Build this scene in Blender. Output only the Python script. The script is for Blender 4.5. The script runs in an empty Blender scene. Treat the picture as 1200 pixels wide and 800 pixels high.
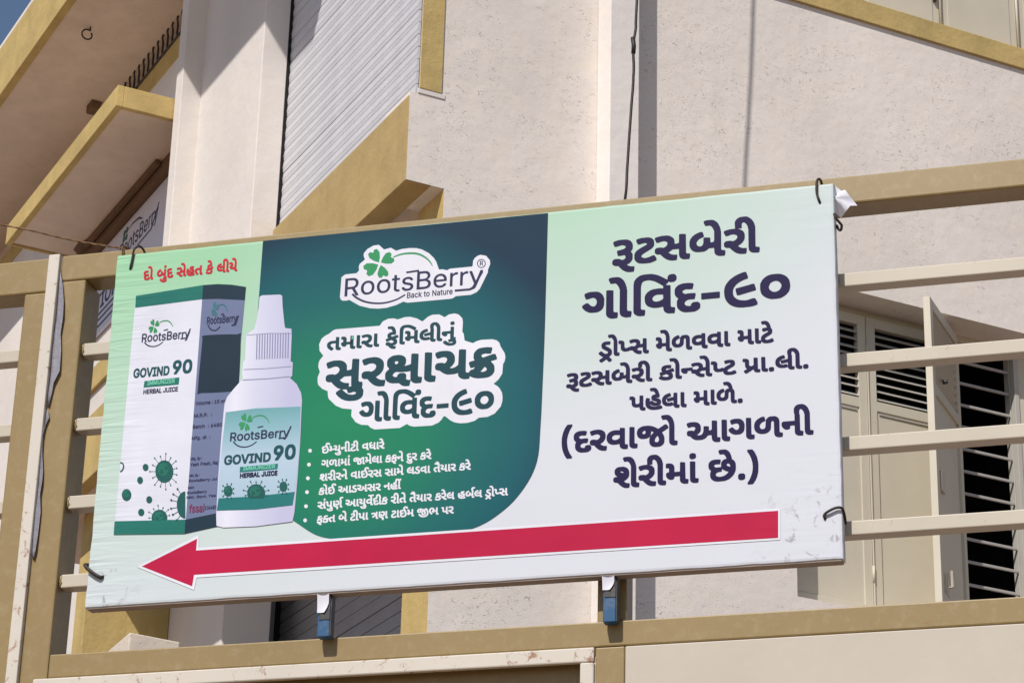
import bpy, bmesh, math, random
from mathutils import Vector, Matrix
from mathutils.geometry import tessellate_polygon
random.seed(7)
SC = bpy.context.scene
COL = SC.collection

# ------------------------------------------------------------------ camera
PITCH, ROLL, FOCAL = 0.4088154, 0.02664566, 3099.9
cp, sp, cr, sr = math.cos(PITCH), math.sin(PITCH), math.cos(ROLL), math.sin(ROLL)
fwd = Vector((0, cp, sp)); up0 = Vector((0, -sp, cp)); rt0 = Vector((1, 0, 0))
rt = rt0 * cr + up0 * sr; up = up0 * cr - rt0 * sr
cam = bpy.data.objects.new('camera', bpy.data.cameras.new('camera')); COL.objects.link(cam)
cam.matrix_world = Matrix(((rt.x, up.x, -fwd.x, 0), (rt.y, up.y, -fwd.y, 0), (rt.z, up.z, -fwd.z, 1.6), (0, 0, 0, 1)))
cam.data.sensor_width = 36; cam.data.lens = FOCAL / 1200 * 36
cam.data.clip_start = 0.1; cam.data.clip_end = 1000
SC.camera = cam

# ------------------------------------------------------------------ frames of reference
YG, YB = -0.28229094, 0.4618982          # yaw of the gate and of the building
def to_world(yaw, p):                    # local (along, deep, up) -> world
    c, s = math.cos(yaw), math.sin(yaw)
    return Vector((p[0] * c - p[1] * s, p[0] * s + p[1] * c, p[2]))

# ------------------------------------------------------------------ light
SUN = to_world(YB, (-0.746, -0.545, 1.0)).normalized()     # towards the sun
sun = bpy.data.objects.new('sun', bpy.data.lights.new('sun', 'SUN')); COL.objects.link(sun)
sun.data.energy = 4.5; sun.data.angle = math.radians(0.53); sun.data.color = (1.0, 0.95, 0.893)
sun.rotation_euler = SUN.to_track_quat('Z', 'Y').to_euler()
W = bpy.data.worlds.new('World'); SC.world = W; W.use_nodes = True
nt = W.node_tree; bg = nt.nodes['Background']
sky = nt.nodes.new('ShaderNodeTexSky'); sky.sky_type = 'NISHITA'; sky.sun_disc = False
sky.sun_elevation = math.asin(SUN.z); sky.sun_rotation = math.atan2(SUN.x, SUN.y)
sky.air_density = 1.0; sky.dust_density = 0.6; sky.ozone_density = 1.3
nt.links.new(sky.outputs[0], bg.inputs[0]); bg.inputs[1].default_value = 0.092
SC.view_settings.view_transform = 'Standard'; SC.view_settings.look = 'None'
SC.view_settings.exposure = 0.0; SC.view_settings.gamma = 1.0
SC.view_settings.use_curve_mapping = False
SC.cycles.max_bounces = 8; SC.cycles.diffuse_bounces = 5

# ------------------------------------------------------------------ materials
def lin(c):
    return tuple((v / 255 / 12.92 if v / 255 <= 0.04045 else ((v / 255 + 0.055) / 1.055) ** 2.4) for v in c)
class Mat:
    """small node builder"""
    def __init__(s, name, rough=0.8, spec=0.3, metal=0.0):
        s.m = bpy.data.materials.new(name); s.m.use_nodes = True
        s.t = s.m.node_tree; s.b = s.t.nodes['Principled BSDF']
        s.b.inputs['Roughness'].default_value = rough
        s.b.inputs['Specular IOR Level'].default_value = spec
        s.b.inputs['Metallic'].default_value = metal
        s.tc = s.t.nodes.new('ShaderNodeTexCoord')
    def n(s, ty, **kw):
        k = s.t.nodes.new(ty)
        for a, v in kw.items(): setattr(k, a, v)
        return k
    def l(s, a, b): s.t.links.new(a, b)
    def coord(s, scale=(1, 1, 1), rot=(0, 0, 0), loc=(0, 0, 0)):
        mp = s.n('ShaderNodeMapping'); mp.inputs['Scale'].default_value = scale
        mp.inputs['Rotation'].default_value = rot; mp.inputs['Location'].default_value = loc
        s.l(s.tc.outputs['Object'], mp.inputs[0]); return mp.outputs[0]
    def noise(s, scale, detail=4, rough=0.55, vec=None, dist=0):
        k = s.n('ShaderNodeTexNoise'); k.inputs['Scale'].default_value = scale
        k.inputs['Detail'].default_value = detail; k.inputs['Roughness'].default_value = rough
        k.inputs['Distortion'].default_value = dist
        s.l(vec if vec is not None else s.tc.outputs['Object'], k.inputs['Vector']); return k.outputs['Fac']
    def ramp(s, fac, stops):
        r = s.n('ShaderNodeValToRGB'); e = r.color_ramp.elements
        while len(e) < len(stops): e.new(0.5)
        for i, (p, c) in enumerate(stops):
            e[i].position = p; e[i].color = (c if isinstance(c, tuple) else (c, c, c)) + (1,)
        s.l(fac, r.inputs[0]); return r.outputs[0]
    def mix(s, f, a, b):
        x = s.n('ShaderNodeMix', data_type='RGBA')
        for sock, v in ((x.inputs[0], f), (x.inputs[6], a), (x.inputs[7], b)):
            if isinstance(v, (int, float)): sock.default_value = v
            elif isinstance(v, tuple): sock.default_value = v + (1,)
            else: s.l(v, sock)
        return x.outputs[2]
    def math(s, op, a, b=0.0, c=None, clamp=False):
        k = s.n('ShaderNodeMath', operation=op, use_clamp=clamp)
        for i, v in enumerate((a, b) if c is None else (a, b, c)):
            if isinstance(v, (int, float)): k.inputs[i].default_value = v
            else: s.l(v, k.inputs[i])
        return k.outputs[0]
    def color(s, c):
        if isinstance(c, tuple): s.b.inputs['Base Color'].default_value = c + (1,)
        else: s.l(c, s.b.inputs['Base Color'])
        return s
    def bump(s, h, strength=0.3, dist=0.01, prev=None):
        k = s.n('ShaderNodeBump'); k.inputs['Strength'].default_value = strength
        k.inputs['Distance'].default_value = dist; s.l(h, k.inputs['Height'])
        if prev is not None: s.l(prev, k.inputs['Normal'])
        s.l(k.outputs[0], s.b.inputs['Normal']); return k.outputs[0]

def plaster(name, c, pits=1.0, streak=1.0):
    m = Mat(name, 0.92, 0.15)
    base = lin(c)
    big = m.noise(1.3, 3); mid = m.noise(9, 5, 0.6)
    dark = tuple(v * 0.90 for v in base); lite = tuple(min(1, v * 1.05) for v in base)
    a = m.mix(m.ramp(big, [(0.3, 0.0), (0.75, 1.0)]), dark, lite)
    warm = (base[0] * 1.02, base[1] * 0.98, base[2] * 0.90)
    a = m.mix(m.math('MULTIPLY', m.ramp(mid, [(0.5, 0.0), (0.75, 1.0)]), 0.5), a, warm)
    # vertical weather streaks
    st = m.noise(4, 4, 0.6, m.coord((1.0, 1.0, 0.12)))
    a = m.mix(m.math('MULTIPLY', m.ramp(st, [(0.55, 0.0), (0.8, 1.0)]), 0.22 * streak), a, tuple(v * 0.72 for v in base))
    # trowel bumps: smooth ground broken by small scratches and pits in patches
    patch = m.ramp(m.noise(5.0, 3, 0.6, dist=0.6), [(0.40, 0.12), (0.62, 1.0)])
    vec = m.coord((26, 26, 42), (0, 0.5, 0))
    w = m.noise(1.6, 5, 0.72, vec, 1.2)
    pit = m.ramp(w, [(0.27, 0.0), (0.40, 1.0), (0.62, 1.0), (0.76, 0.7)])
    pitm = m.mix(m.math('MULTIPLY', patch, pits), (1.0, 1.0, 1.0), pit)
    spot = m.ramp(m.noise(70, 2, 0.5), [(0.24, 0.0), (0.33, 1.0)])
    h = m.math('ADD', pitm, m.math('MULTIPLY', m.noise(140, 3, 0.6), 0.14))
    h = m.math('ADD', h, m.math('MULTIPLY', spot, 0.10 * pits))
    h = m.math('ADD', h, m.math('MULTIPLY', m.noise(11, 2), 0.9))
    m.bump(h, 0.85, 0.0046)
    # dirt settles in the pits
    dirt = m.math('MULTIPLY', m.math('SUBTRACT', 1.0, pitm), 0.05)
    a = m.mix(dirt, a, tuple(v * 0.45 for v in base))
    m.color(a); return m.m
def paint(name, c, rough=0.75, mottle=0.12, bump=0.25, dirt=0.25, spec=0.25, grain=60):
    m = Mat(name, rough, spec); base = lin(c)
    a = m.mix(m.ramp(m.noise(6, 5, 0.6), [(0.3, 0.0), (0.7, 1.0)]), tuple(v * (1 - mottle) for v in base), tuple(min(1, v * (1 + mottle * 0.6)) for v in base))
    d = m.ramp(m.noise(23, 6, 0.7, dist=0.4), [(0.58, 0.0), (0.75, 1.0)])
    a = m.mix(m.math('MULTIPLY', d, dirt), a, tuple(v * 0.55 for v in base))
    st = m.noise(9, 4, 0.65, m.coord((1.0, 1.0, 0.10)))
    a = m.mix(m.math('MULTIPLY', m.ramp(st, [(0.54, 0.0), (0.74, 1.0)]), dirt * 0.9), a, tuple(v * 0.66 for v in base))
    damp = m.ramp(m.noise(1.7, 6, 0.72, dist=0.5), [(0.56, 0.0), (0.62, 1.0), (0.70, 0.5)])
    a = m.mix(m.math('MULTIPLY', damp, dirt * 0.45), a, tuple(v * 0.80 for v in base))
    m.color(a)
    h = m.math('ADD', m.noise(grain, 4, 0.6), m.math('MULTIPLY', m.noise(7, 2), 1.4))
    m.bump(h, bump, 0.004); return m.m
def metal_paint(name, c, rust=0.0, rough=0.42, chips=0.0):
    m = Mat(name, rough, 0.45); base = lin(c)
    a = m.mix(m.ramp(m.noise(3, 4, 0.6), [(0.3, 0.0), (0.7, 1.0)]), tuple(v * 0.93 for v in base), tuple(min(1, v * 1.04) for v in base))
    dust = m.ramp(m.noise(40, 5, 0.7), [(0.5, 0.0), (0.8, 1.0)])
    a = m.mix(m.math('MULTIPLY', dust, 0.18), a, lin((205, 190, 165)))
    if rust:
        r = m.ramp(m.noise(34, 7, 0.8, dist=0.5), [(0.63 - 0.05 * rust, 0.0), (0.68 - 0.04 * rust, 1.0)])
        a = m.mix(m.math('MULTIPLY', r, 0.85 if rust > 0.5 else 0.55), a, m.mix(m.noise(90, 3), lin((98, 58, 34)), lin((168, 112, 72))))
    m.color(a)
    m.bump(m.math('ADD', m.noise(5, 2), m.math('MULTIPLY', m.noise(150, 2), 0.1)), 0.16, 0.004)
    return m.m

M = {}
M['wall'] = plaster('rough_plaster', (227, 218, 210))
M['pier'] = plaster('smooth_plaster', (219, 212, 206), 0.10, 1.0)
M['pilaster'] = plaster('pilaster_plaster', (228, 221, 216), 0.06, 0.6)
M['ochre'] = paint('ochre_paint', (189, 165, 110), 0.9, 0.16, 0.6, 0.35, 0.15, 45)
M['ochre_dark'] = paint('ochre_beam_paint', (174, 151, 106), 0.9, 0.14, 0.5, 0.35, 0.15, 45)
M['soffit'] = paint('soffit_paint', (217, 201, 185), 0.9, 0.08, 0.25, 0.25, 0.1)
M['hem'] = paint('shaded_vinyl_hem', (150, 138, 130), 0.7, 0.15, 0.3, 0.3)  # shade of the banner's underside put into a grey-brown colour
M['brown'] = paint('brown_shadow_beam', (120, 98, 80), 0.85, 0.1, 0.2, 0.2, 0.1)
M['lump'] = plaster('pebbled_plaster', (212, 200, 186), 2.0, 0.2)
M['shutter'] = paint('rolling_shutter_paint', (202, 201, 205), 0.45, 0.05, 0.25, 0.22, 0.4)
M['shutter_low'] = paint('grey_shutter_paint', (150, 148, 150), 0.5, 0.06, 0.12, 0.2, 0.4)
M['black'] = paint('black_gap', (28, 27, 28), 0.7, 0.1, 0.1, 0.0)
M['dark'] = paint('room_shade_paint', (70, 70, 78), 0.95, 0.1, 0.1, 0.0, 0.05)  # dimness of the unlit room put into a dark colour
M['leaf'] = metal_paint('window_leaf_paint', (198, 190, 172), 0.0, 0.5)
M['leaf_grey'] = metal_paint('window_leaf_grey', (178, 174, 165), 0.0, 0.55)
M['grille'] = metal_paint('grille_paint', (165, 160, 155), 0.0, 0.5)
M['rail'] = metal_paint('khaki_gate_paint', (140, 119, 77), 0.10)
M['bar'] = metal_paint('cream_bar_paint', (186, 177, 160), 0.30)
M['panel'] = metal_paint('cream_panel_paint', (183, 174, 160), 0.0, 0.5)
M['rusty'] = metal_paint('rusty_cream_paint', (198, 191, 179), 1.25, 0.6)
M['blue'] = metal_paint('blue_bracket_paint', (24, 78, 118), 0.75, 0.5)
M['steel_dark'] = metal_paint('dark_frame_tube', (62, 60, 62), 0.6, 0.6)
M['iron'] = metal_paint('dark_iron', (48, 44, 44), 0.5, 0.6)
M['wire'] = paint('dark_wire', (46, 38, 34), 0.6, 0.2, 0.2, 0.0, 0.4)
M['cable'] = paint('black_cable', (42, 38, 38), 0.55, 0.1, 0.2, 0.2, 0.4)
M['rope'] = paint('twisted_rope', (120, 92, 66), 0.85, 0.3, 0.5, 0.5, 0.1, 400)
M['film'] = paint('torn_grey_film', (138, 136, 146), 0.55, 0.12, 0.8, 0.3, 0.4)
M['ground'] = paint('dusty_ground', (140, 119, 104), 0.95, 0.2, 0.4, 0.3, 0.1, 8)

# ------------------------------------------------------------------ mesh helpers
class MB:
    def __init__(s): s.v = []; s.f = []
    def box(s, x0, x1, y0, y1, z0, z1):
        b = len(s.v)
        s.v += [(x, y, z) for z in (z0, z1) for y in (y0, y1) for x in (x0, x1)]
        s.f += [tuple(b + i for i in q) for q in ((0, 2, 3, 1), (4, 5, 7, 6), (0, 1, 5, 4), (2, 6, 7, 3), (0, 4, 6, 2), (1, 3, 7, 5))]
        return s
    def prism(s, pts, axis, a, b, closed=True):
        """extrude a closed outline; pts are the two other coordinates in order"""
        n = len(pts); o = len(s.v)
        def mk(p, t):
            return (t, p[0], p[1]) if axis == 0 else ((p[0], t, p[1]) if axis == 1 else (p[0], p[1], t))
        s.v += [mk(p, a) for p in pts] + [mk(p, b) for p in pts]
        for i in range(n if closed else n - 1):
            j = (i + 1) % n; s.f.append((o + i, o + j, o + n + j, o + n + i))
        if closed:
            s.f.append(tuple(o + i for i in range(n))); s.f.append(tuple(o + n + i for i in reversed(range(n))))
        return s
    def tube(s, pts, r, k=8):
        P = [Vector(p) for p in pts]; o = len(s.v); n = len(P)
        ref = Vector((0.31, 0.17, 0.93))
        for i, p in enumerate(P):
            d = (P[min(i + 1, n - 1)] - P[max(i - 1, 0)]).normalized()
            a = d.cross(ref).normalized()
            if a.length < 0.1: a = d.cross(Vector((1, 0, 0))).normalized()
            b = d.cross(a); rr = r(i / (n - 1)) if callable(r) else r
            for j in range(k):
                t = 2 * math.pi * j / k; q = p + a * rr * math.cos(t) + b * rr * math.sin(t); s.v.append(tuple(q))
        for i in range(n - 1):
            for j in range(k):
                s.f.append((o + i * k + j, o + i * k + (j + 1) % k, o + (i + 1) * k + (j + 1) % k, o + (i + 1) * k + j))
        s.f.append(tuple(o + j for j in range(k))); s.f.append(tuple(o + (n - 1) * k + j for j in reversed(range(k))))
        return s
    def mesh(s, name, bevel=0.0, seg=2, smooth=False):
        me = bpy.data.meshes.new(name); me.from_pydata(s.v, [], s.f)
        bm = bmesh.new(); bm.from_mesh(me)
        bmesh.ops.recalc_face_normals(bm, faces=bm.faces)
        if bevel:
            es = [e for e in bm.edges if len(e.link_faces) == 2 and e.calc_face_angle(0) > 0.5]
            bmesh.ops.bevel(bm, geom=es, offset=bevel, segments=seg, profile=0.5, affect='EDGES', clamp_overlap=True)
        bm.to_mesh(me); bm.free()
        if smooth:
            for p in me.polygons: p.use_smooth = True
        return me
def link(name, me, mat, parent, kind=None, label=None):
    o = bpy.data.objects.new(name, me); COL.objects.link(o)
    if mat is not None and not me.materials: me.materials.append(mat)
    if parent is not None: o.parent = parent
    if kind: o['kind'] = kind
    if label: o['label'] = label
    return o
def part(name, mb, mat, parent, bevel=0.0, smooth=False, label=None, kind=None):
    me = mb.mesh(name, bevel, smooth=smooth); return link(name, me, M[mat] if isinstance(mat, str) else mat, parent, kind, label)
def copy_part(o, loc, parent=None):
    c = o.copy(); COL.objects.link(c); c.parent = parent if parent is not None else o.parent; c.location = loc; return c
def thing(name, label, cat, yaw, origin, group=None):
    o = bpy.data.objects.new(name, None); COL.objects.link(o); o.empty_display_size = 0.1
    o.location = to_world(yaw, origin); o.rotation_euler = (0, 0, yaw)
    o['label'] = label; o['category'] = cat
    if group: o['group'] = group
    return o
def box(name, x0, x1, y0, y1, z0, z1, mat, parent, org=(0, 0, 0), bevel=0.0, label=None):
    return part(name, MB().box(x0 - org[0], x1 - org[0], y0 - org[1], y1 - org[1], z0 - org[2], z1 - org[2]), mat, parent, bevel, label=label)
def rough_edges(me, amp, freq=6.0):
    """make built edges slightly uneven"""
    from mathutils import noise as nz
    for v in me.vertices:
        d = nz.noise_vector(Vector(v.co) * freq); v.co += Vector(d) * amp
def smooth_path(pts, n=6):
    P = [Vector(p) for p in pts]; P = [2 * P[0] - P[1]] + P + [2 * P[-1] - P[-2]]; o = []
    for i in range(1, len(P) - 2):
        a, b, c, d = P[i - 1:i + 3]
        for k in range(n):
            t = k / n
            o.append(.5 * ((2 * b) + (c - a) * t + (2 * a - 5 * b + 4 * c - d) * t * t + (3 * b - a - 3 * c + d) * t ** 3))
    o.append(P[-2]); return o

# ------------------------------------------------------------------ ground
g = MB(); N = 12
for i in range(N + 1):
    for j in range(N + 1): g.v.append((-400 + 800 * i / N, -400 + 800 * j / N, 0))
for i in range(N):
    for j in range(N): a = i * (N + 1) + j; g.f.append((a, a + N + 1, a + N + 2, a + 1))
part('ground', g, 'ground', None, kind='structure')

# ================================================================== the building
BO = (3.0, 8.0, 0.0)      # its origin in (along, deep, up)
house = thing('plaster_building', 'pinkish cream plastered building with ochre trims and a rolling shutter, behind the gate', 'building', YB, BO)
def hb(name, u0, u1, w0, w1, z0, z1, mat, bevel=0.0, label=None, parent=None):
    return box(name, u0, u1, w0, w1, z0, z1, mat, parent or house, BO, bevel, label)
def grid_wall(name, us, zs, solid, w0, w1, mat, label=None):
    """wall in one mesh with openings: solid(i, j) tells which cells are filled"""
    mb = MB(); idx = {}
    def V(u, w, z):
        k = (round(u, 5), round(w, 5), round(z, 5))
        if k not in idx: idx[k] = len(mb.v); mb.v.append((u - BO[0], w - BO[1], z - BO[2]))
        return idx[k]
    nu, nz_ = len(us) - 1, len(zs) - 1
    S = lambda i, j: 0 <= i < nu and 0 <= j < nz_ and solid(i, j)
    for i in range(nu):
        for j in range(nz_):
            if not S(i, j): continue
            a, b, c, d = us[i], us[i + 1], zs[j], zs[j + 1]
            mb.f.append((V(a, w0, c), V(b, w0, c), V(b, w0, d), V(a, w0, d)))
            mb.f.append((V(a, w1, c), V(a, w1, d), V(b, w1, d), V(b, w1, c)))
            if not S(i - 1, j): mb.f.append((V(a, w0, c), V(a, w0, d), V(a, w1, d), V(a, w1, c)))
            if not S(i + 1, j): mb.f.append((V(b, w0, c), V(b, w1, c), V(b, w1, d), V(b, w0, d)))
            if not S(i, j - 1): mb.f.append((V(a, w0, c), V(a, w1, c), V(b, w1, c), V(b, w0, c)))
            if not S(i, j + 1): mb.f.append((V(a, w0, d), V(b, w0, d), V(b, w1, d), V(a, w1, d)))
    return part(name, mb, mat, house, label=label)
WA = 8.508
us = [3.752, 3.79, 3.918, 5.539, 7.12, 9.2]
zs = [0, 4.895, 6.306, 6.70, 7.752, 9.35, 10.2]
def solid(i, j):
    if i == 0: return j == 2
    if i == 1: return j >= 2
    if i == 2: return True
    if i == 3: return j not in (1, 4)
    return j != 4
grid_wall('wall', us, zs, solid, WA, WA + 0.235, 'wall')
# chipped edges along the left corner of the wall
hb('plaster_patch', 3.786, 3.905, WA - 0.004, WA + 0.001, 6.700, 6.722, 'pier', 0.002, 'chipped white plaster at the foot of the ochre band')
hb('painted_band', 3.791, 3.889, WA - 0.006, WA, 6.722, 10.2, 'ochre', 0.002)
# yellow jamb of the lower opening
hb('door_jamb', 3.9165, 3.9178, WA + 0.0015, WA + 0.2345, 0.0, 6.304, 'ochre')
# pilaster
hb('pilaster', 4.600, 4.738, WA - 0.11, WA - 0.0005, 0, 10.2, 'pilaster', 0.004)
# ledge above
hb('ledge', 4.74, 9.2, WA - 0.014, WA - 0.0005, 7.645, 7.7515, 'ochre', 0.003)
hb('ledge', 5.54, 9.2, WA + 0.0, WA + 0.09, 7.7525, 7.760, 'ochre', 0.001)
# corner beam with its soffit
hb('corner_beam', 3.748, 3.86, WA + 0.001, 9.95, 6.302, 6.682, 'ochre_dark', 0.003)
hb('soffit', 3.861, 4.6, WA + 0.2355, 9.95, 6.36, 6.40, 'soffit')
hb('soffit_beam', 3.98, 4.1, WA + 0.2355, 9.95, 6.31, 6.359, 'soffit')
# piers
hb('pier', 3.640, 3.762, 9.93, 10.80, 6.25, 10.2, 'pier', 0.004)
hb('pier', 3.6405, 3.852, 9.9305, 10.7995, 0, 6.249, 'pier', 0.004)
hb('pier', 3.541, 3.68, 10.748, 10.838, 5.496, 10.2, 'pier', 0.004)
hb('shutter_guide', 3.7625, 3.82, 9.932, 9.95, 6.684, 10.2, 'black')
hb('shutter_guide', 3.965, 4.1, 10.155, 10.175, 0, 6.30, 'black')
hb('shutter_guide', 3.8525, 4.1, 10.176, 10.20, 0, 6.30, 'shutter_low')
hb('shutter_guide', 3.8525, 3.855, 9.94, 10.154, 0, 6.30, 'shutter_low')

# rolling shutters: every slat is a piece
def roller(u, w0, w1, z0, z1, pitch, mat, name='rolling_shutter'):
    sh = part(name, MB().box(u + 0.0085 - BO[0], u + 0.030 - BO[0], w0 - BO[1], w1 - BO[1], z0, z1), 'black', house)
    prof = []
    for k in range(8):
        t = k / 7; prof.append((-0.0042 * math.sin(math.pi * (0.06 + 0.86 * t)) + (0.0012 if k in (2, 5) else 0.0), 0.0022 + t * (pitch - 0.0034)))
    prof += [(0.008, pitch - 0.0008), (0.008, 0.0022)]
    mb = MB().prism([(p[0], p[1]) for p in prof], 1, w0 - BO[1], w1 - BO[1])
    me = mb.mesh('slat'); me.materials.append(M[mat])
    n = int((z1 - z0) / pitch)
    for i in range(n):
        s = link('slat', me, None, sh); s.location = (u - BO[0] + random.uniform(-0.0011, 0.0011), 0, z0 + i * pitch + random.uniform(-0.0005, 0.0005)); s.rotation_euler = (0, 0, random.uniform(-0.0006, 0.0006))
    return sh
roller(3.780, WA + 0.001, 9.931, 6.684, 9.3, 0.0570, 'shutter')
roller(3.985, WA + 0.2365, 10.154, 3.2, 6.30, 0.0570, 'shutter_low', 'lower_rolling_shutter')

# back wall, canopy, balcony
QU = 3.672
KS = 1.0085
def kz(z): return 1.6 + (z - 1.6) * KS
def hk_(name, u0, u1, w0, w1, z0, z1, mat, bevel=0.0):
    return hb(name, u0 * KS, u1 * KS, w0 * KS, w1 * KS, kz(z0) if z0 else 0, kz(z1), mat, bevel)
hk_('back_wall', QU, QU + 0.2, 10.951, 17.0, 0, 8.18, 'pier')
hk_('back_wall', QU + 0.05, QU + 0.2, 10.951, 17.0, 8.30, 10.2, 'pier')
hk_('painted_band', QU - 0.006, QU + 0.2, 10.951, 17.0, 8.181, 8.299, 'ochre', 0.003)
br = hk_('ventilator_grille', QU - 0.010, QU + 0.008, 10.96, 12.25, 8.300, 8.318, 'iron')
bm_ = MB().tube([(0, 0, -0.002), (0.0, 0.0, 0.08), (-0.006, 0.0, 0.11), (0.0, 0, 0.145)], 0.0058, 6).mesh('bar'); bm_.materials.append(M['iron'])
for i in range(17):
    b = link('bar', bm_, None, br); b.location = (QU * KS - BO[0], (11.0 + i * 0.0725) * KS - BO[1], kz(8.318))
bal = hk_('balcony_slab', 3.16, QU + 0.05, 11.12, 17.0, 8.444, 8.60, 'soffit')
rough = hk_('balcony_fascia', 3.114, 3.1595, 11.118, 17.0, 8.432, 8.776, 'ochre', 0.004)
hk_('balcony_fascia', 3.16, QU, 11.118, 11.1195, 8.432, 8.776, 'ochre')
# iron hook in the balcony soffit
hk = [(3.30 * KS + 0.028 * math.cos(t), 0, kz(8.40) + 0.028 * math.sin(t)) for t in [math.radians(a) for a in range(60, 400, 28)]]
part('ceiling_hook', MB().tube([(p[0] - BO[0], 11.62 * KS - BO[1] + 0.01 * i / 12, p[2]) for i, p in enumerate(hk)] , 0.0045, 6).tube([(3.313 * KS - BO[0], 11.62 * KS - BO[1], kz(8.42)), (3.313 * KS - BO[0], 11.62 * KS - BO[1], kz(8.445))], 0.0045, 6), 'iron', house, smooth=True)
# canopy
can = hk_('canopy', 3.262, QU - 0.001, 10.785, 12.50, 7.566, 7.64, 'soffit', 0.002)
hk_('canopy_fascia', 3.228, 3.2615, 10.754, 12.52, 7.556, 7.668, 'ochre', 0.003)
hk_('canopy_fascia', 3.262, QU - 0.001, 10.754, 10.7845, 7.556, 7.668, 'ochre', 0.003)
hk_('canopy_fascia', 3.262, QU - 0.001, 12.501, 12.52, 7.556, 7.668, 'ochre', 0.003)
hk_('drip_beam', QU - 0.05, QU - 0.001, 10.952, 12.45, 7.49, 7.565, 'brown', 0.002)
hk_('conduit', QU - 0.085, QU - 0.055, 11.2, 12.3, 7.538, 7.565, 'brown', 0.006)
pm = MB(); pts_ = [(3.597, 12.515), (3.593, 12.419), (3.623, 12.354), (3.66, 12.362), (3.699, 12.37), (3.700, 12.47), (3.690, 12.54), (3.650, 12.579)]
pm.prism([(a - BO[0], b - BO[1]) for a, b in pts_], 2, kz(7.566) - 0.003, kz(7.566) - 0.0005)
part('broken_patch', pm, 'brown', house, label='dark patch of missing plaster under the canopy')
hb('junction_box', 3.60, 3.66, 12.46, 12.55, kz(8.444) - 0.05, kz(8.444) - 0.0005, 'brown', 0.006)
# lower balcony: ochre fascia, white recess, ochre capping
hb('lower_balcony_fascia', 3.110, 3.17, 8.31, 11.4, 5.49, 5.80, 'ochre', 0.004)
hb('lower_balcony_slab', 3.171, 3.639, 8.31, 11.4, 5.50, 5.78, 'soffit')
hb('parapet', 3.125, 3.20, 9.95, 11.4, 5.801, 5.918, 'pier')
hb('parapet_capping', 3.108, 3.22, 9.93, 11.4, 5.919, 6.03, 'ochre', 0.004)
# ochre wall below it
hb('ochre_wall', 3.255, 3.639, 10.6, 10.742, 0, 5.495, 'ochre', 0.004)
filler_ = part('shade_column', MB().tube([(3.215 - BO[0], 10.9 - BO[1], 0), (3.215 - BO[0], 10.9 - BO[1], 5.49)], 0.028, 12), 'black', house, smooth=True)  # added black column standing in for the shade in the slit
# upper roof that shades the piers
hb('roof_slab', 2.522, 4.7, 8.75, 10.745, 9.2, 9.36, 'soffit', 0.005)

# ------------------------------------------------ window with louvred leaves
WS = 8.647
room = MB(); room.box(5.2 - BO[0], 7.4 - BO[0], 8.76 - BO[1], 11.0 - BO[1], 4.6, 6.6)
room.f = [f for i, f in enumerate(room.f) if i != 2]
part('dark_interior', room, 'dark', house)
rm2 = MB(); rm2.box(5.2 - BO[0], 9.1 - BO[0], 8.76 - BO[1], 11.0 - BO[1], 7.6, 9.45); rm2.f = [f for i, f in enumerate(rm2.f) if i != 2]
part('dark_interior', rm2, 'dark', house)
# frame of the window
def bars(mb, L):
    for (x0, x1, y0, y1, z0, z1) in L: mb.box(x0, x1, y0, y1, z0, z1)
    return mb
fr = hb('window_frame', 5.5395, 7.1195, WS + 0.022, WS + 0.06, 6.272, 6.3055, 'leaf')
hb('window_frame', 5.5395, 7.1195, WS + 0.022, WS + 0.06, 4.8955, 4.92, 'leaf')
for u in (5.540, 5.990, 6.447, 6.776, 7.095):
    hb('window_frame', u, u + 0.024, WS + 0.023, WS + 0.06, 4.9205, 6.2715, 'leaf_grey', 0.002)
hb('window_post', 6.778, 6.802, WS - 0.01, WS + 0.021, 4.93, 6.27, 'leaf_grey', 0.002)
def leaf(wd, h, label=None, name='window_leaf', slats=9):
    """leaf standing on its hinge at the origin: stiles, rails, lower panel; louvres and hinges are its pieces"""
    t = 0.030; st = 0.042; top = h - 0.045; lv = h - 0.385
    mb = MB()
    mb.box(0, st, 0, t, 0, h); mb.box(wd - st, wd, 0, t, 0, h)
    mb.box(st, wd - st, 0.0005, t, top, h); mb.box(st, wd - st, 0.0005, t, lv - 0.045, lv); mb.box(st, wd - st, 0.0005, t, 0, 0.05)
    f = part(name, mb, 'leaf', house, 0.0015, label=label)
    part('leaf_panel', MB().box(st, wd - st, 0.006, 0.018, 0.0505, lv - 0.0455), 'leaf', f)
    part('panel_moulding', MB().box(st + 0.012, wd - st - 0.012, 0.001, 0.0059, lv - 0.060, lv - 0.054), 'leaf_grey', f)
    sl = MB().prism([(0.0005, 0.0), (0.003, -0.0022), (0.0285, 0.0195), (0.0265, 0.022)], 0, st, wd - st).mesh('louvre'); sl.materials.append(M['leaf_grey'])
    n = slats; pitch = (top - lv - 0.01) / n
    for i in range(n):
        s = link('louvre', sl, None, f); s.location = (0, 0, lv + 0.008 + i * pitch + random.uniform(-0.0012, 0.0012)); s.rotation_euler = (0, random.uniform(-0.005, 0.005), 0)
    for z in (0.15, h - 0.2):
        part('hinge', MB().tube([(-0.004, -0.004, z), (-0.004, -0.004, z + 0.07)], 0.006, 6), 'leaf', f, smooth=True)
    return f
H = 6.272 - 4.92
def place(f, u, w, z, ang=0.0): f.location = (u - BO[0], w - BO[1], z); f.rotation_euler = (0, 0, ang)
place(leaf(0.440, H), 5.560, WS - 0.004, 4.92)
place(leaf(0.440, H), 6.006, WS - 0.004, 4.92)
ol = leaf(0.462, H, 'opened leaf seen edge on, its inner face in shade'); 
ang = math.atan2(8.345 - 8.640, 6.095 - 6.452); place(ol, 6.452, 8.646, 4.92, ang)
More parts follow.
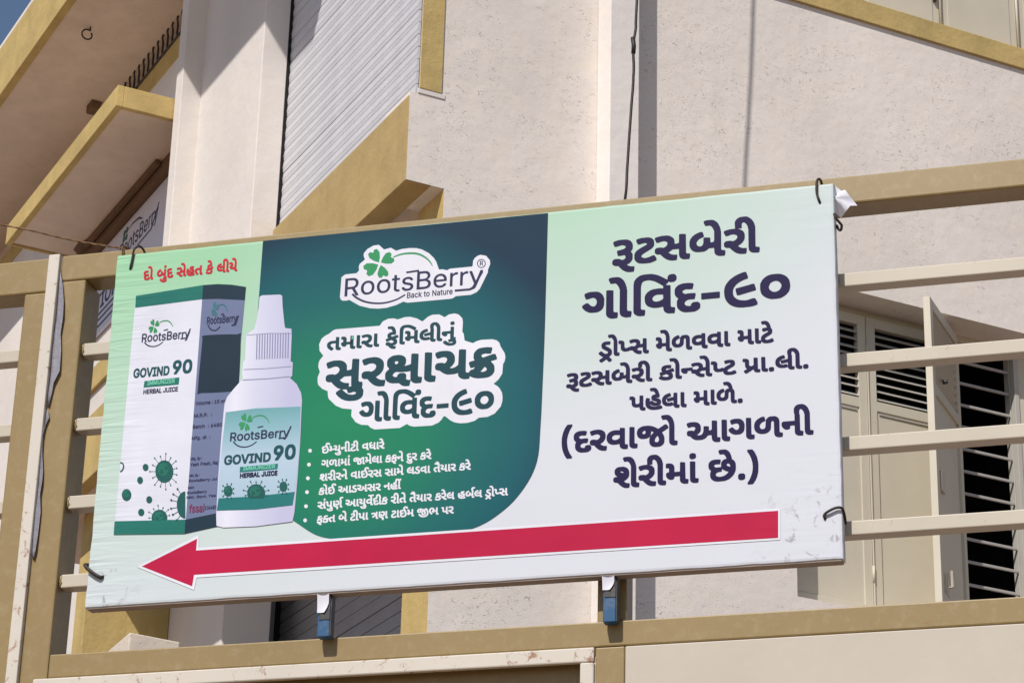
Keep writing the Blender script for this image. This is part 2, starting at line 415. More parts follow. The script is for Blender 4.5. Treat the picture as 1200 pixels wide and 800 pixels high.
hb('cover_strip', 6.0000, 6.0055, WS - 0.011, WS - 0.0045, 4.93, 6.265, 'leaf', 0.001)
part('latch', MB().tube([(0.36, 0.030, 0.09), (0.36, 0.048, 0.09), (0.36, 0.048, 0.16)], 0.006, 6).box(0.345, 0.375, 0.0302, 0.034, 0.05, 0.15), 'bar', ol, smooth=False)
part('pale_plate', MB().box(0.345, 0.405, 0.0185, 0.034, 0.50, 0.585), 'bar', ol)  # small cream plate on the inner face of the leaf
part('knob', MB().tube([(0.30, 0.03, 1.02), (0.30, 0.05, 1.02)], 0.010, 8), 'iron', ol)
lf4 = leaf(0.285, H, slats=9); place(lf4, 6.806, WS - 0.004, 4.92)
# grille rods across the open bay
rod = MB().box(0, 0.299, 0, 0.010, 0, 0.013).mesh('rod', 0.002); rod.materials.append(M['grille'])
gr = hb('window_grille', 6.472, 6.482, WS + 0.061, WS + 0.072, 4.93, 6.27, 'grille')
for i in range(13):
    r = link('rod', rod, None, gr); r.location = (6.474 - BO[0], WS + 0.024 - BO[1], 4.945 + i * 0.1026)
# panels above the ledge
for k in range(6):
    u = 5.56 + 0.4405 * k + (0 if k < 2 else 0.0)
    pn = hb('upper_leaf', u, u + 0.434, WA + 0.092, WA + 0.12, 7.765, 9.34, 'leaf', 0.002)
    part('leaf_panel', MB().box(u + 0.04 - BO[0], u + 0.394 - BO[0], WA + 0.088 - BO[1], WA + 0.0915 - BO[1], 7.80, 9.2), 'leaf', pn, 0.001)
    part('hinge', MB().tube([(u - 0.003 - BO[0], WA + 0.086 - BO[1], 7.78), (u - 0.003 - BO[0], WA + 0.086 - BO[1], 8.3)], 0.007, 6), 'leaf', pn, smooth=True)
hb('upper_bolt', 6.40, 6.412, WA + 0.075, WA + 0.091, 7.93, 8.2, 'iron', 0.002)

# plastered stub in front of the ochre wall
LO = (3.04, 9.3, 3.0)
lump = thing('plastered_stub', 'pale pebble-dashed plaster block below the banner, in front of the ochre wall', 'pillar', YB, LO)
m_ = MB(); m_.v = [(0, 0, 0), (.212, 0.0, 0), (.212, .26, 0), (0, .26, 0), (0, 0, 1.55), (.206, .004, 1.545), (.214, .27, 1.535), (-0.004, .27, 1.535)]
m_.f = [(0, 3, 2, 1), (4, 5, 6, 7), (0, 1, 5, 4), (2, 3, 7, 6), (0, 4, 7, 3), (1, 2, 6, 5)]
part('plaster_body', m_, 'lump', lump, 0.006)
part('footing', MB().box(-0.03, 0.22, -0.03, 0.3, -3.0, 0.0), 'lump', lump, 0.01)

# ------------------------------------------------ shop sign on the back wall under the canopy
SO = ((QU - 0.004) * KS, 12.27 * KS, kz(6.985))
signb = thing('wall_sign', 'white sign with a dark logo print on the shaded wall under the ochre canopy', 'sign', YB, SO)
ms = Mat('sign_white', 0.5, 0.4); ms.color(lin((214, 212, 226))); ms.bump(ms.noise(9, 3), 0.2, 0.004)
part('sign_sheet', MB().box(-0.012, 0, -1.25, 0, 0, 0.502), ms.m, signb, 0.001)

# ------------------------------------------------ hanging cable in front of the pilaster
cw = 8.508 - 0.60
cpts = [(4.56, 8.95), (4.535, 8.4), (4.495, 7.8), (4.449, 7.012), (4.444, 6.88), (4.433, 6.80), (4.436, 6.70), (4.432, 6.60), (4.420, 6.42), (4.412, 6.28), (4.404, 6.13)]
cpath = [(a, cw, b) for a, b in cpts] + [(4.42, cw + 0.08, 6.00), (4.50, cw + 0.25, 5.95), (4.60, cw + 0.42, 5.97), (4.66, cw + 0.487, 6.0)]
cab = part('hanging_cable', MB().tube([(p.x - 4.4, p.y - cw + random.uniform(-.001, .001), p.z - 5.7) for p in smooth_path(cpath, 5)], 0.0056, 8)
           .tube([(4.431 - 4.4, 0, 6.835 - 5.7), (4.436 - 4.4, 0, 6.80 - 5.7), (4.434 - 4.4, 0, 6.765 - 5.7)], 0.009, 8), 'cable', None, smooth=True)
cab.location = to_world(YB, (4.4, cw, 5.7)); cab.rotation_euler = (0, 0, YB)
cab['label'] = 'black cable with a knot hanging down in front of the pilaster'; cab['category'] = 'cable'

# ================================================================== the gate
G = 4.806                       # plane of the gate front
GOR = (-2.40, G, 0.05)
gate = thing('main_gate', 'khaki steel gate leaf with cream bars that carries the big banner', 'gate', YG, GOR)
def gb(name, x0, x1, y0, y1, z0, z1, mat, bevel=0.002, label=None, parent=None, org=None):
    return box(name, x0, x1, G + y0, G + y1, z0, z1, mat, parent or gate, org or GOR, bevel, label)
XR = 1.35
gb('top_rail', -2.4325, XR, 0, 0.068, 4.008, 4.070, 'rail', 0.004)
gb('stile', -2.4325, -2.370, 0.0, 0.082, 0.05, 4.007, 'rail', 0.004)
gb('stile', XR - 0.062, XR, 0.0, 0.095, 0.05, 4.007, 'rail', 0.004)
gb('middle_rail', -2.369, XR - 0.063, 0.0, 0.066, 3.104, 3.155, 'rail', 0.003)
gb('mid_post', -1.209, -1.150, 0.012, 0.066, 3.156, 4.007, 'rail', 0.003)
gb('mid_post', -1.209, -1.150, 0.0005, 0.066, 0.12, 3.103, 'rail', 0.003)
gb('mid_post', 0.10, 0.159, 0.012, 0.066, 3.156, 4.007, 'rail', 0.003)
gb('bottom_rail', -2.369, XR - 0.063, 0.0, 0.066, 0.05, 0.118, 'rail', 0.003)
for z in (3.302, 3.477, 3.654, 3.829):
    gb('bar', -2.366, -1.211, 0.011, 0.046, z, z + 0.0295, 'bar', 0.0025)
    gb('bar', -1.148, 0.098, 0.011, 0.046, z, z + 0.0295, 'bar', 0.0025)
    gb('bar', 0.161, XR - 0.064, 0.011, 0.046, z, z + 0.0295, 'bar', 0.0025)
# peeling cream frame with a recessed khaki panel at the left, plain cream sheet at the right
gb('panel_frame', -2.400, -1.2105, -0.004, 0.010, 3.0735, 3.1035, 'rusty', 0.003)
gb('panel_frame', -1.2385, -1.2105, -0.004, 0.010, 0.13, 3.073, 'rusty', 0.003)
gb('panel_frame', -2.369, -2.343, -0.004, 0.010, 0.13, 3.073, 'rusty', 0.003)
gb('panel_sheet', -2.342, -1.239, 0.030, 0.034, 0.12, 3.103, 'rail', 0.0)
gb('panel_sheet', -1.1485, 1.28, -0.003, 0.006, 0.12, 3.1015, 'panel', 0.002)
# weld beads where the bars meet the posts
wb = MB().tube([(0, 0, 0), (0.003, -0.0015, 0.008), (0.0, 0, 0.015), (0.002, -0.001, 0.0235)], lambda t: 0.0028 + 0.0012 * math.sin(t * 9), 6).mesh('weld', smooth=True); wb.materials.append(M['rail'])
for x_ in (-2.3675, -1.2105, -1.1485, 0.0985, 0.1615, XR - 0.0655):
    for z_ in (3.302, 3.477, 3.654, 3.829):
        w_ = link('weld', wb, None, gate); w_.location = (x_ - GOR[0], 0.0125, z_ + 0.002 - GOR[2])
# torn strip of film between the meeting strip and the stile
def film(name, L, R, lab):
    mb = MB(); n = len(L); k = 5
    for i in range(n):
        for j in range(k):
            t = j / (k - 1); x = L[i][0] * (1 - t) + R[i][0] * t; z = L[i][1] * (1 - t) + R[i][1] * t
            y = -0.002 - 0.005 * t ** 2 - 0.0015 * math.sin(i * 1.7 + t * 3)
            mb.v.append((x - GOR[0], y, z - GOR[2]))
    for i in range(n - 1):
        for j in range(k - 1):
            a = i * k + j; mb.f.append((a, a + 1, a + k + 1, a + k))
    me = mb.mesh(name); bm = bmesh.new(); bm.from_mesh(me)
    bmesh.ops.solidify(bm, geom=bm.faces, thickness=0.0008); bm.to_mesh(me); bm.free()
    for p in me.polygons: p.use_smooth = True
    link(name, me, M['film'], gate, label=lab)
F1L = [(-2.4316, 4.0321), (-2.4309, 3.9948), (-2.4309, 3.9578), (-2.4308, 3.923), (-2.4306, 3.8803), (-2.4305, 3.8398), (-2.4306, 3.7915), (-2.4308, 3.7636), (-2.4305, 3.7416), (-2.4303, 3.7098)]
F1R = [(-2.4287, 4.0235), (-2.4217, 3.9939), (-2.4149, 3.9563), (-2.412, 3.9212), (-2.4146, 3.8788), (-2.4095, 3.8379), (-2.4073, 3.7895), (-2.4186, 3.7625), (-2.4214, 3.7408), (-2.4262, 3.7095)]
F2L = [(-2.4305, 3.7019), (-2.4306, 3.6841), (-2.4316, 3.6645), (-2.4332, 3.641), (-2.4345, 3.6059), (-2.434, 3.563), (-2.4338, 3.5378), (-2.4333, 3.5088), (-2.4333, 3.4704), (-2.4332, 3.4226), (-2.4321, 3.3846), (-2.4291, 3.3655)]
F2R = [(-2.4274, 3.7016), (-2.4226, 3.6834), (-2.4296, 3.6643), (-2.4330, 3.641), (-2.4305, 3.6056), (-2.424, 3.5622), (-2.4224, 3.5369), (-2.4244, 3.5081), (-2.4198, 3.4694), (-2.4203, 3.4217), (-2.4213, 3.3838), (-2.4242, 3.3651)]
film('torn_film', F1L, F1R, 'torn grey film bulging out beside the cream strip')
film('torn_film', F2L, F2R, 'narrow lower tatter of grey film')

# second leaf at the left, with the cream meeting strip
LOR = (-3.9, G, 0.05)
left = thing('side_gate', 'narrow khaki gate leaf left of the cream meeting strip', 'gate', YG, LOR)
def lb(name, x0, x1, y0, y1, z0, z1, mat, bevel=0.002): return box(name, x0, x1, G + y0, G + y1, z0, z1, mat, left, LOR, bevel)
lb('top_rail', -3.9, -2.4605, 0, 0.068, 3.986, 4.068, 'rail', 0.004)
lb('stile', -2.514, -2.4605, 0.0, 0.095, 0.05, 3.985, 'rail', 0.004)
lb('stile', -3.9, -3.84, 0.0, 0.095, 0.05, 3.985, 'rail', 0.004)
lb('middle_rail', -3.839, -2.515, 0, 0.066, 3.104, 3.155, 'rail', 0.003)
lb('bottom_rail', -3.839, -2.515, 0, 0.066, 0.05, 0.118, 'rail', 0.003)
lb('panel_sheet', -3.839, -2.515, 0.02, 0.026, 0.119, 3.103, 'panel', 0.001)
for z in (3.302, 3.477, 3.654, 3.829):
    lb('bar', -3.838, -2.516, 0.011, 0.046, z, z + 0.0295, 'bar', 0.0025)
lb('meeting_strip', -2.4600, -2.4335, -0.010, 0.004, 0.05, 4.071, 'rusty', 0.002)
# twisted rope from the canopy side to the gate rail
rp = [(-3.231, 5.7, 4.691), (-2.993, 5.5, 4.542), (-2.793, 5.33, 4.419), (-2.617, 5.17, 4.303), (-2.464, 5.02, 4.202), (-2.346, 4.9, 4.125), (-2.294, 4.845, 4.09), (-2.286, 4.80, 4.074), (-2.284, 4.800, 4.05)]
rps = smooth_path(rp, 14); o0 = Vector(rp[-2])
m_ = MB()
for ph in (0.0, math.pi):
    m_.tube([tuple(p - o0 + Vector((0, 0.0011 * math.sin(i * 0.62 + ph), 0.0011 * math.cos(i * 0.62 + ph)))) for i, p in enumerate(rps)], 0.0016, 6)
rope = part('rope', m_, 'rope', None, smooth=True)
rope.location = to_world(YG, o0); rope.rotation_euler = (0, 0, YG)
rope['label'] = 'thin twisted brown rope running down from the left to the top of the gate'; rope['category'] = 'rope'

# ------------------------------------------------------------------ print on the banner: letter outlines, lines of text, shapes
GLYPHS = {
'gદો': (732, '*6)R*4)T*0)T*.)V*))W)z)_)p)j)k)v)j*&)j*9)k*@)q*K)p*M)f*X)a*b)_*m)`+()c+1)j+:)q+@)|+E*0+H*H+H*T+F*^+D*a+A*a+5*_+3*]+$*[*}*M*}*=+$*6+#*.*y*+*w*+*r*,*m*/*i*9*c*D*e*X*e*g*d*i*c*k*`*k*T*i*P*g*D*e*@*O*A*F*@*=*<*9*8*6*2*5*.*6*&*9)|*=)x*D)v*M)t*S)v*T*#*W*)*^*-*b*/*t*/*{*++&)|+&)j+$)d*y)]*p)V*g)R*T)Q +C)U+<)X+5)_+0)f+-)o+,+G+*+O*}+a*t+l*m+o*X+n*V+p*P,)*P,2*R,4*U,6*b,8*y,8+$,6+/,2+7,++>+|+E+n+H+h+H+c+J+a+M+S+O+P+O+E+P+A+Q*&+R)z+U)x+f)u+g)s+g)h+e)W+c)T+N)S'),
'gબું': (734, '*{(l*m(p*g(s*T)%*I)/*@);*>)=*>)F*@)I*O)T*Z)U*p)@+$)6+*)4+7)2+>)3+G)7+I);+G)>+>)A+,)=*|)=*z)?*v)K*s)O*s)Z*t)]+()c+1)d+.)k+-)r+-*3*k*3*e*,*^*&*V)}*M)z*.)z)z*$)p*,)f*9)a*E)_*T)`*j)c*w)i+))o+0)z+:*-+A*=+H*H+G*J+F*N+8*P+4*P+)*N+%*@*z*4*r*,*e***Y*+*R*0*I*4*E*=*C*F*F*I*I*K*N*N*[*N*w*O*y*R*{*^*{*r*w*s*u*s*_*u*Y*w*W*{*V+$*W++*[+-*a+.+F+1+H+<+H+N+E+Q+A+Q*(+S){+U)x+d)v+g)t+h)i+f)V+l)K+m)D+m)-+j)$+d(w+[(q+S(m+G(j+>(j+*(j +7+Z+1+^+*+f+)+x+*+}+/,)+5,-+I,-+P,(+U+z+T+f+P+`+I+Z'),
'gદ': (467, '*6)R*4)T*0)T*.)V*))W)z)_)p)j)k)v)j*&)j*9)k*@)q*K)p*M)f*X)a*b)_*m)`+()c+1)j+:)q+@)|+E*0+H*H+H*T+F*^+D*a+A*a+5*_+3*]+$*[*}*M*}*=+$*6+#*.*y*+*w*+*r*,*m*/*i*9*c*D*e*X*e*g*d*i*c*k*`*k*T*i*P*g*D*e*@*O*A*F*@*=*<*9*8*6*2*5*.*6*&*9)|*=)x*D)v*M)t*S)v*T*#*W*)*^*-*b*/*t*/*{*++&)|+&)j+$)d*y)]*p)V*g)R*T)Q'),
'gસે': (711, '*R)U*B)]*7)f*,)q)x*))k**)f*+)`*0)[*4)Z*9)Z*I)^*M)b*R)f*T)m*U)}*U*.*Q*0*R*9*V*>*[*B*d*D*k*C*r*?*y*7*}*0+$)}*})p*x)d*x)b*{)^+.)Z+1)Z+<)^+?)f+C)x+G*>+G*L+D*Y+<*d+1*i+%*j*g*l*f*q*e+#*h+&*k+&+G+$+J+$+N*z+]*s+h*j+o*_+n*R+n*P+q*L,#*J,&*J,2*N,5*[,8*u,7*y,7+),3+4,)+>+s+A+j+C+h+C+d+E+a+G+S+I+Q+I+G+K+A+L*&+O)y+`)v+b)t+b)h+`)V+])S+C)T+<)U+4)Z+-)b+))j+&)x+&*@+%*B*_*B*R*8*I*2*H*0*R*&*Y)|*e)x*u)w*w)v*x)t*x)h*u)U*s)S*_)S'),
'gહ': (633, '*K)R*@)U*<)U*&)`)r)n)i)z)d*+)`*=)`*Z)d*r)k+$)m+%)x+$*0*w*2*t*2*i*,*V*.*T*=*^*G*^*I*]*T*O*a*G*e*G*g*E*s*F*v*H*t*M*g*T*a*V*R*]*J*b*D*i*@*p*>*t*>+,*@+3*G+=*N+B*T+E*a+G*u+G+1+E+4+C+5+A+5+7+1+$+/*}*{*}*n+$*h*}+(*r+1*l+8*g+>*^+A*T+A*=+?*6+8*.+.*&+#)}*s)|*[)}*T*#*G***<*2*.*?*-*=*1*4*:*)*D)|*T)v*c)t*s)u+-)z+8*#+C*#+E)|+N)j+N)_+E)Y+/)S*n)Q'),
'gત': (572, '*v)U*o)W*i)]*c)d*`)l*_)x*_*R*]*T*H*T*;*R*2*O*,*I***B*.*7*7*,*J)t*L)q*L)h*J)g*;)V*2)V*0)W)q)o)e*&)a*0)_*9)_*M)`*V)f*c)q*l)|*s*0*v*]*w*_*y*_+E*b+H*m+H+$+E+(+C+)*&+,)y+<)v+>)t+<)W+<)U+9)S*})S'),
'gકે': (511, '*))R)o)Y)Z)g)W)j)W)s)d*))f*+)h*,)q*,)|*#*.)x*;)u*B)t*M)v*R)y*U)|*V*&*R*/*K*6*@*>*>*>)v*1)t*/)h*/)f*/)d*2)^*D)^*M)_*P)v*X)p*e)n*m)n+()o+,)t+5)|+>**+C*4+G*D+H*G+I*F+O*A+[*<+f*7+l*0+o)v+n)t+p)o,#)m,%)m,2)q,6)x,7*;,8*D,6*M,1*T,**Z+|*c+n*f+c*h+a*h+[*j+Y*j+S*l+P*l+E*m+A*m+5*k+1*j+$*h*}*g*|*[*|*K+$*D+#*>*{*;*y*:*t*;*p*B*i*F*h*n*v*p*x*{*y+#*w+-*e+-*Z+-*X+**V*n*O*k*M*u*B*y*;*|*0*|)s*y)j*r)a*k)Z*d)U*V)Q*;)Q'),
'gલી': (916, '+/)U+()X*{)_*w)e*t)j*r)v*r*P*H*H*F*F*9*F*7*I*4*W*2*[*2*e*3*g*6*i*r*u*r+C*t+G*o+L*n+Y*n+o*q+z*y,,+*,4+5,8+L,8+S,7+Y,4+g,)+s+r+z+a,#+Q,$+G,%*&,))y,8)v,;)t,;)h,9)U,6)S,#)S+q)U+f)]+^)h+[)o+Z)x+Z+A+Y+C+Y+G+U+U+P+a+G+l+E+n+A+o+<+l+9+d+8+J+5+H+)+G+:+E+<+C+=*&+>)z+A)x+P)u+R)t+R)h+O)U+N)T+<)S *9)o*))s)x)y)o*&)f*2)a*>)_*I)_*^)a*n)g*{)k+()q+/*#+:*4+B*:+C*=+E*B+E*F+H*R+H*U+E*X+5*Z+3*Z+(*X+%*T+$*R*}*M*}*K*{*F*{*B*x*9*s*3*n*+*`***X*+*M*/*D*2*@*9*;*B*8*K*7*^*<*h*;*j*9*p*,*r*)*r)x*q)v*m)t*`)p*R)n'),
'gયે': (594, '*z)U*o)]*g)f*d)o*d*$*a*$*Q)|*8)}*1*#*%*()w*.)l*9)e*C)_*P)_*[)`*^)p*d)w*h)|*l*#*r)}*y)y*|)p+$)^+$)[+()Y+3)W+8)W+C)[+F)e+H*%+G*/+E*<+=*B+8*F+1*I+%*I*e*B*V*6*K*8*I*C*E*L*F*U*I*]*M*a*P*c*T*d+G*b+N*Y+a*Q+l*J+o*6+n*4+p*-,)*-,2*/,4*4,6*?,8*S,8*],6*f,2*n,+*v+|*}+o+#+j+$+h+%+d+(+a+*+S+,+Q+,+G+.+A+.*&+0)z+2)x+B)u+C)t+C)h+A)U+@)T++)S'),
'gરૂ': (448, '*R)#*G))*8)4*0)=){)Q)m)R)f)U)`)Z)Z)b)[)t)`)z)f*$)k*%*$*$*5)v*:)v*E)}*H*,*F*5*B*<*0*9)}*9){*9)x*<)v*I)t*N)u*Y)v*[*,*_*<*c*@*e*F*j*H*n*H*s*F*w*B*{*5+$***})t*x)i*x)g*y)b+-)`+1)`+;)b+?)m+C){+G*.+H*E+G*R+E*Y+A*c+;*i+1*m+)*o*w*n*c*l*[*d*P*m*@*n*:*n)x*k)p*d)d*Y)Z*P)V*O)S*V)M*_)H*j)E*u)E*w)D*x)A*x)6*u)#*s(|*_(|'),
'gટ': (451, '**)S)x)V)o)])i)d)c)l)`)x)`*2)a*;)g*H)o*Q*$*^*D*p*H*t*I*y*G*|*<+$*0*})}*y)t*y)q*{)l+/)j+1)j+<)m+@)r+B*,+G*K+G*V+E*a+@*e+=*k+5*n+/*p*r*n*g*i*^*a*T*2*6*.*1*+*)*,*#*0)z*9)u*@)t*G)u*T)x*e*%*p*&*s*#*|)l*|)a*p)Y*[)R*N)Q*9)Q'),
'gસ': (711, '*R)U*B)]*7)f*,)q)x*))k**)f*+)`*0)[*4)Z*9)Z*I)^*M)b*R)f*T)m*U)}*U*.*Q*0*R*9*V*>*[*B*d*D*k*C*r*?*y*7*}*0+$)}*})p*x)d*x)b*{)^+.)Z+1)Z+<)`+@)i+C)}+G*>+G*E+F*P+B*[+:*d+1*i+%*j*g*l*f*q*e+#*h+&*k+&+C+)+G+++H+6+H+H+E+K+C+K+A+L*&+O)y+`)v+b)t+b)h+_)U+])S+C)T+<)U+4)Z+-)b+))j+&)x+&*@+%*B*_*B*R*8*I*2*H*0*R*&*Y)|*e)x*u)w*w)v*x)t*x)h*u)U*s)S*_)S'),
'gબે': (734, '+C)U+7)]+/)h+.)o+,*3*k*3*`*(*R){*B)z*+){)x*%)n*.)g*7)a*D)_*M)_*i)c*w)f*})n+/)z+:*.+B*=+H*H+G*K+E*N+8*P+3*P+**O+&*@*z*7*u*-*i***`***X*+*R*0*I*4*E*=*C*D*E*I*I*N*X*N*w*O*y*R*{*^*{*p*x*r*w*s*u*s*^*u*X*w*W*{*V++*[+-*c+-+G+++J+++N*}+a*y+h*t+l*p+o*k+o*e+n*W+o*R,#*P,&*P,2*R,4*V,6*b,8*w,8+$,7+/,2+7,++?+|+F+o+F+j+H+h+I+d+K+a+M+S+O+Q+O+G+Q+A+Q*&+S)z+U)y+e)v+g)t+h)h+e)U+c)S+P)S'),
'gરી': (710, '*R)U*B)]*7)f*,)q)x*))k**)f*+)`*0)[*4)Z*9)Z*I)^*M)b*R)i*U){*U*(*T*.*P*0*Q*:*U*A*[*E*c*G*k*F*r*B*x*>*{*5+$*.+$)}+#)p*x)d*x)b*{)^+.)Z+1)Z+<)`+@)p+E)}+G*:+H*G+G*I+E*R+B*]+<*d+5*j+-*n*y*n*e*l*V*e*I*`*B*W*:*H*0*R*&*Y)|*e)x*u)w*w)v*x)t*x)h*u)U*s)S*_)S +=)U+6)X+/)_+*)f+()m+&)z+&+A+$+C+$+G+#+J*|+U*w+a*n+l*j+n*e+n*a+j*_+d*_+L*_+I*[+H*>+H*;+L*:+j*:+q*=+z*B,)*F,.*L,2*T,7*c,8*s,8*y,7+(,2+1,*+:+z+A+m+F+a+K+J+K*&+M)z+O)y+_)v+a)t+b)h+_)U+])S+J)S'),
'gગો': (919, '+/)U+%)Z*{)_*u)h*s)o*s+C*s+E*u+G*w+H+)+H+++G+;+E+<+C+=*&+?)z+A)x+O)v+R)t+S)h+P)U+O)T+;)S +t)U+k)Y+d)_+`)f+])m+[)z+[+G+Y+J+Y+N+Q+a+J+k+C+o+8+n+/+n+-+o+(+|+$,&+$,2++,6+6,8+J,8+S,7+],3+f,,+n+|+s+s+v+j+x+h+x+d+z+a+z+Z,#+Q,#+G,%+A,%*&,*)y,9)v,<)t,<)h,9)U,7)S+z)S *,*&)x**)p*/)f*6)_*>)V*I)V*R)X*U)i*a)t*a*$*S*+*M*3*J*:*K*?*P*C*X*E*e*B*p*>*y*7*}*3+$*.+$*$*})t*y)j*y)h*{)d+-)b+1)b+<)d+@)i+B)x+G*(+H*@+G*L+D*T+?*[+8*c+/*h*{*j*r*i*P*f*B*c*<*^*4*T*-*L*)*E*&'),
'gવિં': (842, '*&)U)x)Z)o)d)l)j)k)v)k+Y)n+o)w,#*),/*4,5*9,5*;,7*X,8*k,7*{,2+1,++E+x+Y+i+]+h+^+z+a,#+f,)+j,++z,,,&,),+,#,/+x,/+f,++_,#+X+z+W+j+W+d+[+a+[+a+W+S+J+Y+G+j+E+l+C+m*)+o)z+q)x,#)v,()t,()h,%)U,#)S+|)S+d)T+])V+U)Z+N)b+J)j+G*%+?*#+3)|*{)|*n*#*]*,*V*0*O*9*K*@*H*K*G*e*K*s*T+%*c+1*r+6+3+8+E+6+G+6+H+8+G+G+E+G+1+W*z+d*m+j*^+o*T+o*D+l*@+j*<+f*8+]*5+G*5*&*7)z*9)x*F)v*J)t*J)h*H)U*D)S*2)S *{*F+(*E+3*F+<*J+E*P+H*T+G*m+/*o+(*o*y*k*s*g*n*^*n*T*r*K'),
'g-': (468, ')l*:)k*<)j*>)j*])l*_*g*_*j*]*j*>*i*<*g*:'),
'g૯': (661, '*P)R*J)S*G)T*:)X*,)a)y)l)n)|)h*/)d*?)b*])d*m)h*})o+0){+A*/+M*<+W*S+c*Y+e*]+g*b+g*f+j*q+j*t+g*y+T*{+P*{+D*x+B*h+=*Z+7*L+.*A+#*6*m*6*h*3*d*2*Q*4*C*8*8*A*-*L*$*W){*h)x*o)x*z)y+6*%+B*$+C*#+M)h+M)^+M)[+H)X+=)T++)Q*c)P *G*@*D*C*@*U*?*X*?*f*A*h+/*x+2*z+=*z+@*x+D*f+F*b+F*U+D*S*U*A*S*@'),
'g૦': (661, '*=)t*-){){**)p*7)k*C)h*R)h*h)h*s)l+#)s+2){+;*,+D*8+J*H+M*Z+M*i+L*t+I+&+B+0+;+7+2+?+#+B*l+C*Y+@*G+>*@+9*7+0*,+&*#*t)v*i)s*])r*H)r *L*@*V*?*_*A*d*D*i*G*n*N*s*Y*t*a*s*h*n*s*i*y*b+#*X+%*O+$*H*|*A*x*<*q*7*c*7*[*;*N*D*E'),
'gડ્રો': (746, ')j(v)])+)^)7*+)R)t)[)b)l)U){)V*,)j*9)v*8*$*,*.)}*4)y*@)t*I)u*P)x*S*#*T*(*R*0*M*6*)*O)z*W)u*_)q*h)p*m)p+))r+-)u+4)|+=*0+E*7+G*D+H*[+G*i+E*m+B*m+7*k+4*i+&*g+#*[*}*I+$*?*|*=*z*<*x*=*s*@*p*`*Z*k*P*u*F*y*=*{*6*{*/*{)t*z)p*r)b*i)Y*`)T*`)R*{)0*z)$*i(s*^(t*F)7*D)6)x(t)m(s +L)T+C)V+:)]+4)e+1)n+0+F+.+O+,+Q+)+[+#+d*w+m*n+o*^+n*Z+p*S,(*T,3*X,6*e,8*{,8+(,7+1,3+9,,+A+}+I+n+L+c+N+`+P+Q+R+O+R+F+T+B+T*%+W)x+h)v+j)t+j)g+h)V+f)S'),
'gપ્સ': (1099, '+[)U+M)[+B)d+6)o+&*(+$*)*t*)*m*,*^*$*S)}*:)|*-*$)z*.)p*9)n*@)l*F)k*n)i*y)c*|)W*})U+%)U+1)W+C)Y+E)[+E)u+D*%+?*/+8*3+1*5+**5*^*7*R*;*I*F*E*Q*H*]*N*f*O*m*T*q*U+,*U+7*Q+C*X+H*^+K*e+L*n+I*v+E*{+>+#+7+$+.+#*v*x*m*x*k*y*f+-*c+1*c+<*i+@*{+F+.+H+G+G+R+E+Y+B+c+<+l+1+q+%+r*g+u*e+y*e,-*h,/*k,/+E,4+H,?+H,A+G,Q+E,S+A,T*&,U)z,X)x,f)v,j)t,j)h,g)U,d)S,N)S,F)U,<)Z,4)d,0)m,/*B+p*B+g*B+e*B+[*9+Q*2+P*0+Z*&+e){+n)x,$)v,%)t,%)h+})U+|)S+y)S+e)S'),
'gમે': (594, '*{)U*n)]*f)h*d)t*d*4*c*7*@*7*>*,*9*#*2)z*#)z)x)|)n*))f*3)a*;)a*M)c*R)j*X)s*Y)u*[)u*n)s*y)l*|)a*})_+%)_+1)a+A)d+E)x+E*)+C*2+>*8+8*<+1*>+**@*Y*b*Y*d*[*d+G*b+J*b+N*`+Q*_+U*Y+a*R+k*K+o*6+n*4+o*0+|*-,&*-,2*0,5*3,6*@,8*T,8*Z,7*e,3*m,,*v+|*{+s+#+j+$+h+%+d+(+a+(+]+,+Q+,+E+.+A+/*&+1)y+7)w+A)v+C)t+C)h+A)U+>)S+,)S'),
'gળ': (750, '+G)U+A)X+:)^+4)f+2)m+1)v+0*k+.*w+**{+$*|*{*y*x*r*w*k*v*K*t*;*l*.*a*$*R)x*D)w*.)x)x*$)m*.)f*8)a*D)_*M)_*c)a*p)b*r)c*w)i+()s+4*,+A*2+C*4+E*9+E*<+G*H+G*K+E*N+8*P+3*P+(*H*}*@*z*4*r*,*e***[*,*P*0*F*6*B*@*@*H*C*N*I*Q*V*S+**X+4*b+=*i+B*p+D+1+E+7+D+>+B+E+=+K+8+R+-+U*y+U*&+W)z+Y)x+j)u+k)t+l)h+i)U+h)T+S)S'),
'gવ': (577, '*w)U*k)[*c)f*`)o*_*$*^*%*O)}*9)|*0)}*#*%)s*,)j*4)c*@)_*K)_*`)a*n)e*w)n+()z+1*.+6*=+8*O+8*^+6*`+8*`+E*b+H*p+G+$+E+)+C+**.++*$+,)z+3)w+<)v+?)t+?)h+=)U+<)T+:)S+()S *8*F*@*E*H*F*R*I*[*P*`*T*`*k*^*m*R*m*D*o*6*l*0*g*,*c***X***V*.*M*2*I'),
'gવા': (842, '*w)U*k)[*c)f*`)o*_*$*^*%*O)}*9)|*0)}*#*%)s*,)j*4)c*@)_*K)_*`)a*n)e*w)n+()z+1*.+6*=+8*O+8*^+6*`+8*`+E*b+H*p+G+$+E+)+C+**.++*$+,)z+3)w+<)v+?)t+?)h+=)U+<)T+:)S+()S +_)U+W)Y+P)_+J)h+H)o+H+C+H+E+L+H+W+H+j+E+l+C+m*&+o)z+q)x,%)v,()t,()f,%)U,#)S+h)S *8*F*@*E*H*F*R*I*[*P*`*T*`*k*^*m*R*m*D*o*6*l*0*g*,*c***X***V*.*M*2*I'),
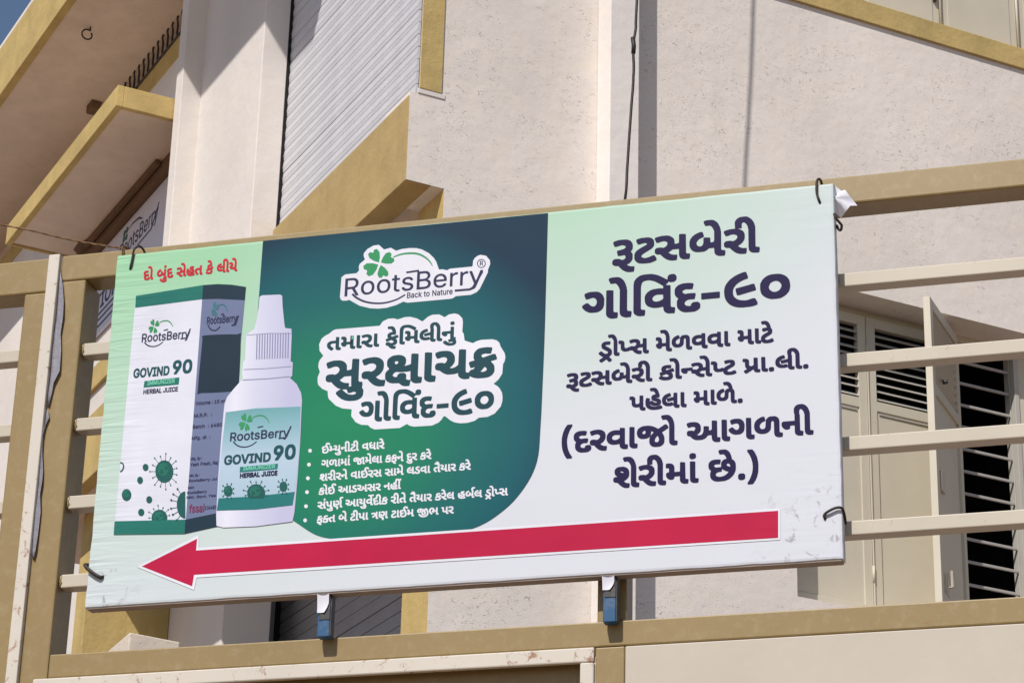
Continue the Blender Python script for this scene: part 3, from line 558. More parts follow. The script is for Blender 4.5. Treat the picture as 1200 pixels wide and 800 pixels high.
'gમા': (859, '*{)U*n)]*f)h*d)t*d*4*c*7*@*7*=*)*9*#*2)z)|)z)x)|)n*))f*3)a*>)a*O)h*W)l*Y)s*Y)u*[)u*k)t*u)s*y)q*{)a*})_+%)_+1)a+A)d+E)x+E*)+C*2+>*8+8*=+/*?*}*?*[*@*Y*B*Y*b*Y*d*[*e+F*g+H*r+H+*+E+-+C+/*&+1)y+7)w+A)v+C)t+C)h+A)U+>)S+,)S +c)U+[)X+T)_+N)h+M)o+L+C+L+E+P+H+[+H+_+G+n+E+q+C+q*&+s)z+u)x,))v,-)t,-)h,*)U,))T+q)S'),
'gટે': (451, '**)S)x)V)o)])i)d)c)l)`)x)`*2)a*;)g*H)o*Q*$*^*D*p*H*t*I*y*G*|*>+$*0*})}*y)t*y)q*{)l+/)j+1)k+>)r+B)}+F*<+H*=+I*=+N*8+[*.+k*&+o)m+n)k+n)i+q)e,#)c,%)c,2)d,4)h,6)t,8*,,8*7,7*B,1*M,%*V+s*X+j*Z+h*[+c*]+a*`+S*b+P*b+E*`+A*e+=*k+5*n+/*o+**o*k*n*f*i*^*c*V*[*P*B*A*2*6*-*0*+*)*,*#*0)z*5)w*B)t*T)x*e*%*p*&*s*#*|)l*})d*{)`*p)Y*a)S*G)Q*2)Q'),
'gકો': (776, '*))R)o)Y)X)h)W)s)f*+)q*,)|*#*.)x*B)t*M)v*R)y*U)|*V*&*S*.*P*2*@*>*>*>)v*1)t*/)h*/)f*0)`*@)^*B)^*M)_*P)v*X)n*i)n*{)o+,)t+5)x+:*$+@*/+E*9+G*M+H*c+F*i+E*m+C*m+A*m+7*j+$*h*}*g*|*[*|*K+$*D+#*=*{*;*y*:*t*>*m*D*h*F*h*n*v*p*x*{*y+#*w+-*e+-*X+**V*n*O*k*M*v*@*{*4*|)v*z)l*v)f*p)^*g)W*^)S*T)Q*I)Q*4)Q +N)U+E)Y+@)_+;)f+8)l+7)z+7+G+5+N+.+a+%+l*y+o*e+n*c+o*^+}*[,%*Z,2*`,6*n,8+(,8+/,7+8,3+A,,+I+|+N+s+S+h+T+c+U+a+U+[+W+Y+X+S+Y+P+Y+G+[+A+]*&+_)y+f)w+o)v+q)u+r)s+r)h+o)U+l)S+Y)S'),
'gન્સે': (1063, '+R)U+E)[+6)f++)q*x*(*i***_*/*Y*7*Z*K*X*L*:*L*9*;*5*4*/*0)w*0)q*2)e*<)[*I)Y*P)Y*c)[*g)`*k)h*o*d*o*f*n*h*k*i*V*}*U+,*Q+3*S+=*[+B*e+C*n+B*r+>*y+9*|+.+$+$+#*o*x*d*x*b*y*]+-*Y+1*Y+<*]+?*q+F+$+H+7+H+E+F+T+?+`+5+e+-+i*y+j*f+n*e+r*e,$*i,%*k,%+G+y+]+r+h+l+m+e+o+^+n+R+n+Q+o+K,#+I,&+I,2+M,6+[,8+u,7+|,6,(,2,3,),<+t,@+j,B+h,B+d,D+a,F+S,H+Q,I+E,J+A,K*&,L)z,N)x,])v,a)t,a)h,_)W,^)U,Z)S,F)S,<)U,4)Z,+)d,&)m,%*B+g*B+^*B+[*B+R*9+H*2+G*0+Q*&+[){+e)x+v)v+w)t+w)h+t)U+r)S+p)S+[)S'),
'gપ્ટ': (839, '+3)R+0)S+&)V*{)Y*q)d*k)l*j)q*f*(*]*$*S)}*6)}*-*$*%*))v*2)o*=)l*F)k*m)i*y)h*z)c*|)W*})U+$)U+1)W+B)Y+E)p+E)z+C*(+>*/+7*3+1*5+**5*Z*7*R*;*H*F*E*Q*H*]*N*f*N*i*M*k*G*m*E*s*M*}*V+0*`+G*l+P*t+Q*y+P*|+E+$+9+#+,*y*{*y*y*{*r+3*r+<*s+>*v+A+&+E+7+H+T+G+`+E+e+C+p+:+u+2+w+*+x*m+u*d+n*Y+f*R+G*?+9*5+5*0+4*&+6)|+9)y+@)v+I)t+R)u+^)y+n*&+y*%,*)l,*)a+t)W+c)R+P)Q'),
'gપ્રા': (833, ')n)R)b)d)a)f)a)o)c)r*$*))u*2)n*@)k*P)k*p)i*y)c*|)W*})U+%)U+1)W+C)Y+E)[+E)u+D*%+?*/+8*3+1*5+**5*^*7*R*;*I*?*F*F*E*O*G*V*J*Z*M*]*R*]+E*`+G*m+H*o+G+$+E+&+A+(*&+))z+,)x+9)v+=)t+=)h+;)U+7)S*x)T*s)U*k)Z*d)a*`)h*^)o*])|)|)R)p)Q +^)U+T)Y+M)`+H)h+F)q+E+C+F+E+I+H+T+H+g+E+j+C+k*&+n)y,#)v,%)t,%)h,#)U+|)S+e)S'),
'g.': (268, ')t)Q)m)V)i)^)h)p)j)w)n*#)v*(*.*(*2*&*:){*=)t*=)b*<)[*7)T*0)P)x)O'),
'gપ': (568, '*t)U*i)[*a)f*^)o*]*$*O)|*:)|*2*#*#**)t*4)n*>)l*F)k*n)i*y)c*|)W*})U+%)U+1)W+A)Y+E)p+E)z+C*(+>*/+8*3+1*5+**5*^*7*R*;*I*?*F*F*E*O*G*V*J*Z*M*]*R*]+E*`+G*m+H*o+G+$+E+&+C+(*&+))z+,)x+;)u+=)t+=)h+;)U+9)T+$)S'),
'gહે': (633, '*K)R*@)U*<)U*9)W*5)X*.)[)w)h)m)s)d**)a*6)`*V)b*k)h*|)k+$)m+%)v+%*0*w*2*t*2*i*,*V*.*T*=*^*G*^*I*]*T*O*a*G*e*G*g*E*l*E*s*F*v*H*u*L*s*N*g*T*V*Z*K*b*B*k*>*t*?+/*@+3*D+:*I+?*R+D*[+G*e+G*f+I*c+U*^+a*T+l*N+o*9+n*7+p*2,#*0,%*0,2*5,6*<,7*T,8*a,6*n,/*y+|+%+n+)+c+++a+++[+-+Y+.+S+/+P+/+G+4+C+5+A+4+5+3+3+1+$+/*}+-*}*{*}*n+$*h*}+-*o+:*e+?*]+A*T+A*=+<*2+2*)+(*#*s)|*a)}*T*#*A*.*8*4*.*?*-*=*/*9*5*/*=*&*D)|*T)v*c)t*s)u+-)z+8*#+C*#+E)|+N)j+N)a+N)_+J)[+/)S*n)Q'),
'gલા': (916, '+/)U+()X*{)_*w)e*t)j*r)v*r*P*H*H*F*F*;*F*7*I*4*W*2*[*2*e*4*i*q*u*r*w*r+E*w+H+(+H+*+G+:+E+<+C+=*&+>)z+A)x+N)v+R)t+R)h+O)U+N)T+<)S +s)U+j)Y+c)`+^)h+[)q+Z+C+Z+E+_+H+j+H+|+E,$+C,%*&,))y,8)v,;)t,;)h,9)U,6)S+z)S *9)o*))s)x)y)o*&)f*2)a*>)_*I)_*^)a*n)g*{)k+()q+/*#+:*4+B*:+C*=+E*B+E*F+H*R+H*U+E*X+5*Z+3*Z+(*X+%*T+$*R*}*M*}*K*{*F*{*B*x*9*s*3*n*+*`***X*+*M*/*D*2*@*9*;*B*8*K*7*^*<*h*;*j*9*p*,*r*)*r)x*q)v*m)t*`)p*R)n'),
'gળે': (750, '+G)U+A)X+:)^+4)f+2)m+1)v+0*k+.*w+**{+$*|*{*y*x*r*w*k*v*K*t*;*k*-*e*&*Z){*R)x*H)w*.)x*&)z)x*$)o*,)h*4)b*@)_*M)_*T)_*c)a*p)b*r)c*w)i+()s+4*,+A*2+C*4+E*9+E*<+G*H+G*K+E*N+8*P+3*P+(*H*}*@*z*4*r*,*e***[*,*P*0*F*6*B*=*@*B*A*H*C*L*F*Q*R*S+**V+1*[+8*e+?*m+D*y+E*{+G*y+J*x+N*v+Q*v+U*p+a*i+k*b+o*M+n*K+o*F+|*D,&*D,2*H,6*V,8*m,8*y,4+*,,+5+x+<+h+<+d+>+a+>+]+@+Y+C+N+C+E+@+A+K+8+R+-+U*y+U*&+W)z+Y)x+j)u+k)t+l)h+i)U+h)T+S)S'),
'g(': (354, '*1)**))5)y)G)s)Y)q)[)p)c)n)f)m)n)k)p)j)z)i)|)f*:)e*O)e*k)g+&)i+))i+0)k+5)k+;)m+@)n+G)p+K)q+P)s+T)u+[*#+n*0,%*4,(*Q,(*S,%*T,#*S+u*K+g*B+T*7+3*1*m*0*V*3*6*4*2*5*(*6*%*7)z*9)u*9)p*E)P*T)7*T).*S),*Q)*'),
'gર': (445, '*R)U*B)]*7)f*,)q)x*))k**)f*+)`*0)[*4)Z*9)Z*I)^*M)b*R)i*U){*U*(*T*.*P*0*Q*:*U*A*[*E*c*G*k*F*r*B*x*>*{*5+$*.+$)}+#)p*x)d*x)b*{)^+.)Z+1)Z+<)`+@)p+E)}+G*:+H*G+F*R+B*]+<*d+5*j+-*n*y*n*e*l*V*e*I*`*B*W*:*H*0*R*&*Y)|*e)x*u)w*w)v*x)t*x)h*u)U*s)S*_)S'),
'gજો': (1087, '*v)S*m)W*f)]*])h*W)v*W*0*Y*B*_*M*i*[*w*k*i*u*f*v*d*t*c*`*`*T*V*H*L*B*?*>*+*>)z*?)l*F)d*O)_*X)[*g)[*w)^+$)`+,)e+3)k+:)z+C*-+G*D+H*V+G*m+A+&+7+;+)+g+G+r+H+v+E,&+5,%+*+T*g+b*M+f*=+f)z+e)s+a)h+Y)_+T)Z+K)T+E)R+,)Q ,C)U,:)Y,5)_,0)f,-)l,,)z,,+G,*+I,*+N,(+P,(+U+|+a+u+k+n+o+Y+n+W+o+R+|+O,%+O,2+Q,4+T,6+c,8+u,8,#,7,-,3,6,,,>+|,C+s,H+h,H+c,J+a,J+[,L+Y,M+S,N+P,N+G,P+A,P*&,S)y,Z)w,d)v,f)t,g)h,d)U,a)S,J)S +.)v+3)u+9)w+<)z+@*)+@*0+>*=+7*M+5*N+.*F+(*=+#*0*}*)+%)z+))w *1*b*6*b*:*e*>*m*=*w*:*}*8+$*.*{***w*(*r*&*m*)*g*-*c'),
'gઆ': (1148, '+i)U+])]+W)d+T)j+R)v+Q*3+9*3+7*2+0*&+))z*|)u*q)p*f)n*L)n*<)q*2)v*#*&)t*5)l*6)b*;)^*A)]*F)]*T)a*[)g*a)n*a*%*a*/*[*6*`*9*e*=*p*9*y*6*|*1+#**+$){+#)p*z)e*z)[+3)[+?)b+C)p+G*#+H*8+G*>+F*J+B*P+?*W+8*]+1*a+(*c*r*b*^*^*T*W*K*N*C*F*>*H*;*U*6*[*7*f*:*j*>*o*D*t*T*u*w*u*y*x*{+)*{+;*x+=*w+?*u+?*^+@*X+B*W+F*V+K*X+P*[+R*`+R+E+V+H+b+H+d+G+t+E+v+C+w+A+x*&+y)z+{)x,1)v,3)t,3)f,0)U,.)S+r)S ,R)U,L)X,E)^,@)d,<)m,;)z,;+C,;+E,>+H,J+H,]+E,`+C,a*&,c)y,j)w,s)v,v)t,v)h,s)T,q)S,c)S'),
'gગ': (654, '+/)U+%)Z*{)_*u)h*s)o*s+C*s+E*u+G*w+H+)+H+++G+;+E+<+C+=*&+?)z+A)x+O)v+R)t+S)h+P)U+O)T+;)S *,*&)x**)p*/)f*6)_*>)V*I)V*R)X*U)i*a)t*a*$*S*+*M*3*J*:*K*?*P*C*X*E*e*B*p*>*y*7*}*3+$*.+$*$*})t*y)j*y)h*{)d+-)b+1)b+<)d+@)i+B)x+G*(+H*@+G*L+D*T+?*[+8*c+/*h*{*j*r*i*P*f*B*c*<*^*4*T*-*L*)*E*&'),
'gની': (811, '*o)U*i)X*b)]*])d*X)j*W)x*W*K*V*L*:*L*9*;*4*3*-*0)u*0)h*9)^*F)Y*P)Y*c)^*j)e*o*V*o*W*p*W+C*Y+G*T+L*S+Y*S+o*V+z*_,-*k,5*v,8+3,8+8,6+@,3+L,)+V+v+[+l+^+d+`+a+e+J+e*&+g)z+j)x+y)u+{)t+{)h+x)U+w)T+g)S+Y)T+Q)W+H)_+B)i+@)z+@+A+?+C+?+G+=+J+=+N+;+Q+;+U+6+a+.+k+)+n+$+n*{+j*x+a*x+J*v+H*g+G*x+E*{+C*|*&+$)y+5)v+7)t+7)h+5)U+3)S*{)S'),
'gશે': (677, '*N)U*A)]*6)f*+)q)y*&)n*()g**)a*.)[*4)[*F)`*N)i*S)|*T)y*U)p*])g*i)e*p)d+()e+/)l+:)t+B*%+F*C+G*P+C*Z+>*b+8*h+/*l+%*n*u*n*e*m*[*k*R*h*K*`*@*U*7*J*0*J*.*S*$*Z)z*c)x*o)w*q)u*r)h*o)U*m)S*W)S +7)U+-)Y+&)_*{)h*y)q*y+G*w+J*w+N*o+a*j+h*f+l*a+o*U+n*L+n*I+o*D,#*B,&*B,2*H,6*S,8*h,8*q,7*z,3+),++0+|+7+o+8+j+:+h+:+d+<+a+?+S+@+Q+A+G+C+A+C*&+F)y+V)v+X)t+X)h+V)U+T)S+B)S *D*p*F*p*G*r*E*w*A*{*8+$*1*}*0*{*1*x*3*v'),
'gમાં': (859, '*{)U*n)]*f)h*d)t*d*4*c*7*@*7*=*)*9*#*2)z)|)z)x)|)n*))f*3)a*>)a*O)h*W)l*Y)s*Y)u*[)u*k)t*u)s*y)q*{)a*})_+%)_+1)a+A)d+E)x+E*)+C*2+>*8+8*=+/*?*}*?*[*@*Y*B*Y*b*Y*d*[*e+F*g+H*r+H+*+E+-+C+/*&+1)y+7)w+A)v+C)t+C)h+A)U+>)S+,)S +c)U+[)X+T)_+N)h+M)o+L+C+L+E+P+H+[+H+_+G+n+E+q+C+q*&+s)z+u)x,))v,-)t,-)h,*)U,))T+q)S +S+[+L+a+I+h+I+z+I+}+N,)+U,.+j,-+q,(+u+|+v+j+u+f+o+_+h+Z+W+Y'),
'gછે': (738, '*9)R*6)T*2)T*+)W)z)_)q)j)l)s)j*&)j*;)p*K)p*M)f*X)a*b)_*p)`+*)d+3)i+:)q+A)z+E*0+H*F+G*R+F*V+C*V+A*V+5*T+3*R+#*O*}*6+#*.*{***t*.*k*6*d*X*e*Y+**]+3*b+:*i+A*r+F*{+G*}+I*|+N*u+a*p+i*k+m*e+o*Z+n*O+n*N+q*I,#*H,%*H,2*K,5*R,7*i,8*w,7+$,3+,,.+8+z+=+n+>+j+@+h+@+c+B+a+B+[+F+P+F+C+S+9+]+*+`*{+a*m+a*T+_*B+W*0+M)x+>)h+/)]+$)Y*})W*y)V*w)T*i)R*K)Q *E)v*O)t*Z)u*k)y*x*&+$*-+-*6+0*=*{*C*m*K*a*V*`*X*]*D*Z*B*F*@*=*<*7*6*4*.*6*&*;){ +4*e+:*c+<*e+:*m+7*w+4*{+1*}+,+#+(*}+#*w+$*p+**j'),
'g)': (354, ')e)*)c).)c)7)l)E)u)X*%)z*+*=*,*V***v*(*{*(+&*%+,*$+3)}+7)}+;)q+[)c+u)c,#)e,()g,(**,(*3+w*=+e*?+^*A+[*C+R*E+P*F+K*I+E*I+@*K+9*O*}*Q*f*P*6*N)|*K)u*K)p*I)j*I)e*G)c*F)[*=)G*2)3**)*'),
'gરા': (710, '*R)U*B)]*7)f*,)q)x*))k**)f*+)`*0)[*4)Z*9)Z*I)^*M)b*R)i*U){*U*(*T*.*P*0*Q*:*U*A*[*E*c*G*k*F*r*B*x*>*{*5+$*.+$)}+#)p*x)d*x)b*{)^+.)Z+1)Z+<)`+@)p+E)}+G*:+H*G+F*R+B*]+<*d+5*j+-*n*y*n*e*l*V*e*I*`*B*W*:*H*0*R*&*Y)|*e)x*u)w*w)v*x)t*x)h*u)U*s)S*_)S +=)U+6)Y+/)_+))h+&)o+&+C+&+E+++H+6+H+H+E+J+C+K*&+M)z+O)x+_)v+a)t+a)f+_)U+])S+F)S'),
'gફે': (511, '*L)(*A)-*7)4*,)?)x)R)p)T)i)X)b)_)_)f)`)x)d*#)k*(*$*(*.)}*7)v*B)t*P)w*T){*U*$*T*,*Q*0*@*>*<*=)v*1)r*/)i*/)e*0)`*@)^*B)^*N)`*P)t*W)w*Y)p*e)n*n)n+))o+-)t+5)}+>*.+E*5+G*H+H*F+O*E+Q*B+Z*8+k*0+o)v+n)t+o)o+})m,&)m,0)m,2)o,5)t,7*$,8*>,7*E,5*N,0*U,**^+x*c+m*j+X*j+S*l+O*l+C*m+A*m+6*l+3*i+#*e*|*[*|*I+$*@*}*<*z*:*w*:*s*=*n*E*h*n*v*q*x*|*y+#*w+-*e+-*Y++*V*k*N*l*L*v*@*{*5*|*,*|)v*|)r*y)k*s)a*j)Y*_)S*R)Q*Q)O*[)K*o)H*p)F*p);*m))*j)&*T)&'),
'gમિ': (859, '*&)U)z)X)s)_)n)f)k)o)j+S)l+f)n+o)t+z){,)*),/*4,5*D,8*[,8*k,7*{,2+<,#+N+r+`+d+a+W+S+I+_+G+o+E+q+C+r*&+s)z+v)x,))v,-)t,-)h,+)U,&)S+h)T+^)W+U)_+P)f+M)o+L*7+(*7+(*.+%*(*{)|*u)z*g)z*c){*V*)*N*2*I*>*I*M*K*R*P*V*T*Y*[*Y*^*[*^*n*[*y*T*|*K*}*G+%*G+1*I+A*K+D*X+E*g+D*u+?*{+8+%+1+&+*+(*[+**Y+J*Y+L*[+L+G+E+G+/+Y*r+h*g+l*T+o*D+l*@+j*<+f*8+]*5+G*5*&*7)z*9)x*F)v*J)t*J)h*H)U*D)S*2)S'),
'gનું': (546, '*L(k*8(r*%)#)t)/)j)<)i)F)l)J)|)U*+)U*.)S*A)?*P)6*Z)3*b)2*m)4*r)6*s)9*s)=*q)?*i)A*X)=*L)=*J)?*F)L*C)O*C)Z*E)^*O)a*Z)d*X)m*W)t*V*L*:*L*:*<*7*7*4*3*-*0)u*0)n*4)h*:)]*G)Y*P)Y*c)[*g)a*l)h*o*V*o*W*q*X+F*Z+H*f+H*x+E*{+D*|+A*}*$+$)y+,)w+5)v+7)t+7)i+6)V+;)M+=)F+>)2+<))+8(|+0(t+&(n*v(k*k(j *b+Z*Y+`*T+f*S+x*T+}*X,(*_,-*d,.*t,.*{,)+$+}+%+v+%+f*{+`*t+Z'),
'gસુ': (711, '*u(l*g(p*T(z*E).*9)=*8)F*:)I*I)T*Q)V*B)]*7)f*,)q)x*))m*))f*+)`*0)[*5)Z*I)b*R)f*T)m*U)}*U*.*Q*0*R*7*U*>*[*A*a*D*j*D*n*@*w*;*|*3+$*$+#)p*x)d*x)b*y)^+.)Z+1)[+=)`+@)p+E*$+H*>+G*E+F*P+B*[+;*d+1*i+%*j*g*l*e*q*e+#*h+%*j+&*l+(+F+++H+6+H+H+E+J+C+K+A+L*(+O)y+`)v+a)t+b)f+`)V+f)K+h)D+g)-+e)&+_(w+U(q+M(m+A(j+8(j+#(j +))4+1)2+?)5+B)9+C)=+A)>+8)B+%)=*w)=*t)?*p)K*l)S*W)S*b)H*n)=*y)6 *w)b*w)a++)d+()k+()r+&*@+%*B*j*B*_*B*H*0*Q*(*Y)|*c)y*v)v*x)t*x)i'),
'gક્ષા': (982, '*c)J*Y)O*K)]**)_)x)c)m)j)c)v)a){)`**)`*@)e*I)r*W)r*Y)l*a)g*l)f+%)h+/)k+6)r+=*$+E*0+G*B+H*I+G*T+D*a+=*e+8*i+1*k+)*j*n*d*c*g*b*n*c*{*f+)*j+)+F+-+H+6+H+J+E+M+A+M*(+O){+Q)x+_)v+c)t+c)i+a)V+_)T+])S+H)S+A)T+:)W+3)]++)f++)i+&)M+%)I+#)H*n)H ,2)S,))U+x)[+p)d+m)m+l+C+l+F+o+H+z+H,2+E,5+C,6+A,6*$,9)y,@)w,I)v,K)t,L)i,I)V,G)S +%)k+()j+*)k+))v+(*A*s*?*V*?*D*A*<*C*2*>*-*7*+*3*.*,*2*)*>*%*A*(*A*.*D*3*K*9*P*;*c*:*i*6*o*.*o)v*n)r*o)p*y)k *9*n*<*n*C*u*D*y*B*}*<+%*5+#*3*|*2*y*3*u'),
'gચ': (660, '+2)U+()Z*z)c*u)l*u)v*s)y*h)v*_)u*H)u*>)v*6)z*,*$*#*,)t*5)i*7)`*=)]*D)]*T)b*])i*a){*a*(*`*/*[*6*`*9*e*=*p*9*y*6*|*1+#**+$){+#)p*z)e*z)[+3)[+?)^+A)g+D)p+G*#+H*8+G*>+F*J+B*S+<*Y+5*a+(*c*u*c*c*`*X*Z*P*S*G*J*@*S*=*_*?*h*C*r*K*t*P*u+E*x+H+)+H+;+E+>+C+?*&+B)y+Q)v+T)t+T)h+R)U+O)S+9)S'),
'gક્ર': (517, '*,)R)z)U)o)Y)X)h)W)s)d*))f*+)q*,)z*9)x*9)o*5)f*5)c*6)^*F)[*H)[*T)]*V)_*X)u*^)v*`)q*i)q*m)q*})r+,)y+7*)+A*2+E*>+G*V+H*k+E*p+C*q+A*q+5*o+3*m+$*k*}*i*|*^*|*P+$*I+#*@*{*>*y*=*t*@*m*F*j*p*w*u*y+%*x+(*w+,*i+/*e+.*X+-*W*p*R*l*O*y*@+#*4+$)x+#)o*y)f*u)`*n)Y*e)T*R)Q*7)Q *;)v*D)t*K)u*S)x*V)z*X)|*X*)*T*0*P*4*M*4'),
'gઈ': (634, '*9)R*/)U)|)^)t)f)m)q)j)|)j*4)k*@)p*K)p*M)f*X)a*b)_*p)_*})`+,)e+5)j+;)q+A)z+E*0+H*B+H*R+F*R+G*O+W*O+j*P+s*W,%*^,-*e,2*m,6*y,8+3,8+:,7+A,4+N,++Y+v+_+l+_+c+]+a+N+[+I+Y+>+Y+1+k+(+o*}+n*y+k*v+a*z+N+:*s+@*b+C*V+D*H+D*2+C*&+@)x+;)o+3)d+%)Y*w)U*r)T*p)S*`)Q*H)Q *I)v*O)t*^)u*i)z*p*$*v*.*y*4*z*;*y*H*w*R*o*g*Y+7*V+:*V+<*V+5*T+3*R+#*O*}*6+#*.*{***t*.*k*6*d*B*e*Z*e*_*b*_*V*]*D*Z*B*K*A*=*<*9*9*6*2*5*+*6*&*:)|*D)v'),
'gમ્યુ': (999, '+f(k+c(m+_(m+[(o+W(o+P(r+>)$+3)/+()=+&)F+*)J+:)U+C)U+F)S+Y)?+j)6+z)2,+)4,0)6,1)9,2)=,-)@,%)A+q)=+f)=+c)?+_)L+])O+[)Z+^)^+h)a+t)d+q)n+o*$+[)|+>*#+3*(+,*,+#*3*w*;*t*;*r*8*p*7*@*7*=***:*$*4){)|)z)v)})o*()h*0)c*7)a*>)a*N)c*R)j*X)s*Y)u*[)t*q)r*y)l*|)a*})_+%)_+1)a+A)d+E*#+D*.+A*8+8*<+1*>++*@*Y*i*Y*m*^+$*e+,*j+/*n+1*s+0*w+/*z+**}*}+$*k+$*i+%*d+8*d+A*d+C*g+F*p+H+,+H+7+G+A+C+I+=+N+8+S+1+V+%+V*j+T*a+N*V+C*L+D*I+G*H+S*E+[*F+f*J+n*P+p*T+q+F+s+H,#+H,6+E,9+C,:*(,=)y,D)w,M)v,O)t,P)i,N)V,S)M,V)F,V)-,S)&,M(w,D(q,;(l,)(j'),
'gટી': (716, '**)S)x)V)o)])i)d)c)l)`)x)`*2)a*;)g*H)o*Q*$*^*D*p*H*t*I*y*G*|*<+$*0*})}*y)t*y)r*z)l+/)j+1)k+>)r+B)}+F*<+H*>+I*<+L*;+Y*;+j*<+u*C,)*K,1*V,7*^,8*n,8*y,7+-,0+8,$+A+q+I+[+L+I+L*)+O)z+U)w+_)v+c)s+c)h+`)U+])S+H)S+?)U+8)X+1)_+*)j+()z+(+A+$+N+#+P*}+U*x+a*p+k*l+n*i+n*d+l*a+f*`+_*a+L*`+I*^+H*L+G*V+E*a+@*h+:*l+4*n+/*p+$*p*p*n*g*i*^*a*T*2*6*.*1*+*)*,*#*0)z*9)u*@)t*G)u*T)x*e*%*p*&*s*#*|)l*|)a*p)Y*[)R*N)Q*9)Q'),
'gધા': (871, '*})U*t)Z*m)b*i)h*g)s*^)p*R)o*2)p*&)t)z)x)s*$)l*-)i*7)i*>)i*M)l*X)d*e)`*k)_*u)_+-)`+1)g+<)o+E)x+K*0+S*;+R*=+Q*B+C*E+?*D+2*B+0*4++*-+%***y*.*r*0*q*R*q*V*q*Z*n*Z*c*V*O*T*M*B*N*;*L*6*I*4*B*6*>*;*9*B*7*H*7*T*:*^*>*c*B*g*F*g+E*i+G*w+H*y+G+/+E+0+C+1*&+3)z+5)x+E)u+F)t+G)h+D)U+C)T+/)S +h)U+_)Y+W)`+Q)h+O)q+O+C+O+E+S+H+_+H+q+E+t+C+t*&+x)y,-)v,0)t,0)h,-)U,+)S+n)S'),
'gરે': (445, '*R)U*B)]*7)f*,)q)x*))k**)f*+)`*0)Z*7)Z*I)^*M)b*R)i*U){*U*(*T*.*P*0*Q*:*U*A*[*E*c*G*k*D*w*@*z*:*}*0+$**+$)x*|)p*x)d*x)b*{)^+.)Z+1)Z+<)]+?)p+E)}+G*0+H*3+J*0+U*++a)}+l)v+o)b+n)`+p)Z,#)X,&)X,2)^,6)k,8**,7*7,2*?,+*I+x*P+h*Q+d*S+a*U+S*W+Q*W+E*T+A*]+<*d+5*j+-*l+%*n*r*n*`*l*V*i*P*d*F*[*>*H*0*R*&*Y)|*e)x*u)w*w)v*x)t*x)h*u)U*s)S*_)S'),
'gળા': (1015, '+G)U+A)X+:)^+4)f+2)m+1)v+0*k+.*w+**{+$*|*{*y*x*r*w*k*v*K*t*;*l*.*a*$*R)x*D)w*.)x)x*$)m*.)f*8)a*D)_*M)_*c)a*p)b*r)c*w)i+()s+4*,+A*2+C*4+E*9+E*<+G*H+G*K+E*N+8*P+3*P+(*H*}*@*z*4*r*,*e***[*,*P*0*F*6*B*@*@*H*C*N*I*Q*V*S+**X+4*b+=*i+B*p+D+1+E+7+D+>+B+E+=+K+8+R+-+U*y+U*&+W)z+Y)x+j)u+k)t+l)h+i)U+h)T+S)S ,2)U,))Y+|)`+v)h+t)q+t+C+t+E+x+H,)+H,;+E,>+C,>*&,B)y,Q)v,T)t,T)h,Q)U,O)S,8)S'),
'gજા': (1017, '*v)R*m)W*f)]*])h*W)v*W*0*X*=*]*H*f*W*w*i*v*k*d*w*d*e*b*Z*]*O*S*F*J*@*?*>*+*>)z*?)p*C)h*K)a*T)]*^)[*g)[*y)^+()e+3)p+>*#+E*2+H*L+G*_+E*b+C*f+C*i+B*n+A+)+5+;+(+`+<+w+H,(+H,<+D,>+A,?*),A)z,F)x,Q)v,T)s,T)h,R)U,N)S,<)S,1)U,%)]+w)h+u)s+t*p+t*t+r*v+U*e+_*R+f*=+f*&+e)s+c)l+^)d+Q)W+E)R+,)Q +.)v+3)u+9)w+<)z+@*)+@*0+>*=+7*L+4*K+**@+&*9*}*.*}*)+%)z+))w *1*b*6*b*:*e*>*m*=*w*:*}*8+$*.*{***w*(*r*&*m*)*g*-*c'),
'gક': (511, '*))R)o)Y)X)h)W)s)f*+)q*,)|*#*.)x*B)t*M)v*R)y*U)|*V*&*S*.*P*2*@*>*>*>)v*1)t*/)h*/)f*0)`*@)^*B)^*M)_*P)v*X)n*i)n*{)o+,)t+5)x+:*$+@*/+E*9+G*M+H*c+F*i+E*m+C*m+A*m+7*j+$*h*}*g*|*[*|*K+$*D+#*=*{*;*y*:*t*>*m*D*h*F*h*n*v*p*x*{*y+#*w+-*e+-*X+**V*n*O*k*M*v*@*{*4*|)v*z)l*v)f*p)^*g)W*^)S*T)Q*I)Q*4)Q'),
'gફ': (511, '*L)(*A)-*7)4*,)?)x)R)p)T)i)X)b)_)_)f)`)x)d*#)k*(*$*(*.)}*7)v*@)t*G)t*P)w*U)}*U*(*R*.*L*5*@*>*<*=)v*1)r*/)i*/)e*0)`*@)^*B)^*N)`*P)t*W)w*Y)p*e)n*n)n+))r+1)v+8*$+@*.+E*<+G*a+G*j+E*m+A*m+6*l+3*i+#*e*|*[*|*I+$*>*|*;*y*:*u*;*q*@*k*E*h*G*h*n*v*q*x*|*y+#*w+-*c+-*Y++*V*k*N*l*L*v*@*{*5*|*,*|)v*|)r*y)k*s)a*j)Y*_)S*R)Q*Q)O*[)K*o)H*p)F*p);*m))*j)&*T)&'),
'gને': (546, '*o)U*i)X*b)]*])d*X)j*W)x*W*I*V*L*:*L*9*;*5*4*-*0)z*0)s*1)h*9)a*B)Z*M)Y*`)Z*e)^*j)e*o*V*o*W*p*W+G*U+J*U+N*S+Q*R+U*J+f*D+m*?+o*4+n*++n*(+o*#+|){,&){,2*#,5*&,6*4,8*F,8*O,7*X,3*b,,*j+|*o+s*q+j*s+h*t+d*v+a*v+[*z+N*z+E*|+A*|*&+$)y+5)v+7)t+7)h+5)U+3)S*{)S'),
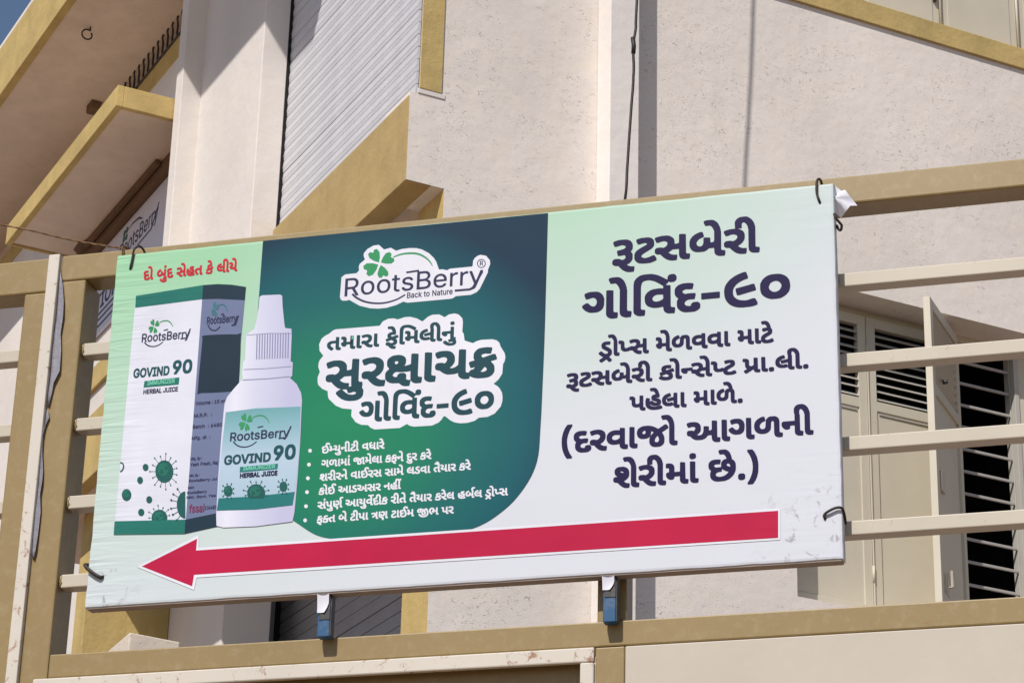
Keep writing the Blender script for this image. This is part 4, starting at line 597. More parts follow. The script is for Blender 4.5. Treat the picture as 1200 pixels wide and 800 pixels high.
'gદુ': (467, '*=(k*;(m*6(m*4(o*0(o)x(z)f)/)Y)=)Y)F)])J)l)U)v)U)y)S*2)?*B)6*O)2*V)3*b)6*e);*e)=*b)?*X)A*H)=*=)=*;)?*7)M*5)O*4)S*0)T*))W)z)_)q)i)l)t)j*()j*<)l*C)q*L)f*Y)a*c)_*n)_+%)`++)h+8)s+A*&+F*4+H*H+H*Z+E*a+A*a+6*_+1*]+%*Z*}*O*}*B+$*;+$*2*|*.*y*,*w*+*s*/*j*9*c*H*e*b*d*i*c*k*a*k*_*k*T*g*B*e*@*M*A*=*<*8*7*6*3*5*.*6*&*:){*@)w*M)t*R)u*S)v*S)}*V*(*`*/*t*/*z*,+$*$+&)x+%)f*z)^+()T+,)M+/)F+/)?+/)-+,)&+%(w*y(r*m(l*b(j*M(j'),
'gશ': (677, '*N)U*A)]*6)f*+)q)y*&)n*()g**)a*.)[*4)[*F)`*N)i*S)|*T)y*U)p*])g*i)e*p)d+()e+/)l+:)t+B*%+F*C+G*P+C*Z+>*b+8*h+/*l+%*n*u*n*e*m*[*k*R*h*K*`*@*U*7*J*0*J*.*S*$*Z)z*c)x*o)w*q)u*r)h*o)U*m)S*W)S +7)U+-)Y+&)_*{)h*y)q*y+C*y+E*|+H+-+H+0+G+?+E+B+C+C*&+F)y+V)v+X)t+X)h+V)V+T)S+B)S *D*p*F*p*G*r*E*w*A*{*8+$*1*}*0*{*1*x*3*v'),
'gસા': (976, '*R)U*B)]*7)f*,)q)x*))k**)f*+)`*0)[*4)Z*9)Z*I)^*M)b*R)f*T)m*U)}*U*.*Q*0*R*9*V*>*[*B*d*D*k*C*r*?*y*7*}*0+$)}*})p*x)d*x)b*{)^+.)Z+1)Z+<)`+@)i+C)}+G*>+G*E+F*P+B*[+:*d+1*i+%*j*g*l*f*q*e+#*h+&*k+&+C+)+G+++H+6+H+H+E+K+C+K+A+L*&+O)y+`)v+b)t+b)h+_)U+])S+C)T+<)U+4)Z+-)b+))j+&)x+&*@+%*B*_*B*R*8*I*2*H*0*R*&*Y)|*e)x*u)w*w)v*x)t*x)h*u)U*s)S*_)S ,&)U+x)Y+s)_+n)f+k)m+j)z+j+C+j+E+m+H+x+H,0+E,4+C,4*.,5*$,7)y,>)w,G)v,J)t,J)h,G)T,D)S,2)S'),
'gલ': (651, '+/)U+()X*{)_*w)e*t)j*r)v*r*P*H*H*F*F*;*F*7*I*4*W*2*[*2*e*4*i*q*u*r*w*r+E*w+H+(+H+*+G+:+E+<+C+=*&+>)z+A)x+N)v+R)t+R)h+O)U+N)T+<)S *9)o*))s)x)y)o*&)f*2)a*>)_*I)_*^)a*n)g*{)k+()q+/*#+:*4+B*:+C*=+E*B+E*F+H*R+H*U+E*X+5*Z+3*Z+(*X+%*T+$*R*}*M*}*K*{*F*{*B*x*9*s*3*n*+*`***X*+*M*/*D*2*@*9*;*B*8*K*7*^*<*h*;*j*9*p*,*r*)*r)x*q)v*m)t*`)p*R)n'),
'gડ': (481, '*0)R*))S*&)U)x)X)m)a)c)j)V)z)U*+)W*.)j*9)v*8*(*)*/)|*9)w*B)t*I)u*P)x*R){*T*&*R*0*M*6*)*O){*V)v*^)q*i)p*m)p*})q+,)v+5)z+;*&+@*0+E*;+G*B+H*X+G*i+E*l+C*m+7*i+$*g+#*X*}*M+$*F+$*>*{*<*w*<*t*@*p*e*V*n*N*t*F*y*=*{*4*{)|*z)q*u)f*o)_*i)Y*`)T*[)S*X)R*K)Q'),
'gતૈ': (572, '*v)U*o)W*i)]*c)d*`)l*_)x*_*R*]*T*H*T*;*R*2*O*,*I***B*.*7*7*,*J)t*L)q*L)h*J)g*;)V*2)V*0)W)z)f)j)x)a*0)_*;)_*R)d*^)m*i)x*p*+*u*;*w*Z*w*]*w*_*y*_+:*]+=*V+>*D+L*8+Q*0+R*%+P)x+P)s+S)p+a)n+d)n+o)n+q)q+s)x+u*1+v*/+|*-,&*,,2*0,5*4,7*Q,8*Z,7*d,2*l,+*s+|*z+l*|+d*}+a+)+A+)*&+,)y+<)v+>)t+>)h+<)U+9)S*})S'),
'gયા': (859, '*z)U*o)]*g)f*d)o*d*$*a*$*Q)|*?)|*1*#*%*()w*.)p*4)h*>)_*P)_*[)e*`)p*d)y*i)}*n*#*r*#*u)|*{)w*})p+$)`+$)]+%)W+8)W+C)Y+E)^+G)g+H**+G*8+A*B+8*H+-*I+%*I*e*B*V*6*K*:*H*F*E*L*F*X*J*a*P*c*T*d+E*f+G*s+H*v+G+++E+-+C+.*&+0)z+2)x+B)u+C)t+C)h+A)U+@)T++)S +e)U+[)Y+T)`+N)h+L)q+L+C+L+E+O+H+[+H+n+E+q+C+q*&+t)y,*)v,-)t,-)h,*)U,()S+l)S'),
'gઅ': (883, '+i)U+])]+W)d+T)j+R)v+Q*3+9*3+7*2+0*&+))z*|)u*q)p*f)n*L)n*<)q*2)v*#*&)t*5)l*6)b*;)^*A)]*F)]*T)a*[)g*a)n*a*%*a*/*[*6*`*9*e*=*p*9*y*6*|*1+#**+$){+#)p*z)e*z)[+3)[+?)b+C)p+G*#+H*8+G*>+F*J+B*P+?*W+8*]+1*a+(*c*r*b*^*^*T*W*K*N*C*F*>*H*;*U*6*[*7*f*:*j*>*o*D*t*T*u*w*u*y*x*{+)*{+;*x+=*w+?*u+?*^+@*X+B*W+F*V+K*X+P*[+R*`+R+E+V+H+b+H+d+G+t+E+v+C+w+A+x*&+y)z+{)x,1)v,3)t,3)f,0)U,.)S+r)S'),
'gન': (546, '*o)U*i)X*b)]*])d*X)j*W)x*W*I*V*L*:*L*9*;*5*4*-*0)z*0)s*1)h*:)_*D)Y*P)Z*e)^*j)e*o*V*o*W*p*W+C*W+E*Z+H*f+H*x+E*{+C*|*&+$)y+5)v+7)t+7)h+5)U+3)S+$)S'),
'gહીં': (898, '*K)R*@)U*<)U*&)`)r)n)g*#)a*6)`*V)b*k)i*})m+%)v+%*0*w*2*t*2*i*,*V*.*T*=*^*G*^*I*]*T*O*a*G*i*E*u*G*v*H*u*K*s*N*g*T*U*Z*H*e*@*p*>*y*>+,*@+3*G+=*N+B*T+E*l+H*j+W*j+q*l+z*r,)*x,0+#,3++,7+1,8+E,8+O,6+Z,0+f,$+m,.+t,2,),2,.,0,4,+,8,#,8+l,2+d,,+_+v+_+y+U+{+I+{*&+})z,$)y,4)v,6)s,6)h,4)U,0)S+v)S+m)U+f)X+_)_+W)j+V)z+V+A+T+C+T+G+S+I+S+N+Q+U+L+a+C+l+=+n+8+l+4+c+5+L+4+I+1+H*|+G+/+F+4+C+4+5+3+3+1+$+/*}+-*}*{*}*n+$*h*}+-*o+6*i+=*a+?*Z+A*T+A*B+@*9+<*2+3**+)*#*y)}*a)}*T*#*G***<*2*.*?*-*=*1*4*:*)*D)|*T)v*c)t*s)u+-)z+8*#+C*#+E)|+N)j+N)_+E)Y+/)S*n)Q'),
'gસં': (711, '*R)U*B)]*7)f*,)q)x*))k**)f*+)`*0)[*4)Z*9)Z*I)^*M)b*R)f*T)m*U)}*U*.*Q*0*R*9*V*>*[*B*d*D*k*C*r*?*y*7*}*0+$)}*})p*x)d*x)b*{)^+.)Z+1)Z+<)`+@)i+C)}+G*>+G*E+F*P+B*[+:*d+1*i+%*j*g*l*f*q*e+#*h+&*k+&+C+)+G+++H+6+H+H+E+K+C+K+A+L*&+O)y+`)v+b)t+b)h+_)U+])S+C)T+<)U+4)Z+-)b+))j+&)x+&*@+%*B*_*B*R*8*I*2*H*0*R*&*Y)|*e)x*u)w*w)v*x)t*x)h*u)U*s)S*_)S +-+[+&+a+#+h+#+z+$,#++,++0,.+A,.+F,,+L,&+O+z+O+h+M+d+H+^+A+Y+1+Y'),
'gપુ': (568, '*Q(k*O(m*J(m*H(o*D(o*A(q*=(s*2(z*%)))o)=)o)H*%)T*2)U*F)?*Q)8*Z)4*i)2*q)4*x)8*y)=*t)@*m)A*])=*S)=*O)?*K)M*I)O*I)Z*O)`*a)d*^)p*])}*Z*#*Q)}*:)|*/*#)|*,)r*7)m*@)l*I)k*q)i*y)c*|)W*})U+%)U+1)W+A)Y+E)n+E)z+C*(+>*/+7*3+1*5++*6*T*:*I*D*E*J*F*S*I*Z*M*]*R*^+F*b+H*m+H+$+E+&+A+(*(+))z++)x+9)v+=)t+=)i+;)V+B)H+C)?+C)-+@)%+9(w+3(q+&(l*o(j'),
'gર્ણ': (821, '*e)1*T)=*T)H*Y)Q*W)W*C)d)y)t)p)|)j**)g*5)g*@)g+C)i+G)v+H*.+E*0+C*1+A*1*Y*3*X*C*d*L*d*]*U*c*R*h*R*l*T*n*W*q*c*q*n*o*u*l*z*h*}*a+%*Y+$*N*z*E*z*B*|*;+4*;+=*>+A*G+E*R+G*j+H*u+F*|+C+++=+2+6+6+/+:+#+;*w+;*R+9*L+4*@+/*;+)*5*|*1*s*/*W*/*G*6*<*>*3*G*2*E*3*>*6*:*@*3*j){*v)r+$)f+&)Z+&)F+$)A*x)6*s)0*h)0 +b)S+X)U+O)[+G)d+D)m+C+=+9+S+7+Z+7+m+9+x+;+}+A,,+H,2+S,7+r,8+{,7,*,3,.,0,/+},-+z,)+o,(+m+v+l+k+p+f+p+`+m+]+d+^+]+d+O+e+F+h+A+h*.+i*$+k)y+{)v+})t+})f+{)V+y)S'),
'gયુ': (594, '*X(k*U(m*Q(m*N(o*J(o*H(q*C(s*8(z*-)))u)=)v)H*-)T*8)U*M)?*X)8*a)4*o)2*x)4+$)8+$)=*z)@*s)A*d)=*Z)=*V)?*Q)M*O)O*O)Z*U)`*h)d*d)p*d*$*U)}*L)|*8)}*-*$)w*.)h*>)_*P)_*[)e*`)p*c)w*h)}*n*$*s)}*y)w*})p+$)`+$)]+%)W+8)W+C)[+F)l+H**+G*8+A*C+6*H+-*I+%*I*g*D*Y*>*R*7*L*8*I*:*H*C*E*N*F*X*J*b*P*d*T*d+F*f+G*q+H+++E+-+C+.*(+0){+2)x+@)v+C)t+C)i+B)V+I)H+J)?+I)-+G)%+@(w+9(q+.(l*v(j'),
'gર્વે': (577, '*w)U*k)[*c)f*`)o*_*$*^*%*O)}*9)|*0)}*#*%)s*,)j*4)d*>)a*D)_*R)_*`)a*n)f*y)p+*)z+1*.+6*=+8*O+8*^+6*`+8*_+?*U+S*S+d*O+i*F+o*2+n*/+q*++}*),&*),2*.,6*;,8*O,8*X,6*e,1*r,7+3,8+>,6+G,3+K,0+K,#+I+z+E+o+C+l+7+l+*+p*}+n*z+j*|+d*}+a+#+]+$+Y+%+S+(+Q+(+E+*+A+**0++*$+,)z+/)x+<)v+>)u+?)t+?)h+=)U+<)T+:)S+()S *8*F*@*E*H*F*R*I*[*P*`*T*`*k*^*m*R*m*D*o*6*l*0*g*,*c***X***V*.*M*2*I'),
'gદી': (732, '*6)R*4)T*0)T*.)V*))W)z)_)p)j)k)v)j*&)j*9)k*@)q*K)p*M)f*X)a*b)_*m)`+*)c+1)h+8)o+>)v+B*&+F*@+H*B+I*@+L*?+Y*?+j*@+u*D,#*N,0*Z,7*i,8*},7+1,0+<,$+E+q+M+[+P+I+P*)+S)z+Y)w+c)v+g)s+g)h+d)U+a)S+L)S+C)U+<)X+5)_+.)j+,)z+,+A+)+N+(+P+&+U*|+a*t+k*p+n*m+n*h+l*e+f*d+_*e+L*d+I*b+H*M+G*^+D*a+A*a+5*_+3*]+$*[*}*M*}*=+$*6+#*.*y*+*w*+*r*.*k*6*d*9*c*H*e*`*d*g*d*k*`*k*T*f*B*e*@*K*@*<*;*8*6*5*.*6*&*9)|*=)x*D)v*K)t*R)u*S)v*S)|*U*&*^*-*b*/*t*/*{*++&)|+&)h*})a*w)Z*p)V*g)R*T)Q'),
'gતે': (572, '*v)U*o)W*i)]*c)d*`)l*_)x*_*R*]*T*H*T*;*R*2*O*,*I***B*.*7*7*,*J)t*L)q*L)h*J)g*;)V*2)V*0)W)z)f)j)x)a*0)_*;)_*R)d*^)m*i)x*p*+*u*;*w*Z*w*]*w*_*y*_+G*]+J*Y+U*T+a*O+h*J+l*F+o*;+n*2+n*/+o*),#*(,&*(,2*-,6*8,8*M,8*V,7*`,3*i,+*p+|*w+o*x+j*z+h*z+d*|+a+$+S+%+Q+&+G+)+A+)*&+,)y+<)v+>)t+>)h+<)U+9)S*})S'),
'gર્બ': (734, '+C)U+7)]+/)h+.)o+,*3*k*3*e*,*^*&*R){*H)z*+){)v*()j*2)b*B)_*M)_*i)c*w)f*})l+-)s+4*#+=*4+E*9+E*=+H*F+H*H+G*K+E*N+8*P+3*P+(*H+#*@*z*9*v*4*r*-*i***`***X*+*R*0*I*4*E*=*C*D*E*I*I*N*X*N*w*O*y*R*{*^*{*p*x*r*w*s*u*s*^*u*X*w*W*{*V+**Z+-*`+-+<+-+?+%+L*|+W*{+l*}+x+&,&++,++1,1+:,5+>,7+G,8+_,8+j,5+s,0+s,#+q+z+n+o+j+l+a+l+P+p+I+l+F+d+H+Y+N+N+N+E+P+C+Q+A+Q*&+S)z+U)y+e)v+g)t+g)f+e)U+c)S+P)S'),
'gક્ત': (1083, '*))R)o)Y)X)h)W)s)f*+)q*,)|*#*.)x*B)t*M)v*R)y*U)|*U*&*S*.*P*2*@*>*>*>)v*1)t*/)h*/)f*/)d*2)`*@)^*B)^*M)_*P)v*X)n*i)n+()o+,)t+5)|+>*/+E*9+G*V+H*i+E*m+C*m+A*m+7*j+$*h*}*g*|*[*|*K+$*D+#*>*{*;*y*:*t*<*p*B*i*I*e+5*e+<*l+C*p+Q*u+a*w,)*w,+*y,++E,.+G,;+H,M+E,O+C,O*),R)z,V)x,b)v,f)s,d)W,b)T,M)S,B)U,9)Z,2)a,.)h,,)o,+*T+z*T+h*S+Y*O+T*K+Q*D+R*;+W*3+c*&+s)s+s)q+s)h+d)V+W)V+B)j+8)w+0*)+,*4++*B+**C*y*C*u*B*|*2*|)q*w)g*p)^*d)U*V)Q*;)Q'),
'gપા': (833, '*t)U*i)[*a)f*^)o*]*$*O)|*:)|*2*#*#**)t*4)n*>)l*F)k*n)i*y)c*|)W*})U+%)U+1)W+A)Y+E)p+E)z+C*(+>*/+8*3+1*5+**5*^*7*R*;*I*?*F*F*E*O*G*V*J*Z*M*]*R*]+E*`+G*m+H*o+G+$+E+&+C+(*&+))z+,)x+;)u+=)t+=)h+;)U+9)T+$)S +^)U+T)Y+M)`+H)h+F)q+E+C+F+E+I+H+T+H+g+E+j+C+k*&+n)y,#)v,%)t,%)h,#)U+|)S+e)S'),
'gત્ર': (582, '*w)U*q)X*j)^*f)d*b)j*a)v*a*>*,)v){)v)y)x)l*0)m*;*G*[*G*^*<*h*,*m){*k)k*e)`*e)V*y)V+()X+,)d+1)t+6*:+6*E+3*J+1*R+,*_*|*a*}*a+E*c+G*q+H*s+G+)+E+*+C++*&+-)z+/)x+?)u+@)t+A)h+>)U+=)T+))S'),
'gણ': (821, '*e)1*T)=*T)H*Y)Q*W)W*C)d)y)t)p)|)j**)g*5)g*@)g+C)i+G)v+H*.+E*0+C*1+A*1*Y*3*X*C*d*L*d*]*U*c*R*h*R*l*T*n*W*q*c*q*n*o*u*l*z*h*}*a+%*Y+$*N*z*E*z*B*|*;+4*;+=*>+A*G+E*R+G*j+H*u+F*|+C+++=+2+6+6+/+:+#+;*w+;*R+9*L+4*@+/*;+)*5*|*1*s*/*W*/*G*6*<*>*3*G*2*E*3*>*6*:*@*3*j){*v)r+$)f+&)Z+&)F+$)A*x)6*s)0*h)0 +b)S+X)U+O)[+G)d+D)m+C+C+C+F+F+H+Q+H+d+E+g+C+h+A+h*(+k)y+{)v+})t+})f+{)U+x)S'),
'gટા': (716, '**)S)x)V)o)])i)d)c)l)`)x)`*2)a*;)g*H)o*Q*$*^*D*p*H*t*I*y*G*|*<+$*0*})}*y)t*y)q*{)l+/)j+1)j+<)m+@)r+B*,+G*K+G*V+E*a+@*e+=*k+5*n+/*p*r*n*g*i*^*a*T*2*6*.*1*+*)*,*#*0)z*9)u*@)t*G)u*T)x*e*%*p*&*s*#*|)l*|)a*p)Y*[)R*N)Q*9)Q +?)U+8)X+1)_+,)f+))o+(+E+++G+-+H+6+H+J+E+L+C+M*&+N)z+Q)x+_)v+c)s+c)h+a)W+_)T+J)S'),
'gમ': (594, '*{)U*n)]*f)h*d)t*d*4*c*7*@*7*=*)*9*#*2)z)|)z)x)|)n*))f*3)a*>)a*O)h*W)l*Y)s*Y)u*[)u*k)t*u)s*y)q*{)a*})_+%)_+1)a+A)d+E)x+E*)+C*2+>*8+8*=+/*?*}*?*[*@*Y*B*Y*b*Y*d*[*e+F*g+H*r+H+*+E+-+C+/*&+1)y+7)w+A)v+C)t+C)h+A)U+>)S+,)S'),
'gજી': (992, '*v)0*t)2*m)2*i)5*b)5*_)8*X)9*H)B*?)I*/)X)z)l)z)x)|)z*4*+*?*+*M)s*X)h*i)]*q)W+&)S+7)Q+B)R+T)V+^)[+l)g+u)s+v)x+w)z+z*++z*;+x*H+w*K+w*O+u*R+t*V+n*c+`*u+^*u+R*m+^*^+c*O+e*@+f*.+e*&+b)v+^)o+W)h+P)b+G)^+.)]*{)_*q)c*k)i*d)q*`)z*^*0*^*B*a*R*_*S*V*H*J*@*?*>*-*>)z*?)p*C)h*K)a*T)]*^)[*g)[*w)^+()c+1)h+7)p+>)z+C*(+F*2+H*L+H*]+F*_+D*d+D*f+C*k+B*m+A*q+@*t+>*x+=+,+6+7+/+[+E+n+E+w+=,)+/,3*{,;*k,<*e,?*b,?*^,A*Z,A*T,C*O,D*;,D*&,B)o,@)l,?)f,8)X,1)N,()E+w)=+a)3+G)/+0)/ +5*&+9*(+=*++@*6+<*F+8*O+5*T+**D+**@+(*=+(*6++*.+-*)+0*& *`*T*b*R*h*`*s*p*k*u*d*w*c*` *1*b*6*b*:*e*>*m*=*w*:*}*8+$*.*{***w*(*r*&*m*)*g*-*c'),
'gભ': (809, '+W)U+Q)X+J)]+D)d+A)j+@)x+?*B+?*C*}*C*{*B*z*7*w*1*p*,*`*,*[*-*S*2*K*:*F*B*B*I*B*[*I*d*M*f*T*f*U*i*S*r*O*y*K*|*B+$*9*}*1*w*,*k***^*-*P*1*F*=*7*R)|*R)q*R)o*B)`*7)`*.)i)w)z)m*.)f*;)a*K)_*T)_*i)a*y)g+-)o+7)z+@*,+F*0+G*I+H*X+F*c+A*i+<*p+5*t+/*z*{*{*g+?*f+?*i+@+E+C+G+N+G+a+E+d+D+d+A+e*&+h)y+x)v+z)t+z)h+x)U+v)S+_)S'),
'lB': (654, ')r)Y)p)[)q+a*_+a*o+_*z+Z+)+S+0+K+5+C+8+7+9+&+4*t++*i*x*b+&*_+0*X+8*O+=*F+@*;+@*-+>)|+:)s+3)j+*)c*z)_*o)[*])Y *1)s*a)r*m)t*s)w*|*#+%*-+%*8*}*B*s*L*f*R*Z*S*1*R *1*k*]*k*f*m*m*q*u*y*y+&*y+3*v+<*o+C*d+H*W+I*1+H'),
'lR': (643, ')r)Y)p)[)q+a*_+a*o+_*{+Y+.+P+6+E+<+5+=*}+:*m+4*`+,*V*x*M*w*J+D)[+B)Y+&)Y*Z*F*3*G*1*F*1)[*/)Y *1*b*1*a*3*`*Z*`*h*b*q*g*y*o*|*}*{+1*v+=*m+D*a+H*3+I*1+H'),
'le': (583, '*<)X*1)]*%)e)v)n)o)y)k**)h*8)g*L)i*Z)l*f)r*r){+#**++*5+1*A+4*L+5*Y+4*f+0*o++*x+#+$*v++*j+.*_+0*N+0*?+-*=*(*=*&*8***,*/*#*5)w*>)q*G)o*U)o*a)r*j)y*q*)+,*#+.){+*)r+#)i*v)c*l)]*a)X*U)W*G)W *&*U*(*S***S*l*S*o*S*p*U*l*d*e*o*Y*v*L*x*>*v*4*o*+*d'),
'lo': (599, '*<)X*1)]*%)d)v)n)o)y)k**)h*8)g*L)i*Z)m*h)s*s){+#*+++*5+1*A+4*N+5*_+3*j+/*u+(+$*x+,*m+0*a+3*S+4*?+2*1+.*#+&)q*x)g*o)`*f)[*W)W*G)W *A)p*J)o*S)o*a)t*h)y*l*$*s*6*t*J*s*U*o*a*j*j*c*q*]*u*U*w*E*w*>*u*8*q*.*f*(*U*&*A*+*-*3)y*:)s'),
'lr': (376, ')p)Y)n)[)n+1)o+3*++3*,+1*,*}*5+,*A+3*L+5*]+4*]*v*L*v*A*t*8*o*0*g*-*X*-)[**)Y'),
'ls': (527, '*1)X*#)^)s)g)k)r)h*#*#***+)x*1)r*=)o*H)n*S)q*])v*a*#*b***^*1*X*5*-*A)w*J)p*S)l*])l*f)m*q)p*x)w+%*#+,*-+0*A+5*X+3*e+.*o+$*w*s*z*m*x*k*d*e*]*o*U*u*L*x*A*x*6*v*/*p*,*j*,*a*/*]*6*W*b*L*p*C*x*:*{*1*|*(*{)w*x)p*q)h*k)b*b)]*X)Y*J)W*?)V'),
'lt': (327, '*0)Z*&)_)z)d)u)k)r)t)q*$)q*w)_*w)]*y)]+1)_+3)q+3)q+Q)s+T*0+S*1+6*2+3*K+3*M+1*M*y*K*w*2*w*1*u*1*$*2)v*6)q*?)p*K)q*P)]*N)Z*D)X*9)X'),
'ly': (562, ')n)&)k)*)r)>*%)=*.)@*5)I*:)[)a+0)a+2)|+2*A*6*H)w*P*6*o+2*r+3+0+2*N)G*H)9*>).*2)&*#)$'),
'h0': (648, '*<)N*,)V)x)c)o)o)j){)i*%)g*()d*8)b*S)b*s)e+2)g+4)g+9)k+B)s+Q)}+]*.+f*7+k*B+n*^+n*j+m*y+f+,+Z+7+M+@+9+@+4+B+2+C+)+E*h+E*J+B*/+@*,+@*(+>*%+=)y+4)i+*)^*w)S*l)O*e)N*I)M *K)}*P)|*W)|*^*#*d***k*8*o*C*r*U*q*l*n*z*k++*f+4*a+;*[+>*T+@*P+@*I+=*A+4*:+#*6*f*6*N*<*8*C**'),
'h9': (648, '*))P*$)T*%)e*G*<*6*?*+*D)x*N)n*[)j*f)h*q)h+2)j+A)q+O)z+Z*)+c*4+j*=+m*H+n*d+n*m+l*x+g+,+[+4+Q+<+D+>+;+?+-+?*q+=*c+7*U+-*C*S)Q*Q)O *R*h*S*g*]*j*d*o*h*u*k+&*h+2*d+9*]+>*S+A*J+>*C+9*?+2*<+&*?*u*C*o*J*j'),
'hA': (689, ')X)Q)V)T)V)e)Y)i*@+i*C+k*E+k*n+k*r+g*r+b+W)i+[)e+Z)S+V)O+/)O+-)Q*u*)*>*)*;*(*-)Y*-)T**)P*()O)Z)O *K*U*f*U*Y*s*W*u'),
'hB': (654, ')i)Q)f)T)f+g)h+i)k+k*j+k*u+j+(+d+1+]+8+U+>+M+B+B+B*u+>*m+7*c+C*U+G*L+I*E+J*#+H)w+E)n+=)c+4)[+()T*y)Q*e)O)k)O *;*#*>)|*Y)|*j*%*n*(*s*-*t*3*s*:*l*B*^*H*<*I*;*H *;*u*<*u*T*u*e*z*j+#*m+)*n+-*l+4*g+:*[+>*<+?*;+='),
'hC': (730, '*I)N*G)P*B)P*5)V*$)b)r)p)h*()f*.)d*1)d*5)b*8)`*J)`*q)b+))d++)d+0)h+9)r+K*#+X*5+e*;+h*@+i*B+k*P+n*w+m+(+k+3+f+A+^+J+T+R+K+W+A+^+4+^*x+Z*t+3*t+0*x+(+0*x+9*e+?*`+?*T+<*I+6*B+0*;+#*6*s*3*]*6*G*>*8*G*-*P*&*`){*r*%*}*,+**5+/*C+3*G+Z*G+^*C+]*,+V)w+L)i+A)^+3)U+%)O*r)M*V)M'),
'hD': (721, ')i)Q)f)T)f+g)h+i)k+k*g+k+#+f+6+[+A+Q+L+D+S+7+S+2+U+0+X*|+Y*z+Z*S+Y*A+U*1+S*/+S**+K)w+C)l+6)`+()W*|)T*w)T*u)R*[)O)k)O *;*#*>)|*P)|*W)}*j*(*t*/*z*6+$*>+)*J+,*_++*m+&*x*|+)*w+0*n+6*e+;*P+?*>+?*;+='),
'hE': (601, ')i)Q)f)T)f+g)h+i)k+k+6+k+9+g+9+D+6+?*>+?*;+=*;*u*<*u+/*u+3*q+3*o+3*L+/*H*;*H*;*#*>)|+6)|+:)y+:)w+:)T+9)R+6)O)k)O'),
'hG': (746, '*I)N*5)V*#)b)r)p)h*()f*.)d*1)d*5)b*8)`*J)`*q)b+))d++)d+0)g+9)r+K*#+X*5+e*B+k*P+n*p+n+(+k+3+f+?+_+J+T+R+K+Y+?+^+4+_*x+Z*t+3*t+/*y+&+0*w+9*e+?*^+?*T+=*I+6*B+0*;+#*6*s*3*]*6*G*>*8*I*+*P*&*[)}*e){*i)|*s*%+#*,+**3+-*<+**>*`*>*^*@*]*C*]*f*^*h*`*j+]*j+`*f+`*8+^**+U)t+M)i+B)^+3)T+()O*u)M*Y)M'),
'hH': (743, '*$)O)k)O)f)T)f+g)h+i)k+k*5+k*:+i*;+g*;*x*<*v+%*v+(*v+**x+++h+/+k+U+k+X+g+X)T+W)R+S)O+/)O++)S+**H+(*I*>*I*;*H*;)T*7)P'),
'hI': (440, ')^)Q)[)T)[)y)`)|)y)|)|*#)|+=)y+?)`+?)[+B)[+g)]+i)`+k*o+k*q+g*q+B*l+?*S+?*P+=*P*#*S)|*l)|*q)y*q)S*l)O)`)O'),
'hJ': (570, '*+)O)z)T)o)])h)e)a)o)])})]*G)a*K*-*K*1*G*2*3*5***9*%*D)z*P*%*V*/*X*<*X+g*^+k+*+k+-+g+-*,+,)w+))p*|)e*v)^*k)U*`)O*O)M*;)M'),
'hL': (565, ')i)Q)f)T)f+g)k+k*7+k*;+g*;*#*>)|+1)|+5)y+6)w+6)T+1)O)k)O'),
'hM': (903, ')})O)k)O)f)T)f+g)h+i)k+k*@+k*C+i*o*S*u*K*w*P*y*R+I+i+L+k+}+k,$+j,&+g,&)T,%)R+})O+X)O+S)S+S*N+Q*S+.)R++)O*c)O*a)Q*^)T*<*R*:*P*:*L*:)T*5)O'),
'hN': (753, ')i)Q)f)T)f+g)h+i)k+k*<+k++*S+-*W+-+g+1+k+X+k+[+g+[)T+Z)R+U)O+-)O++)Q*B*_*<*g*;*a*;)T*7)P*5)O)k)O'),
'hO': (764, '*I)N*5)V*$)b)r)p)h*()d*1)d*5)b*8)`*J)`*q)b+))d++)d+0)h+9)r+K*#+X*5+e*;+h*@+i*B+k*P+n*u+n+(+k+*+i+/+h+:+b+L+R+Y+?+a+0+e*q+f*U+e*A+c*>+c*8+a*5+a*1+Y){+N)k+A)^+6)V+()P*u)N*V)M *Y)}*`){*i)}*u*&+%*/+-*8+4*G+7*]+4*s+/+#+*+-+#+4*u+;*e+?*`+?*P+:*B+0*;+#*6*s*3*_*6*G*>*8*I*+*P*&'),
'hR': (643, '+8)O*|)O*w)R*R*<*P*=*;*<*;)T*9)R*5)O)k)O)h)R)f)T)f+g)i+j)k+k*a+k*u+j+%+e+/+_+6+X+>+O+D+D+F+;+F*m+D*c+>*W+-*E+M)e+N)T+J)P *;*j*W*j*e*n*k*q*n*u*r+&*n+2*l+6*e+;*Y+>*<+?*;+='),
'hU': (744, '*B)O*0)V)|)b)p)o)i*$)f*5)g+h)k+k*5+k*7+k*:+h*;*B*@*3*G***P*$*a){*n*#*x**+#*1+)*>+**I+++h+/+k+U+k+Y+f+Y*7+W**+Q)t+L)k+A)`+6)W++)Q*w)N*j)M*N)M'),
'hV': (689, '*C)P*@)T*?)Y)Y+Q)V+V)V+g)W+i)Z+k*(+k*++i*O*Z*R*V*Y*D*`*U*c*Z+,+i+/+k+X+k+[+g+[+V+W+Q*s)Y*r)T*n)O'),
'hZ': (628, ')b)R)`)T)a)t*X+;*V+?)c+?)_+D)_+g)a+i)d+k+?+k+B+g+B+F*I*%*I*#*M)|+?)|+B)y+C)w+C)T+B)R+?)O)f)O'),
'b,': (268, ')e)+)c)0)o)y)s){*6)z*8)x*9)t*$)+)z)))j))'),
'b.': (268, ')u)U)n)Z)i)b)h)k)i)t)n){)u*%*#*&*-*%*4){*9)t*;)k*9)b*4)Z*-)U*#)S'),
